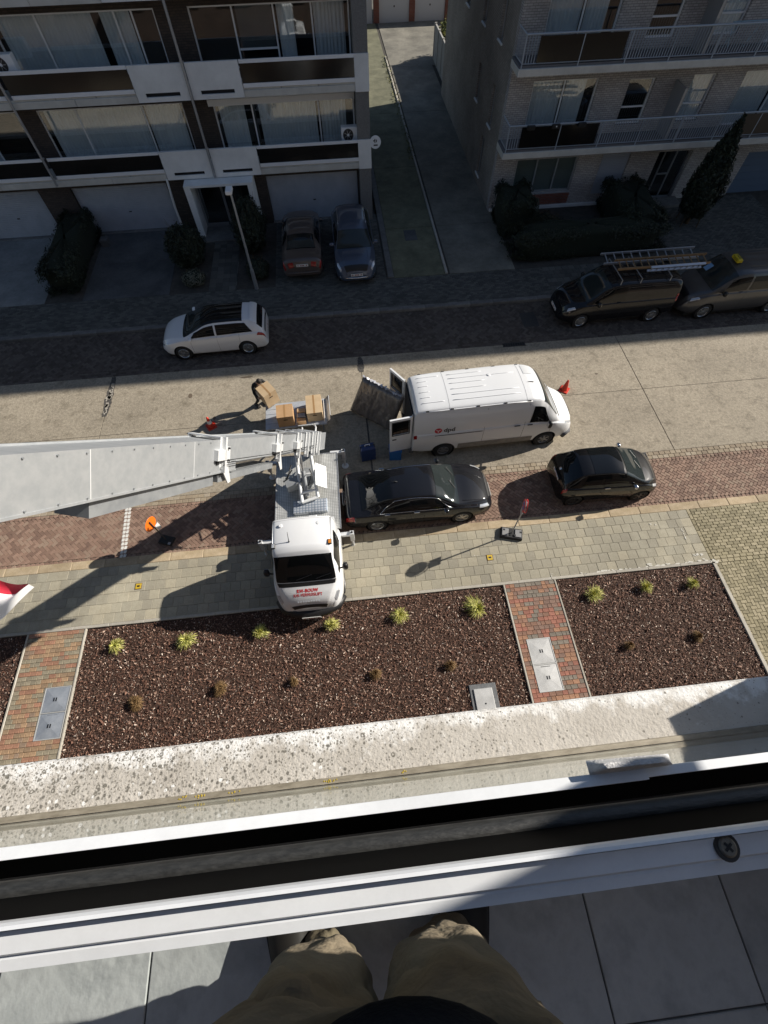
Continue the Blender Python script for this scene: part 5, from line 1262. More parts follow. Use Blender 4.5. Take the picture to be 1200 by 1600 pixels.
# locker and hose drum behind the cab
st = MB().bbox(-1.16,-.72,-.42,.60,1.0,1.12,.01).build('step_box', M_check2, TR)
lk = MB(); lk.cyl((-.30,-.82,1.16),(-.30,-.42,1.16),.14,n=16); lk.build('hose_drum', M_wsteel, TR, smooth=40)
lk = MB(); lk.cyl((-.30,.28,1.16),(-.30,.80,1.16),.15,n=16); lk.build('oil_tank', M_wsteel, TR, smooth=40)
hs_ = MB(); hs_.tube([(-.28,-.45,1.2),(-.34,-.2,1.32),(-.3,.1,1.28),(-.28,.32,1.22)],.025,8); hs_.tube([(-.42,-.4,1.1),(-.5,-.1,1.14),(-.44,.3,1.12)],.02,6); hs_.build('hose', M_wsteel, TR, smooth=True)
MB().bbox(-.52,-.36,.05,.30,1.0,1.28,.02).build('control_box', M_wsteel, TR)
# outriggers
for (x, sg, y1) in ((.02,-1,1.43),(-.02,1,1.28),(-3.08,1,1.18),(-2.86,-1,1.32)):
    o = MB(); o.obox((x,sg*(.8+y1)/2,.80),(.11,y1-.8+.12,.10),Matrix.Identity(3)); ob = o.build('outrigger', M_wsteel, TR)
    o = MB(); o.box(x-.06,x+.06,sg*y1-.06,sg*y1+.06,.42,.90); o.cyl((x,sg*y1,.06),(x,sg*y1,.5),.035,n=10); o.build('outrigger_leg', M_wsteel, ob)
    MB().lathe([(0,.0),(.11,.0),(.12,.02),(.10,.045),(.045,.06),(.04,.1)],20,(x,sg*y1,.005)).build('foot_pad', M_wsteel, ob, smooth=40)
    MB().lathe([(.0,.902),(.035,.902),(.03,.93),(0,.93)],12,(x,sg*y1,0)).build('leg_cap', M_black, ob)

# ------------------------------------------------------------------ the furniture lift on the truck
LF = thing('furniture_lift', 'silver telescopic furniture lift rising from the truck past the left edge', 'furniture lift', (-1.72,7.95,1.0))
off = Vector(LF.location)
B0 = Vector((-1.37,9.57,1.2)); L0 = Vector((-3.31,2.68,9.52)); dv = (L0-B0); LEN = dv.length; dn = dv.normalized()
wv = Vector((-dn.y, dn.x, 0)).normalized(); wv = wv if wv.x > 0 else -wv; nv = wv.cross(dn); nv = nv if nv.z > 0 else -nv
MX = Matrix((dn, wv, nv)).transposed()
def bp_(s, a, b): return B0 + dn*(s*LEN) + wv*a + nv*b - off
def bp(s, a, b): return bp_(s, a, b)
def beam(s0, s1, a0, a1, b0, b1, m=None):
    m = m or MB(); v = []
    for s in (s0, s1):
        for a, b in ((a0,b0),(a1,b0),(a1,b1),(a0,b1)): v.append(bp(s,a,b))
    return m.add(v, [(0,1,2,3),(7,6,5,4),(0,4,5,1),(1,5,6,2),(2,6,7,3),(3,7,4,0)])
sec = [(-.02,.085,.29,.275),(.0,.135,.285,.268),(.02,.195,.28,.26),(.05,.265,.275,.25),(.09,.405,.27,.24),(.2,.66,.265,.225),(.60,1.50,.29,.29)]
for i, (s0, s1, hw_, hb_) in enumerate(sec):
    m = MB(); sh_ = 0 if i == 6 else .29-hb_; _bp = bp_
    def bp(s, a, b, sh_=sh_): return bp_(s, a, b+sh_)
    beam(s0, s1, hw_-.025, hw_, -hb_, hb_, m); beam(s0, s1, -hw_, -hw_+.025, -hb_, hb_, m); beam(s0, s1, -hw_+.025, hw_-.025, hb_-.05, hb_-.02, m)
    beam(s0, s1, hw_, hw_+.006, -hb_, -hb_+.03, m)
    so_ = m.build('mast_section', M_lift, LF)
    if i < 6:
        w_ = .16/LEN if i > 3 else .07/LEN
        cl = MB(); e = .03
        beam(s1-w_, s1, hw_+.015, hw_+e, -hb_-.05, hb_+.03, cl); beam(s1-w_, s1, -hw_-e, -hw_-.015, -hb_-.05, hb_+.03, cl); beam(s1-w_, s1, -hw_-e, hw_+e, hb_+.03, hb_+.05, cl)
        beam(s1-.012, s1-.006, hw_-.02, hw_+.10, -hb_-.12, hb_+.05, cl)
        cl.build('section_collar', M_liftw, so_)
        if i >= 3:
            fl = MB(); v = [bp(s1-.005,hw_+.03,-hb_*.2),bp(s1-.005,hw_+.03,-hb_-.05),bp(s1-.012-w_*1.2,hw_+.03,-hb_-.34),bp(s1-.022-w_*1.2,hw_+.03,-hb_-.32),bp(s1-.005-w_,hw_+.03,-hb_*.2)]
            v2 = [q+wv*.02 for q in v]; n5 = len(v)
            fl.add(v+v2, [tuple(range(n5-1,-1,-1)), tuple(range(n5,2*n5))]+[(k,(k+1)%n5,n5+(k+1)%n5,n5+k) for k in range(n5)]); fl.build('guide_fin', M_liftw, so_)
            bk_ = MB(); beam(s1-.010, s1+.018, hw_+.0, hw_+.10, -.12, .06, bk_); beam(s1-.026, s1-.010, hw_+.03, hw_+.085, -.16, .10, bk_); bk_.build('roller_bracket', M_liftw, so_)
            bl = MB()
            for (ds, b) in ((-.018,-.13),(-.018,.08)): bl.cyl(bp(s1+ds,hw_+.08,b),bp(s1+ds,hw_+.12,b),.018,n=8)
            beam(s1+.004, s1+.012, hw_+.0, hw_+.05, -hb_+.03, -hb_+.12, bl); bl.build('bolts', M_black, so_)
def bp(s, a, b): return bp_(s, a, b)
for q in range(22):
    s = .69+q*.035; MB().cyl(bp(s,.296,-.24),bp(s,.304,-.24),.011,n=8).build('rivet', M_liftg, LF); MB().cyl(bp(s,.296,.25),bp(s,.304,.25),.011,n=8).build('rivet', M_liftg, LF)
for s in (.735,.93,1.16): w_ = MB(); beam(s,s+.0012,.2905,.2935,-.285,.285,w_); w_.build('weld_seam', M_liftw, LF)
cb = MB(); cb.tube([bp(.1,.36,-.05),bp(.4,.35,-.10),bp(.66,.36,-.06)],.008,6); cb.tube([bp(.1,.36,-.12),bp(.4,.35,-.16),bp(.66,.36,-.14)],.006,6); cb.build('hoist_cable', M_black, LF)
# lower guide beam hanging below the upper sections
g_ = MB(); beam(.665, .925, -.20, .22, -.50, -.32, g_); g_.build('guide_beam', M_liftg, LF)
g_ = MB(); beam(.41, .655, -.20, .25, -.46, -.34, g_); g_.build('guide_beam', M_liftg, LF)
hd = MB(); beam(1.50, 1.52, -.34, .34, -.34, .34, hd); hd.build('mast_head', M_liftw, LF)
# turntable and tilting frame
tt = MB(); tt.lathe([(0,0),(.42,0),(.42,.06),(.36,.09),(.36,.14),(0,.14)],28,(0,.25,.004)); tt.build('turntable', M_liftg, LF, smooth=40)
pf_ = MB()
pA, pB = Vector((-.10,-.72,.22)), Vector((.38,-.58,.22)); qA, qB = bp(.10,-.27,-.36), bp(.10,.20,-.36)
pf_.tube([pA, qA], .055, 10); pf_.tube([pB, qB], .055, 10); pf_.tube([pA, pB], .05, 10); pf_.tube([pA*.82+qA*.18, pB*.82+qB*.18], .04, 10); pf_.tube([pA*.45+qA*.55, pB*.45+qB*.55], .035, 10)
pf_.build('tilt_frame', M_liftw, LF, smooth=40)
cy = MB(); cy.tube([Vector((.06,-.5,.2)), Vector((.06,-.5,.2))*.4+bp(.13,-.03,-.36)*.6], .065, 12); cy.build('hydraulic_cylinder', M_liftg, LF, smooth=40)
cy = MB(); cy.tube([Vector((.06,-.5,.2))*.42+bp(.13,-.03,-.36)*.58, bp(.13,-.03,-.36)], .032, 10); cy.build('piston_rod', M_chrome, LF, smooth=40)
pl_ = MB(); pl_.obox((.52,.0,.50),(.03,.80,.40),Euler((0,R(-50),0)).to_matrix()); pl_.build('side_plate', M_liftw, LF)
ch = MB(); ch.tube([(-.35,.3,.5),(-.55,.15,.32),(-.6,-.1,.5),(-.45,-.2,.75),(-.3,.2,.9)],.02,6); ch.tube([(.2,.2,.6),(.3,-.2,.9),(.15,-.4,.6)],.016,6); ch.tube([(-.7,.6,.9),(-.8,.7,.4),(-.85,.75,.1)],.018,6); ch.build('hydraulic_hose', M_black, LF, smooth=True)
ms = MB(); ms.obox((-.32,-.1,.35),(.5,.30,.30),Euler((0,0,R(20))).to_matrix()); ms.build('motor_cover', M_liftg, LF)
MB().bbox(-.36,.06,-1.02,-.6,.004,.05,.01).build('base_plate', M_liftw, LF)
wn = MB(); wn.lathe([(.0,-.1),(.13,-.1),(.13,-.08),(.08,-.07),(.08,.07),(.13,.08),(.13,.1),(0,.1)],18,(-.02,1.15,.55),'x'); wn.build('winch_drum', M_liftg, LF, smooth=40)
# load carriage at the foot, with tray
cr = thing('lift_platform', 'grey aluminium loading tray at the foot of the lift carrying boxes', 'loading platform', (-2.06,11.30,0), R(1.5))
MB().bbox(-1.10,1.06,-.52,.66,.50,.55,.006).build('tray', mat('tray_aluminium', (.42,.45,.50), .45, .3, c2=(.52,.55,.59), scale=4), cr)
for k in range(5): MB().bbox(-1.08,1.04,-.50+k*.22,-.46+k*.22,.55,.562,.003).build('tray_rib', MATS['tray_aluminium'], cr)
m = MB(); m.obox((1.12,.07,.62),(.03,1.14,.26),Euler((0,R(40),0)).to_matrix()); m.build('side_flap', M_alug, cr)
m = MB(); m.obox((1.0,.1,.60),(.02,1.0,.10),Matrix.Identity(3)); m.build('side_rail', M_liftw, cr)
m = MB(); m.obox((.33,-.66,.72),(.50,.03,.34),Euler((R(35),0,0)).to_matrix()); m.build('end_flap', M_liftw, cr)
lg = MB()
for x in (-.9,.9):
    for y in (-.4,.55): lg.cyl((x,y,.0),(x,y,.5),.025,n=8)
lg.build('support_legs', M_liftg, cr)
m = MB(); m.tube([(.6,-.5,.55),(.68,-.95,.9),(.68,-1.5,1.25)],.03,8); m.tube([(.15,-.5,.55),(.22,-.95,.9),(.22,-1.5,1.25)],.03,8); m.build('carriage_arm', M_liftw, cr, smooth=True)
# ------------------------------------------------------------------ cardboard boxes
M_card = mat('cardboard', (.47,.34,.20), .85, c2=(.54,.40,.245), scale=3, detail=6); M_cardo = mat('cardboard_orange', (.42,.255,.125), .85, c2=(.47,.29,.15), scale=3)
M_tape = mat('brown_tape', (.34,.20,.09), .35)
def carton(label, loc, size, rz, mt_, tilt=(0,0)):
    t = thing('cardboard_box', label, 'box', loc, 0, 'cardboard moving boxes on the lift platform'); t.rotation_euler = (tilt[0], tilt[1], rz)
    w, d, h = size[0]/2, size[1]/2, size[2]; g = .003
    MB().box(-w,w,-d,d,0,h).build('carton', mt_, t)
    MB().box(-w-.002,-g,-d-.002,d+.002,h+.001,h+.007).build('top_flap', mt_, t); MB().box(g,w+.002,-d-.002,d+.002,h+.001,h+.007).build('top_flap', mt_, t)
    MB().box(-.03,.03,-d-.003,d+.003,h+.0072,h+.0086).build('tape', M_tape, t)
    [MB().box(-.03,.03,sg*(d+.0025)-.0015,sg*(d+.0025)+.0015,h-.12,h+.006).build('tape_end', M_tape, t) for sg in (-1,1)]
    for sg in (-1,1): MB().box(-.07,.07,sg*(d+.002)-.003,sg*(d+.002)+.003,h*.66,h*.66+.04).build('hand_hole', mat('hole_dark', (.06,.04,.02), .9), t)
    return t
carton('pale brown box at the right end of the lift tray', (-1.39,11.36,.563), (.54,.84,.42), R(2), M_card)
carton('orange brown box in the middle of the lift tray', (-2.40,11.10,.563), (.56,.58,.48), R(3), M_cardo)
carton('tall brown box held by the bending mover at the tray corner', (-2.98,12.03,.66), (.50,.52,.62), R(34), M_card, (R(3),R(-6)))
st_ = thing('stretch_wrapped_stack', 'low stack wrapped in clear film between the boxes', 'wrapped goods', (-1.85,11.10,.563))
for k in range(3): MB().bbox(-.16,.14,-.30+k*.2,-.12+k*.2,0,.2+.03*k,.02).build('parcel', [M_cardo, M_alug, M_card][k], st_)

# ------------------------------------------------------------------ wrapped mattress, cases
t = thing('wrapped_mattress', 'mattress in dark grey plastic wrap leaning behind the delivery van', 'mattress', (0,0,0))
a, b = Vector((-.15,11.82,.02)), Vector((1.28,10.62,.02)); a2, b2 = Vector((.44,12.04,1.42)), Vector((1.74,10.86,1.42))
nn = ((b-a).cross(a2-a)).normalized(); nn = nn if nn.x < 0 else -nn
nu, nv_ = 40, 24; F = []; Bk = []
for i in range(nu+1):
    r1, r2_ = [], []
    for j in range(nv_+1):
        u, v = i/nu, j/nv_; p = (a*(1-u)+b*u)*(1-v)+(a2*(1-u)+b2*u)*v
        eb_ = min(u,1-u,.08)/.08; ev = min(v,1-v,.08)/.08; k = (eb_*ev)**.35
        wr_ = .012*math.sin(u*34+1.6*math.sin(v*9))*math.sin(v*3+u*5)+.007*math.sin(u*71+v*23)+.005*math.sin(v*57+u*12)
        cut = -.03*math.exp(-((u-.45)/.02)**2)
        r1.append(p+nn*((.10)*k+wr_*k+cut)); r2_.append(p-nn*(.10*k+wr_*k*.6))
    F.append(r1); Bk.append(r2_)
m = MB(); m.grid(F,nu+1,nv_+1); m.grid(Bk,nu+1,nv_+1)
M_wrap = mat('dark_plastic_wrap', (.10,.085,.075), .22, c2=(.17,.15,.135), scale=7, bump=.9, bscale=18, coat=.4, stretch=(1,1,.25))
m.build('wrap', M_wrap, t, smooth=True)
fm = MB()
for i in range(26):
    u = .03+.94*i/26; p = a2*(1-u)+b2*u; fm.obox(p+Vector((random.uniform(-.03,.03),random.uniform(-.03,.03),.012)),(.05+random.random()*.05,.10,.012),Euler((random.uniform(-.5,.5),random.uniform(-.5,.5),random.random()*3)).to_matrix())
fm.build('silver_tape_edge', mat('silver_film', (.62,.62,.66), .25, .3), t)
t = thing('suitcase', 'dark blue suitcase standing on the road behind the van', 'suitcase', (.33,9.55,0), R(8))
bd = MB(); bd.bbox(-.25,.25,-.15,.15,.05,.68,.05); bd.build('shell', mat('blue_shell', (.012,.035,.13), .35, coat=.3), t, smooth=35)
m = MB(); m.tube([(-.08,0,.68),(-.08,0,.75),(.08,0,.75),(.08,0,.68)],.014,6); m.build('handle', M_alu, t)
m = MB(); m.box(-.252,.252,-.012,.012,.06,.685); m.build('zip_band', M_black, t)
for sx in (-.19,.19):
    for sy in (-.1,.1): MB().cyl((sx-.015,sy,.03),(sx+.015,sy,.03),.03,n=12).build('caster', M_black, t)
for yy in (-.05,.05): MB().bbox(-.2,.2,-.156,-.15,.2+yy*2,.24+yy*2,.002).build('groove', MATS['blue_shell'], t)
t = thing('blue_crate', 'bright blue plastic crate half hidden under the open van door', 'crate', (1.28,9.50,0), R(-4))
m = MB(); m.box(-.2,.2,-.16,-.14,0,.5); m.box(-.2,.2,.14,.16,0,.5); m.box(-.2,-.18,-.14,.14,0,.5); m.box(.18,.2,-.14,.14,0,.5); m.box(-.18,.18,-.14,.14,0,.02); m.build('body', mat('bright_blue', (.02,.14,.42), .45), t)
m = MB(); m.box(-.22,.22,-.18,-.161,.44,.5); m.box(-.22,.22,.161,.18,.44,.5); m.box(-.22,-.201,-.16,.16,.44,.5); m.box(.201,.22,-.16,.16,.44,.5); m.build('rim', MATS['bright_blue'], t)

# ------------------------------------------------------------------ cones and signs
M_cone = mat('cone_red', (.62,.045,.02), .45, c2=(.55,.035,.018), scale=8); M_conew = mat('cone_band', (.72,.70,.68), .4)
def cone(label, x, y, s_=1.0, band=True):
    t = thing('traffic_cone', label, 'traffic cone', (x,y,0), random.random(), 'red traffic cones')
    MB().bbox(-.17*s_,.17*s_,-.17*s_,.17*s_,0,.035,.01).build('base', M_cone, t)
    rr = lambda z: (.125-.095*z/.5)*s_
    MB().lathe([(rr(0),.035),(rr(.2),.2*s_)],20).build('lower_cone', M_cone, t, smooth=True)
    MB().lathe([(rr(.2),.2*s_),(rr(.33),.33*s_)],20).build('reflective_band', M_conew if band else M_cone, t, smooth=True)
    MB().lathe([(rr(.33),.33*s_),(rr(.48),.48*s_),(rr(.5)*.6,.5*s_),(0,.5*s_)],20).build('tip', M_cone, t, smooth=True)
cone('red cone on the road left of the lift platform', -5.28, 11.62, 1.0)
cone('red cone on the road ahead of the delivery van', 8.10, 11.92, 1.0, False)
M_sred = mat('sign_red', (.55,.03,.03), .4); M_sback = mat('sign_back', (.40,.40,.41), .45, .3); M_sblue = mat('sign_blue', (.03,.10,.35), .4); M_orange = mat('fluorescent_orange', (.85,.17,.012), .45)
t = thing('parking_sign', 'red no parking sign on a pole in a black rubber foot', 'road sign', (4.55,6.03,.064), R(-16))
m = MB()
m.bbox(-.34,.34,-.18,.18,0,.11,.02); m.build('foot', M_rubber, t)
for x in (-.2,.2): MB().bbox(x-.1,x+.1,-.13,.13,.11,.135,.01).build('foot_block', mat('grey_block', (.24,.24,.24), .8), t)
for (x, y) in ((-.24,.07),(-.05,-.06),(.1,-.08),(.27,.05)): MB().box(x-.03,x+.03,y-.03,y+.03,.12,.138).build('foot_slot', M_black, t)
MB().cyl((0,0,.1),(0,0,1.98),.022,n=12).build('pole', M_alug, t, smooth=40)
MB().lathe([(0,-.008),(.19,-.008),(.20,0),(.19,.008),(0,.008)],32,(-.03,0,1.78),'x').build('disc_back', M_sback, t)
d_ = MB().lathe([(.14,-.048),(.197,-.048),(.203,-.04),(.203,-.036),(.14,-.040)],32,(0,0,1.78),'x').build('red_ring', M_sred, t)
MB().lathe([(0,-.046),(.14,-.046)],32,(0,0,1.78),'x').build('blue_field', M_sblue, t)
m = MB(); m.obox((-.05,0,1.78),(.004,.03,.30),Euler((R(45),0,0)).to_matrix()); m.build('red_bar', M_sred, t)
MB().lathe([(.19,.010),(.205,.010),(.205,.03),(.19,.03)],32,(0,0,1.78),'x').build('red_rim', M_sred, t)
MB().bbox(-.035,-.023,-.13,.13,1.33,1.55,.002).build('sub_plate', M_sback, t)
MB().box(-.028,-.014,-.02,.02,1.3,1.98).build('clamp_rail', M_alug, t)
t = thing('orange_sign', 'orange round sign on a dark pole standing on the red pavers', 'road sign', (-6.30,7.03,0), R(-20))
MB().bbox(-.22,.22,-.15,.15,0,.09,.02).build('foot', M_rubber, t)
MB().cyl((0,0,.08),(0,0,1.25),.02,n=10).build('pole', M_iron, t)
MB().lathe([(0,-.006),(.23,-.006),(.235,0),(.23,.006),(0,.006)],32,(-.028,0,1.12),'x').build('disc', M_orange, t)
MB().bbox(-.036,-.026,.06,.20,.60,.88,.002).build('sub_plate', M_plate, t)
MB().box(.12,.2,-.14,-.06,.085,.105).build('foot_clip', M_alug, t)
# lamp post on the far pavement
t = thing('street_lamp', 'grey street lamp with white lantern on the far pavement', 'street lamp', (-3.84,19.42,.1))
MB().cyl((0,0,0),(0,0,.9),.085,.08,n=14).build('base_sleeve', M_alug, t, smooth=40)
MB().tube([(0,0,.9),(0,0,3.8),(-.02,0,4.0)],[.055,.04,.035],12).build('pole', mat('lamp_grey', (.40,.42,.44), .4, .5), t, smooth=40)
lh = MB(); lh.bbox(-.14,.10,-.30,.12,4.0,4.12,.03); lh.build('lantern', M_alu, t); MB().box(-.12,.08,-.28,.02,3.975,4.0).build('diffuser', M_hl, t)
# red and white cloth at the left edge: a flag on the lift side
t = thing('flag', 'red and white cloth flag blowing in at the left edge', 'flag', (-3.42,1.46,9.10))
n1, n2 = 24, 16; P = []
for i in range(n1+1):
    row = []
    for j in range(n2+1):
        u, v = i/n1, j/n2
        x = .68*u-.02; wdt = .30*(1-u**3.0)+.0
        y = .30-.30*u*u*.55 - v*wdt*1.25 + .02*math.sin(u*7); z = .42-.12*v+.06*math.sin(u*6+v*2.5)+.03*math.sin(v*7-u*4)
        row.append(Vector((x,y,z)))
    P.append(row)
rd = MB(); rd.grid([r[:6] for r in P], n1+1, 6); wh = MB(); wh.grid([r[5:] for r in P], n1+1, n2+1-5)
M_fr = mat('flag_red', (.52,.025,.05), .6, bump=.2, bscale=8); M_fw = mat('flag_white', (.82,.82,.82), .6)
rd.build('red_cloth', M_fr, t, smooth=True); wh.build('white_cloth', M_fw, t, smooth=True)
MB().tube([(-.05,-.35,.30),(-.05,.4,.44)],.014,8).build('flag_pole', M_alu, t)

# ================================================================== PLANTS
M_grassy = mat('yellow_grass', (.3,.3,.05), .7, rnd=('face', [(0,(.20,.25,.04)),(.35,(.42,.43,.08)),(.7,(.62,.58,.16)),(1,(.80,.74,.36))]))
M_grassb = mat('brown_grass', (.2,.12,.04), .8, rnd=('face', [(0,(.10,.055,.02)),(.5,(.20,.12,.045)),(1,(.32,.20,.09))]))
def tuft(name, label, cat, x, y, r, h, n, mt_, group, droop=1.0):
    m = MB(); la, lr = random.random()*6.28, random.uniform(.05,.3)*r; sq = random.uniform(.75,1.1); lob = [random.uniform(.65,1.15) for _ in range(9)]
    for k in range(n):
        a = random.random()*6.283; lf_ = lob[int(a/6.284*9)]; rr = r*lf_*(.2+.95*random.random()**.7); hh = h*random.uniform(.45,1.15)*(1-.4*min(1,rr/r)**2); b = .03*random.random()*r/.25
        w = random.uniform(.004,.009)*(1 if r > .18 else .8); rd_ = random.random()*.98+.01; ca, sa = math.cos(a), math.sin(a)*sq; px, py = -sa*w, ca*w; tw = random.uniform(-.7,.7); c2_, s2_ = math.cos(a+tw), math.sin(a+tw)*sq
        ox, oy = lr*math.cos(la), lr*math.sin(la)
        P_ = [(b*ca,b*sa,0),(rr*.35*ca+ox*.3,rr*.35*sa+oy*.3,hh*.75),(rr*.75*c2_+ox*.7,rr*.75*s2_+oy*.7,hh),(rr*c2_+ox,rr*s2_+oy,hh*(.92-.6*droop*random.random()))]
        vs = []
        for i, p in enumerate(P_):
            f = (1,.9,.6,.1)[i]; vs += [(p[0]-px*f,p[1]-py*f,p[2]),(p[0]+px*f,p[1]+py*f,p[2])]
        m.add(vs, [(0,1,3,2),(2,3,5,4),(4,5,7,6)], rd_)
    o = m.build(name, mt_, None, fix=False); o.location = (x, y, bed_z+.01); return tag(o, label, cat, group)
ypos = [(-7.28,3.80),(-5.30,3.78),(-3.27,3.72),(-1.26,3.70),(.74,3.80),(3.02,3.74),(6.42,3.82),(8.02,3.86),(9.49,3.83)]
ylab = ['yellow grass tuft nearest the left brick path','large yellow grass tuft second from the left brick path','yellow grass tuft in the shadow just left of the truck bonnet','yellow grass tuft beside the truck front bumper','yellow grass tuft in the middle of the bed right of the truck','largest yellow grass tuft beside the right brick path','yellow grass tuft in the right bed nearest the brick path','middle yellow grass tuft of the right bed','small yellow grass tuft in the right corner of the right bed']
yr = [.24,.31,.27,.28,.26,.34,.28,.25,.22]
for (x, y), lb, r_ in zip(ypos, ylab, yr): tuft('grass_tuft', lb, 'ornamental grass', x, y, r_, .26, int(260*r_/.25), M_grassy, 'yellow grass tufts in the planting beds')
bpos = [(-6.47,2.24),(-4.27,2.32),(-2.31,2.32),(-.13,2.30),(1.92,2.30),(6.98,2.31),(8.97,2.31)]
blab = ['wide dry brown tuft in the bark nearest the left path','dry brown tuft, second from the left path','small round dry tuft below the truck front','flat dry brown tuft in the middle of the bed','round dry tuft above the grey pit cover','round dry tuft in the right bed nearest the brick path','round dry tuft farthest right in the right bed']
br = [.20,.18,.13,.16,.17,.15,.16]
for (x, y), lb, r_ in zip(bpos, blab, br): tuft('dry_tuft', lb, 'dry plant', x, y, r_*1.05, .18, int(800*r_/.2), M_grassb, 'dry brown tufts in the planting beds', .6)

M_leaf = mat('hedge_leaf', (.04,.06,.03), .6, rnd=('face', [(0,(.008,.013,.007)),(.6,(.016,.025,.012)),(1,(.030,.042,.02))]))
M_leafg = mat('grey_leaf', (.12,.13,.10), .7, rnd=('face', [(0,(.07,.08,.06)),(1,(.20,.20,.15))]))
M_core = mat('hedge_core', (.012,.017,.008), .95)
M_twig = mat('twig', (.10,.065,.035), .9)
def leaves(m, pts, nrm, size, rndv=None):
    for p, nn_ in zip(pts, nrm):
        d = Vector((random.gauss(0,1),random.gauss(0,1),random.gauss(0,1))).normalized(); nn_ = (Vector(nn_)+d*.8).normalized()
        a_ = nn_.orthogonal().normalized(); a_.rotate(Matrix.Rotation(random.random()*6.28,3,nn_)); b_ = nn_.cross(a_); s_ = size*random.uniform(.6,1.3); p = Vector(p)
        m.add([p-a_*s_, p-b_*s_*.5+nn_*s_*.15, p+a_*s_, p+b_*s_*.5+nn_*s_*.15], [(0,1,2,3)], random.random()*.98+.01)
def bush(name, label, cat, loc, dims, shape, n, size, mt_, group=None, twigs=0):
    t = thing(name, label, cat, loc, 0, group); dx, dy, dz = dims
    pts, nr = [], []
    def surf(u, v):
        if shape == 'box':
            q = Vector((math.cos(u)*math.cos(v), math.sin(u)*math.cos(v), math.sin(v))); q = Vector([math.copysign(abs(k)**.35, k) for k in q])
        elif shape == 'cone':
            h_ = (v+1.57)/3.14; rr = (.62+.38*math.sin(min(h_/.3,1)*1.57))*(1-max(0,(h_-.22)/.78)**1.7)+.02; q = Vector((math.cos(u)*rr, math.sin(u)*rr, h_*2-1))
        else: q = Vector((math.cos(u)*math.cos(v), math.sin(u)*math.cos(v), math.sin(v)))
        kk = .3 if shape == 'box' else 1.0; k = 1+kk*(.10*math.sin(u*5+v*3)+.08*math.sin(u*11-v*7)+.06*math.sin(u*3+v*13))
        return Vector((q.x*dx*k, q.y*dy*k, (q.z*.5+.5)*dz*(1+.05*math.sin(u*7))))
    G = [[surf(2*math.pi*i/28, -1.57+3.14*j/16)*1.0 for j in range(17)] for i in range(28)]
    m = MB(); m.grid([[Vector((p.x*.86,p.y*.86,p.z*.93)) for p in r] for r in G], 28, 17, True); m.build('stems', M_core, t, smooth=True)
    for _ in range(n):
        u = random.random()*6.283; v = math.asin(random.uniform(-1,1)) if shape != 'cone' else random.uniform(-1.57,1.57)
        p = surf(u, v)*random.uniform(.90,1.015); pts.append(p); nr.append((p.x/dx**2, p.y/dy**2, (p.z-dz/2)/dz**2*2))
    m = MB(); leaves(m, pts, nr, size); m.build('foliage', mt_, t, fix=False)
    if twigs:
        m = MB()
        for k in range(twigs):
            a_ = random.random()*6.28; q = Vector((math.cos(a_)*dx*random.uniform(.3,1.1), math.sin(a_)*dy*random.uniform(.3,1.1), dz*random.uniform(.8,1.15)))
            m.tube([Vector((q.x*.2,q.y*.2,.02)), q*.55+Vector((0,0,.1)), q], [.014,.009,.004], 5)
        m.build('twigs', M_twig, t)
    return t
HG = 'shrubs before the far buildings'
bush('clipped_hedge', 'long clipped hedge between the two concrete forecourts at left', 'hedge', (-12.35,22.5,.09), (.72,2.8,1.25), 'box', 7500, .05, M_leaf, HG, 14)
bush('round_shrub', 'round dark shrub left of the entrance path', 'shrub', (-6.95,21.7,.09), (.85,1.0,1.7), 'ball', 3200, .055, M_leaf, HG, 12)
bush('low_shrub', 'small greyish shrub in front of the round shrub', 'shrub', (-6.62,20.1,.09), (.52,.48,.6), 'ball', 1500, .04, M_leafg, HG)
bush('leafy_shrub', 'tall dark shrub behind the street lamp', 'shrub', (-4.05,22.6,.09), (.75,1.25,2.1), 'ball', 3400, .06, M_leaf, HG, 22)
bush('bare_shrub', 'low twiggy shrub at the foot of the street lamp', 'shrub', (-3.75,20.4,.09), (.55,.7,.7), 'ball', 700, .05, M_leaf, HG, 40)
bush('round_shrub', 'tall rounded shrub at the driveway corner of the grey brick building', 'shrub', (8.65,22.9,.09), (.85,1.2,1.7), 'box', 4800, .05, M_leaf, HG)
bush('clipped_hedge', 'low dark hedge along the pavement before the grey brick building', 'hedge', (11.6,20.55,.09), (3.75,.78,1.3), 'box', 9000, .05, M_leaf, HG)
bush('clipped_hedge', 'dark hedge beside the entrance of the grey brick building', 'hedge', (14.3,22.4,.09), (1.0,2.0,1.45), 'box', 6500, .05, M_leaf, HG)
bush('dry_shrub', 'low brownish shrub inside the hedged front garden', 'shrub', (10.0,22.4,.09), (.9,.7,.8), 'ball', 900, .05, mat('brown_leaf', (.08,.06,.03), .8, rnd=('face', [(0,(.05,.04,.02)),(1,(.13,.10,.05))])), HG, 30)
cf = bush('conifer_tree', 'tall narrow dark conifer before the grey brick building', 'tree', (17.45,22.15,.09), (.78,.78,3.75), 'cone', 6500, .075, M_leaf, None)
for ch_ in list(cf.children): ch_.location.z = .45; ch_.name = 'crown' if ch_.name.startswith('foliage') else 'inner_branches'
MB().tube([(0,0,0),(.02,0,.5),(0,.02,1.5)],[.11,.09,.06],8).build('trunk', M_twig, cf)
m = MB()
for k in range(4):
    a_ = k*1.57+.6; m.cyl((.55*math.cos(a_),.55*math.sin(a_),0),(.5*math.cos(a_),.5*math.sin(a_),.75),.025,n=6)
m.build('support_stakes', M_twig, cf)
bush('garden_shrub', 'sunlit yellow green shrub over the garden wall by the garages', 'shrub', (9.3,44.6,.05), (.8,1.6,2.2), 'ball', 1800, .09, mat('lime_leaf', (.2,.22,.05), .7, rnd=('face', [(0,(.10,.13,.03)),(1,(.30,.30,.09))])), HG, 10)
m = MB(); P = []
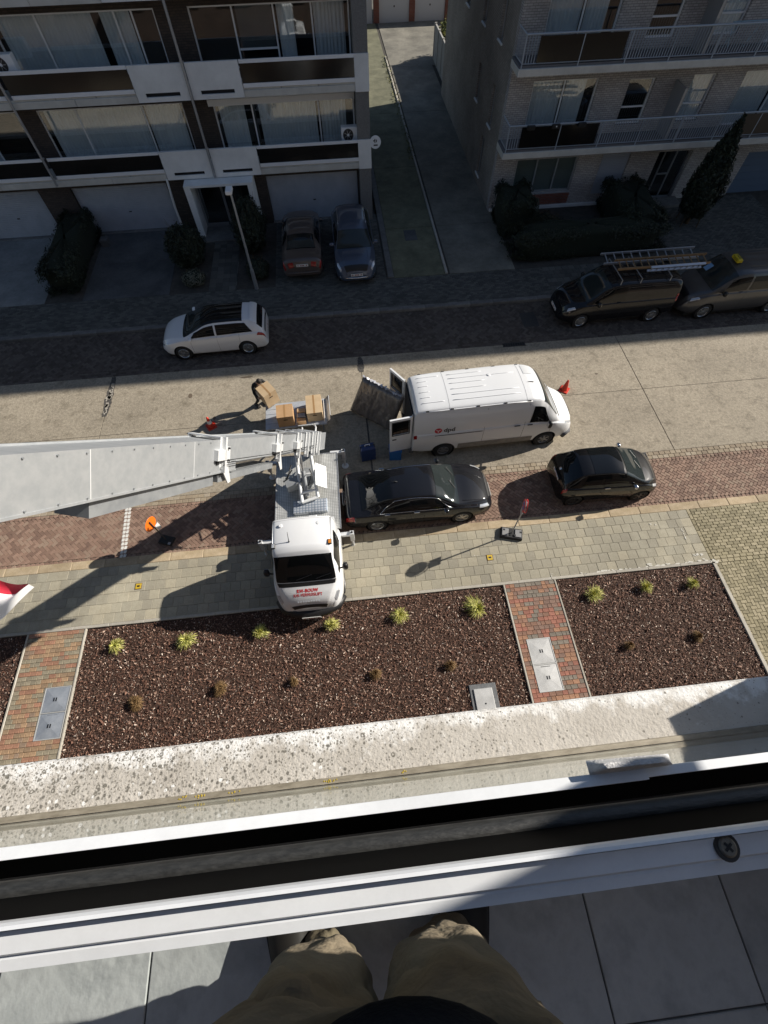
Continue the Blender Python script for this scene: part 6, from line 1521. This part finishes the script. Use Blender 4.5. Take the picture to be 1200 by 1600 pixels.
for k in range(260):
    x = random.uniform(4.55,4.95); y = random.uniform(30,46); P.append((x,y,.14+random.random()*.05))
leaves(m, P, [(0,0,1)]*len(P), .07); tag(m.build('weeds', mat('weed_leaf', (.10,.12,.03), .8, rnd=('face', [(0,(.05,.06,.02)),(1,(.20,.19,.07))])), None, fix=False), 'strip of weeds along the driveway kerb', 'weeds', kind='stuff')
gp = MB().bbox(0,.35,0,.35,0,.35,.05).build('case', mat('grey_bin', (.10,.10,.10), .8), thing('utility_box', 'small dark box beside the clipped hedge before the garage', 'box', (-11.45,23.55,.1)))
# ================================================================== OUR OWN BALCONY
M_hw = mat('white_powder_coat', (.84,.86,.88), .35, c2=(.80,.82,.84), scale=6, detail=6)
HB = thing('balcony_parapet', 'lichen spotted concrete balcony ledge with white metal window frame', 'balcony', (0,0,11.55))
Z0 = 11.55
# lichen-stained concrete
def lichen_mat():
    m, t, b = principled('lichen_concrete'); L = t.links.new
    tc = N(t, 'ShaderNodeTexCoord'); co = tc.outputs['Object']
    def noise(s, d=5, r=.6):
        n = N(t, 'ShaderNodeTexNoise'); n.inputs['Scale'].default_value = s; n.inputs['Detail'].default_value = d; n.inputs['Roughness'].default_value = r; L(co, n.inputs['Vector']); return n.outputs['Fac']
    def math_(op, a, b_=None):
        q = N(t, 'ShaderNodeMath', operation=op)
        for i, x in enumerate((a, b_)):
            if x is None: continue
            if isinstance(x, (int, float)): q.inputs[i].default_value = x
            else: L(x, q.inputs[i])
        return q.outputs[0]
    def mixc(f, a, c_):
        q = N(t, 'ShaderNodeMix', data_type='RGBA'); L(f, q.inputs[0])
        if isinstance(a, tuple): q.inputs[6].default_value = (*a,1)
        else: L(a, q.inputs[6])
        q.inputs[7].default_value = (*c_,1); return q.outputs[2]
    r = ramp(t, [(.30,(.42,.385,.335)),(.70,(.56,.525,.47))]); L(noise(9,10,.7), r.inputs[0]); col = r.outputs[0]
    sx = N(t, 'ShaderNodeSeparateXYZ'); L(co, sx.inputs[0])
    # whitish crust; the boost at the outer edge also paints in its sunlit lip
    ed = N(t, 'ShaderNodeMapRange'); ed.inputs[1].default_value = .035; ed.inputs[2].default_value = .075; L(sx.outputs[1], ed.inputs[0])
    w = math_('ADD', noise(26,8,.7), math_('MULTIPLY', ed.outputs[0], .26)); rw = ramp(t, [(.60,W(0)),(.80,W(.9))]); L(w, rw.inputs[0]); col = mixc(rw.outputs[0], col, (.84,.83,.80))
    lf = N(t, 'ShaderNodeMapRange'); lf.inputs[1].default_value = .35; lf.inputs[2].default_value = -.45; L(sx.outputs[0], lf.inputs[0])
    def spots(sc, lo, hi, rnd_cut, cc, ring=False, cut_by_x=True):
        nonlocal col
        v = N(t, 'ShaderNodeTexVoronoi'); v.inputs['Scale'].default_value = sc; v.inputs['Randomness'].default_value = 1.0
        wp = N(t, 'ShaderNodeTexNoise'); wp.inputs['Scale'].default_value = sc*1.7; L(co, wp.inputs['Vector'])
        mp = N(t, 'ShaderNodeMix', data_type='VECTOR'); mp.inputs[0].default_value = .012*30/sc; L(co, mp.inputs[4]); L(wp.outputs['Color'], mp.inputs[5]); L(mp.outputs[1], v.inputs['Vector'])
        hs = N(t, 'ShaderNodeSeparateColor'); L(v.outputs['Color'], hs.inputs[0])
        thr = math_('SUBTRACT', rnd_cut, math_('MULTIPLY', lf.outputs[0], .48)) if cut_by_x else rnd_cut
        on = math_('GREATER_THAN', hs.outputs[0], thr)
        st = [(lo,W(1)),(hi,W(0))] if not ring else [(lo*.45,W(0)),(lo*.6,W(1)),(lo,W(1)),(hi,W(0))]
        rr = ramp(t, st); L(v.outputs['Distance'], rr.inputs[0]); f = math_('MULTIPLY', rr.outputs[0], on)
        col = mixc(math_('MULTIPLY', f, .9), col, cc)
    spots(150, .26, .42, .99, (.20,.185,.155)); spots(100, .25, .36, 1.10, (.13,.12,.10)); spots(72, .28, .35, 1.18, (.14,.13,.105), True); spots(190, .25, .38, .97, (.17,.155,.13)); spots(80,.22,.30,1.12,(.80,.79,.76)); spots(300,.25,.4,.93,(.30,.275,.235))
    L(col, b.inputs['Base Color']); b.inputs['Roughness'].default_value = .95
    bp_ = N(t, 'ShaderNodeBump'); bp_.inputs['Strength'].default_value = .6; bp_.inputs['Distance'].default_value = .004; L(noise(120,6), bp_.inputs['Height']); L(bp_.outputs[0], b.inputs['Normal'])
    return m
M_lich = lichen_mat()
speckle(MATS['white_powder_coat'], 35, .93, 1.03, 3.0)
def extr(name, prof, x0, x1, material, parent, smooth=False, nseg=1):
    """profile of (y, z) extruded along x; z absolute"""
    m = MB(); n = len(prof)
    for i in range(nseg+1):
        x = x0+(x1-x0)*i/nseg; m.v += [(x,y,z-Z0) for y,z in prof]
    for i in range(nseg): m.f += [(i*n+k, i*n+(k+1)%n, (i+1)*n+(k+1)%n, (i+1)*n+k) for k in range(n)]
    m.f += [tuple(range(n-1,-1,-1)), tuple(range(nseg*n,(nseg+1)*n))]
    return m.build(name, material, parent, smooth)
X0, X1 = -7.0, 7.0
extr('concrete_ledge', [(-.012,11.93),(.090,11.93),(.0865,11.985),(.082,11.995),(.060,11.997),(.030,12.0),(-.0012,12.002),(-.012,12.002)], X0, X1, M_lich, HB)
M_strip = mat('weathered_strip', (.22,.19,.14), .6, .2, c2=(.34,.30,.23), scale=30, detail=6, stretch=(1,4,1))
extr('joint_strip', [(-.0118,11.95),(-.0012,12.0025),(-.0025,12.006),(-.0115,12.006)], X0, X1, M_strip, HB)
M_flash = glass_mat('balustrade_glass', (.95,.97,.96), .0, .01, 1.3)
extr('balustrade_pane', [(-.0122,12.004),(-.0300,12.372),(-.0340,12.372),(-.0162,12.004)], X0, X1, M_flash, HB)
extr('outer_frame', [(-.0300,12.373),(-.0298,12.382),(-.0415,12.384),(-.0425,12.375),(-.0425,12.345),(-.0350,12.345)], X0, .30, M_hw, HB)
extr('outer_frame', [(-.0300,12.373),(-.0298,12.378),(-.0395,12.379),(-.0405,12.370),(-.0405,12.345),(-.0350,12.345)], .301, X1, M_hw, HB)
M_deep = mat('gap_shade_black', (.003,.003,.003), .9, spec=.05)  # near-black colour puts the gap's shadow into backdrop, gasket bed and rail web
extr('gap_backdrop', [(-.1000,12.236),(-.0426,12.338),(-.0405,12.345),(-.0428,12.346),(-.1000,12.243)], X0, X1, M_deep, HB)  # added sloped plate, a dark backdrop for the shaded gap
# black rubber gasket roll
M_gask = mat('black_gasket', (.022,.022,.021), .5, c2=(.038,.038,.036), scale=300, detail=3, stretch=(.25,1,1), bump=.12, bscale=500)
gk = MB(); gk.tube([(X0,-.0600,12.478-Z0),(-2,-.0600,12.478-Z0),(0,-.0600,12.478-Z0),(2,-.0600,12.478-Z0),(X1,-.0600,12.478-Z0)], .0092, 20); gk.build('gasket_roll', M_gask, HB, smooth=True)
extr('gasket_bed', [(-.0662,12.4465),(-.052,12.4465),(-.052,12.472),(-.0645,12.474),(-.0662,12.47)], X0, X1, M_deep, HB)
# white inner rail
extr('rail_lip', [(-.0622,12.590),(-.0620,12.600),(-.0632,12.604),(-.0655,12.604),(-.0662,12.598),(-.0662,12.590)], X0, X1, M_hw, HB)
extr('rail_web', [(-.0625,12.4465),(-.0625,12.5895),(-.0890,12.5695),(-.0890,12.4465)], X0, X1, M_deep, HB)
extr('white_rail', [(-.0663,12.571),(-.0663,12.588),(-.0675,12.595),(-.0800,12.592),(-.0822,12.586),(-.0840,12.586),(-.0905,12.584),(-.0915,12.578),(-.0915,12.570)], X0, X1, M_hw, HB)
extr('parapet_wall', [(-.0745,11.0),(.06,11.0),(.06,11.929),(-.0122,11.929),(-.0122,11.999),(-.0745,11.999)], X0, X1, M_beige, HB)
# cross-head screw
sc = MB(); sc.lathe([(0,.0016),(.0052,.0016),(.0064,.0008),(.0066,-.004)],28,(.236,-.0735,12.595-Z0)); so_ = sc.build('screw', mat('dull_steel', (.17,.155,.13), .45, .7, c2=(.25,.23,.19), scale=300), HB, smooth=30)
cx = MB(); cx.obox((.236,-.0735,12.5968-Z0),(.0066,.0016,.0006),Euler((0,0,R(35))).to_matrix()); cx.obox((.236,-.0735,12.5969-Z0),(.0016,.0066,.0006),Euler((0,0,R(35))).to_matrix()); cx.build('cross_slot', M_black, so_)
MB().lathe([(0,0),(.0086,0),(.0092,-.001)],24,(.236,-.0735,12.5953-Z0)).build('dirt_ring', mat('dirt_ring', (.06,.055,.05), .9), so_)
# small weathered mortar wedge lying on the frame
t = thing('mortar_wedge', 'grey wedge of mortar lying on the white frame at right', 'mortar lump', (.283,-.022,12.382))
G_ = MB(); nu, nv2 = 26, 8; P = []
for i in range(nu+1):
    u = i/nu; h_ = .022*min(1, u/.12, (1-u)/.22)
    row = []
    for j in range(nv2+1):
        v = j/nv2; hh = h_*min(1, v/.3, (1-v)/.25)+.0006*random.random()
        row.append(Vector((-.050+.100*u, -.0085+.0150*v*(1-.2*u), hh)))
    P.append(row)
G_.grid(P, nu+1, nv2+1); G_.build('lump', mat('mortar_grey', (.52,.52,.52), .95, c2=(.68,.67,.66), scale=120, bump=.3, bscale=400), t, smooth=50)
# lichen cushions
M_ly = mat('yellow_lichen', (.42,.30,.03), .9, c2=(.30,.22,.03), scale=200)
for (x, z_) in ((-.385,0),(-.36,0),(-.35,0),(-.29,0),(-.115,0),(-.105,0),(.03,0)):
    m = MB()
    for k in range(5): m.lathe([(0,.0009),(.0010,.0007),(.0016,0)],7,(random.gauss(0,.004),random.gauss(0,.0012),0))
    o = m.build('lichen_cushion', M_ly, HB); o.location = (x, -.006, 12.006-Z0)
# unseen panels added at the right, gapped to cast shade and sun patches
PT = thing('shade_panels', 'unseen white shade panels added just beyond the right edge', 'shade panels', (1.05,-.4,12.01))
MB().box(0,.12,-1.1,.565,0,.27).build('panel', M_hw, PT)
MB().box(0.001,.119,-1.1,.31,-.455,-.001).build('panel', M_hw, PT)
MB().box(0,.12,-1.1,.596,.83,2.6).build('panel', M_hw, PT)
MB().cyl((.06,-.75,.27),(.06,-.75,.83),.02,n=10).build('post', M_hw, PT)
# own building below and behind
M_bk_home = brick_mat('home_brick', (.10,.065,.05), (.14,.095,.07), (.10,.09,.08))
OB = thing('home_building', 'pale apartment facade below the balcony ledge', 'building', (0,0,0), 0, 'apartment buildings on the near side')
MB().box(-30,30,-12,-.08,0,10.99).build('facade_wall', M_bk_home, OB)
MB().box(-30,30,-12,-1.9,11.0,16.5).build('upper_wall', M_bk_home, OB)
for zf in (2.4,5.3,8.2):
    for xw in range(-28,28,4):
        if xw < 26: MB().box(xw+.6,xw+3.2,-.079,-.06,zf-.6,zf+1.0).build('window', M_dpanel, OB)
    MB().box(-29.9,29.9,-.079,.02,zf+1.25,zf+1.6).build('concrete_band', M_white_conc, OB)
# balcony floor of grey tiles
FL = tag(MB().box(-7,7,-1.89,-.0746,11.2,11.545).build('balcony_floor', mat('tile_grout', (.13,.125,.12), .95)), kind='structure')
M_ft = mat('floor_tile', (.36,.375,.38), .6, c2=(.54,.555,.555), scale=7, detail=12, c3=(.45,.46,.46), bump=.15, bscale=30, rnd=('object', [(0,W(.9)),(1,W(1.08))]))
tm_ = MB().bbox(-.1725,.1725,-.1725,.1725,-.01,0,.002).mesh('floor_tile', True); tm_.materials.append(M_ft)
for i in range(-9, 10):
    for j in range(0, 4):
        o = bpy.data.objects.new('floor_tile', tm_); COL.objects.link(o); o.parent = FL; o.location = (.447-.1745+i*.349, -.548+.1745+.349-j*.349-.349*0, 11.552)
        if o.location.y+.1725 > -.076: 
            o.scale = (1, max(.05,(-.078-(o.location.y-.1725))/.345), 1); o.location.y = ((o.location.y-.1725)+(-.078))/2

# ================================================================== PEOPLE
def skin(name, joints, edges, material, parent, sub=2, root=None, post=None):
    names = list(joints); me = bpy.data.meshes.new(name)
    me.from_pydata([joints[k][:3] for k in names], [(names.index(a_), names.index(b_)) for a_, b_ in edges], [])
    o = bpy.data.objects.new(name, me); COL.objects.link(o)
    md = o.modifiers.new('skin', 'SKIN'); md.use_smooth_shade = True
    for i, k in enumerate(names):
        sv = me.skin_vertices[0].data[i]; r_ = joints[k][3]; sv.radius = r_ if isinstance(r_, tuple) else (r_, r_); sv.use_root = (k == (root or names[0]))
    s2 = o.modifiers.new('sub', 'SUBSURF'); s2.levels = sub; s2.render_levels = sub
    bpy.context.view_layer.update()
    nm = evaluated(o); bpy.data.objects.remove(o, do_unlink=True); nm.name = name
    if post:
        n = len(nm.vertices); co = np.empty(n*3, np.float32); nm.vertices.foreach_get('co', co); no = np.empty(n*3, np.float32); nm.vertices.foreach_get('normal', no)
        co = post(co.reshape(-1,3), no.reshape(-1,3)); nm.vertices.foreach_set('co', co.reshape(-1).astype(np.float32)); nm.update()
    nm.materials.clear(); nm.materials.append(material)
    o = link(name, nm, None, parent, True); return o
M_skin = mat('skin', (.46,.29,.21), .55)
M_trou = mat('khaki_trousers', (.20,.162,.108), .9, c2=(.27,.22,.15), scale=10, detail=8, bump=.5, bscale=34)
M_jack = mat('black_jacket', (.012,.012,.013), .85, bump=.2, bscale=200)
M_shoe = mat('dark_shoe', (.022,.018,.015), .6)
M_hair = mat('dark_hair', (.02,.015,.012), .7)
# ---- the photographer, from the hips down in the picture
ph = thing('person', 'person in khaki trousers and black jacket standing at the balcony rail', 'person', (-.04,-.45,11.552))
o_ = Vector(ph.location)
def PL(x, y, z): return (x-o_.x, y-o_.y, z-o_.z)
J = dict(pel=(*PL(-.045,-.325,12.44),.13), lhip=(*PL(-.160,-.315,12.34),.132), lkn=(*PL(-.142,-.305,12.04),.094), lan=(*PL(-.225,-.41,11.66),.05),
         rhip=(*PL(.060,-.325,12.34),.130), rkn=(*PL(.056,-.320,12.04),.106), ran=(*PL(.085,-.42,11.66),.05),
         wa=(*PL(-.045,-.37,12.62),.13), ch=(*PL(-.045,-.44,12.88),(.17,.12)), nk=(*PL(-.045,-.43,13.06),.06), hd=(*PL(-.045,-.40,13.2),.095), tp=(*PL(-.045,-.41,13.29),.07),
         ls=(*PL(-.23,-.44,12.98),.06), le=(*PL(-.29,-.40,12.72),.045), lw=(*PL(-.14,-.20,12.93),.032), lh=(*PL(-.085,-.125,12.96),.035),
         rs=(*PL(.14,-.44,12.98),.06), re=(*PL(.20,-.40,12.72),.045), rw=(*PL(.06,-.20,12.93),.032), rh=(*PL(.01,-.125,12.96),.035))
E_ = [('pel','lhip'),('lhip','lkn'),('lkn','lan'),('pel','rhip'),('rhip','rkn'),('rkn','ran'),('pel','wa'),('wa','ch'),('ch','nk'),('nk','hd'),('hd','tp'),('ch','ls'),('ls','le'),('le','lw'),('lw','lh'),('ch','rs'),('rs','re'),('re','rw'),('rw','rh')]
shr = {k: (*v[:3], tuple(q*.72 for q in v[3]) if isinstance(v[3], tuple) else v[3]*(.72 if k not in ('hd','tp','nk','lh','rh','lw','rw') else 1)) for k, v in J.items()}
skin('body', shr, E_, M_skin, ph, 2, 'pel')
def leg_loft(m, pts, seed, nt=150, nf=96):
    f = [pchip([k[2] for k in pts][::-1], [k[i] for k in pts][::-1]) for i in (0,1,3)]
    z0, z1 = pts[0][2], pts[-1][2]; rs = random.Random(seed); ph0 = [rs.random()*6.28 for _ in range(16)]
    rid = lambda q, p: (1-abs(math.sin(q)))**p
    P = []
    for i in range(nt+1):
        t_ = i/nt; z = z0+(z1-z0)*t_; x, y, r = f[0](z), f[1](z), f[2](z); row = []
        lo = max(0, (12.0-z)/.36); kn = math.exp(-((z-12.03)/.09)**2)
        for k in range(nf+1):
            a = 6.28319*(k % nf)/nf; ca, sa = math.cos(a), math.sin(a)
            d = .0030*math.sin(5*a+z*21+ph0[0])+.0022*math.sin(9*a-z*33+ph0[1])
            # drag lines sweeping round the leg, fading in and out
            e1 = max(0, math.sin(a*1.0+z*9+ph0[2])); e2 = max(0, math.sin(a*2.0-z*7+ph0[3])); e3 = max(0, math.cos(a-1.57))
            d -= (.0075+.004*lo)*rid(z*17+1.1*math.sin(a+ph0[4])+.45*math.sin(3*a+ph0[5]), 5)*e1
            d -= .0065*rid(z*13-1.9*math.sin(a*.5+ph0[6])+.6*math.sin(2*a+z*11), 6)*e2
            d -= .0055*rid(a*2.5+z*8.5+ph0[7]+.8*math.sin(z*15), 7)*e3*(1-.5*kn)
            d -= (.004+.005*lo)*rid(z*31+1.6*math.sin(a+ph0[8])+.5*math.sin(2*a+ph0[9]), 4)*(.35+.65*lo)
            d += .0045*lo*math.sin(z*46+1.3*math.sin(a+ph0[10]))
            d *= 1.25
            row.append(Vector((*PL(x+(r+d)*ca, y+(r*.92+d)*sa, z+.004*math.sin(3*a+ph0[11])),)))
        P.append(row)
    m.grid(P, nt+1, nf+1)
tr = MB()
leg_loft(tr, [(-.150,-.318,12.45,.126),(-.153,-.316,12.30,.120),(-.146,-.310,12.15,.102),(-.142,-.305,12.03,.090),(-.155,-.335,11.88,.079),(-.172,-.362,11.75,.073),(-.190,-.375,11.61,.075)], 3)
leg_loft(tr, [(.058,-.326,12.45,.126),(.060,-.326,12.30,.124),(.058,-.322,12.15,.110),(.056,-.318,12.03,.100),(.066,-.345,11.88,.090),(.078,-.368,11.75,.084),(.092,-.378,11.61,.084)], 8)
P = []
for i in range(41):
    z = 12.27+.25*i/40; u = i/40; rx = .07+.125*min(1,u/.45)**.5; ry = .06+.068*min(1,u/.45)**.5; row = []
    for k in range(97):
        a = 6.28319*(k % 96)/96; d = .003*math.sin(z*60+3*a)-.006*max(0,math.sin(a))*(1-abs(math.sin(a*3+z*22)))**5
        row.append(Vector((*PL(-.046+(rx+d)*math.cos(a), -.322+(ry+d)*math.sin(a), z),)))
    P.append(row)
tr.grid(P, 41, 97)
tr.build('trousers', M_trou, ph, smooth=True)
JK = dict(hem=(*PL(-.006,-.268,12.48),.128), bel=(*PL(-.006,-.250,12.55),.134), wa=(*PL(-.045,-.36,12.68),.15), ch=(*PL(-.045,-.44,12.88),(.19,.14)), nk=(*PL(-.045,-.43,13.03),.075), ls=(*PL(-.24,-.44,12.97),.075), le=(*PL(-.30,-.40,12.72),.06), lw=(*PL(-.16,-.235,12.90),.045), rs=(*PL(.15,-.44,12.97),.075), re=(*PL(.21,-.40,12.72),.06), rw=(*PL(.08,-.235,12.90),.045))
jk_o = skin('jacket', JK, [('hem','bel'),('bel','wa'),('wa','ch'),('ch','nk'),('ch','ls'),('ls','le'),('le','lw'),('ch','rs'),('rs','re'),('re','rw')], M_jack, ph, 3, 'hem')
def shoe(x, y, ang):
    m = MB(); P = []; n = 20
    for i in range(13):
        u = i/12; L_ = .30*u; w_ = .045+.012*math.sin(u*3.0)-.02*max(0,(u-.8)/.2)**2; h_ = .10*(1-u)**1.2+.045*math.sqrt(max(.02,1-u**4))
        P.append([Vector((w_*math.copysign(abs(math.cos(t_))**.7,math.cos(t_)), L_, .004+max(0,math.sin(t_))*h_)) for t_ in [2*math.pi*k/n for k in range(n)]])
    m.grid([r+[r[0]] for r in P], 13, n+1); m.f.append(tuple(range(n))); o = m.build('shoe', M_shoe, ph, smooth=60)
    o.location = (x-o_.x, y-o_.y, 0); o.rotation_euler = (0,0,ang)
    so2 = MB(); so2.add([(p.x*1.05,p.y,0) for r in P for p in (r[0], r[n//2])]+[(p.x*1.05,p.y,.018) for r in P for p in (r[0], r[n//2])], [(2*i,2*i+1,2*i+3,2*i+2) for i in range(12)]+[(26+2*i,26+2*i+2,26+2*i+3,26+2*i+1) for i in range(12)]+[(2*i,2*i+2,26+2*i+2,26+2*i) for i in range(12)]+[(2*i+1,26+2*i+1,26+2*i+3,2*i+3) for i in range(12)]); so2.build('sole', M_rubber, o)
shoe(-.225, -.47, R(14)); shoe(.115, -.47, R(-12))
pk = MB(); pk.obox(PL(.158,-.37,12.20),(.016,.13,.17),Euler((R(8),R(4),R(-12))).to_matrix()); pk.build('cargo_pocket', M_trou, ph)
def fingers(side):
    m = MB(); b_ = Vector(J[side+'h'][:3]); sg = 1 if side == 'l' else -1
    for k in range(4):
        p = b_+Vector((sg*.02,.01,.03-.02*k)); m.tube([p, p+Vector((sg*.03,.02,.0)), p+Vector((sg*.045,-.005,-.002)), p+Vector((sg*.04,-.02,-.003))], [.009,.009,.008,.006], 8)
    p = b_+Vector((0,-.005,.03)); m.tube([p, p+Vector((sg*.015,-.01,.03)), p+Vector((sg*.04,-.012,.045))], [.011,.010,.007], 8)
    m.build('fingers', M_skin, ph, smooth=True)
fingers('l'); fingers('r')
m = MB(); P = []
for i in range(9):
    ph_ = i/8*1.75; P.append([Vector((*PL(-.045+.098*math.sin(ph_)*math.cos(a_), -.415+.108*math.sin(ph_)*math.sin(a_), 13.235+.105*math.cos(ph_)),)) for a_ in [6.283*k/18 for k in range(19)]])
m.grid(P, 9, 19); m.build('hair', M_hair, ph, smooth=True)
m = MB(); nz = Vector(PL(-.045,-.297,13.2)); m.add([nz+Vector((0,.005,.03)),nz+Vector((-.016,0,-.015)),nz+Vector((.016,0,-.015)),nz+Vector((0,.022,-.012))],[(0,1,3),(0,3,2),(1,2,3)]); m.build('nose', M_skin, ph)
for sx in (-.034,.034): MB().lathe([(0,.006),(.008,.004),(.011,0)],10,PL(-.045+sx,-.306,13.225),'y').build('eye', M_plate, ph)
MB().obox(PL(-.045,-.302,13.155),(.045,.006,.007),Matrix.Identity(3)).build('mouth', mat('lips', (.35,.14,.12), .5), ph)

# ---- the mover stooping over the tall box
mv = thing('person', 'person in black bending behind the tall box at the lift tray', 'person', (-3.40,12.40,0), R(-52))
J = dict(pel=(-.12,0,.92,.14), lhip=(-.10,.10,.86,.095), lkn=(.10,.13,.48,.068), lan=(-.10,.14,.09,.045), ltoe=(.08,.15,.045,.04),
         rhip=(-.10,-.10,.86,.095), rkn=(.06,-.13,.47,.068), ran=(-.22,-.15,.09,.045), rtoe=(-.04,-.16,.045,.04),
         wa=(-.03,0,1.05,.135), ch=(.14,0,1.26,(.16,.13)), nk=(.24,0,1.39,.06), hd=(.32,0,1.47,.085), tp=(.36,0,1.56,.065),
         ls=(.18,.19,1.30,.065), le=(.28,.30,1.08,.048), lw=(.46,.28,1.0,.036), rs=(.18,-.19,1.30,.065), re=(.28,-.30,1.08,.048), rw=(.46,-.28,1.0,.036))
E2 = [('pel','lhip'),('lhip','lkn'),('lkn','lan'),('lan','ltoe'),('pel','rhip'),('rhip','rkn'),('rkn','ran'),('ran','rtoe'),('pel','wa'),('wa','ch'),('ch','nk'),('nk','hd'),('hd','tp'),('ch','ls'),('ls','le'),('le','lw'),('ch','rs'),('rs','re'),('re','rw')]
skin('body', {k: (*v[:3], tuple(q*.75 for q in v[3]) if isinstance(v[3], tuple) else v[3]*(.78 if k not in ('hd','tp','nk') else 1)) for k, v in J.items()}, E2, M_skin, mv, 2, 'pel')
skin('black_clothes', {k: v for k, v in J.items() if k not in ('hd','tp','ltoe','rtoe')}, [e for e in E2 if not set(e) & {'hd','tp','ltoe','rtoe'}], M_jack, mv, 2, 'pel')
for sg in (-1,1):
    m = MB(); h_ = Vector((.49,sg*.27,.99)); m.tube([h_-Vector((.04,0,0)),h_+Vector((.03,-sg*.01,0))],[.03,.036],8)
    for k in range(4): m.tube([h_+Vector((.03,-sg*.01,.03-.02*k)), h_+Vector((.07,-sg*.03,.03-.02*k)), h_+Vector((.08,-sg*.06,.03-.02*k))],[.010,.009,.007],6)
    m.tube([h_+Vector((0,0,.03)),h_+Vector((.03,-sg*.03,.055)),h_+Vector((.05,-sg*.05,.06))],[.011,.010,.008],6); m.build('hand', M_skin, mv, smooth=True)
for k, s_ in (('l',.145),('r',-.155)):
    a_ = J[k+'an']; MB().bbox(a_[0]-.07,a_[0]+.22,s_-.05,s_+.05,0,.10,.03).build('shoe', M_shoe, mv)
m = MB(); P = []
for i in range(8):
    ph_ = i/7*1.8; P.append([Vector((.335,0,1.50))+Euler((0,R(25),0)).to_matrix()@Vector((.098*math.sin(ph_)*math.cos(q),.088*math.sin(ph_)*math.sin(q),.105*math.cos(ph_))) for q in [6.283*k/16 for k in range(17)]])
m.grid(P, 8, 17); m.build('cap', M_hair, mv, smooth=True)
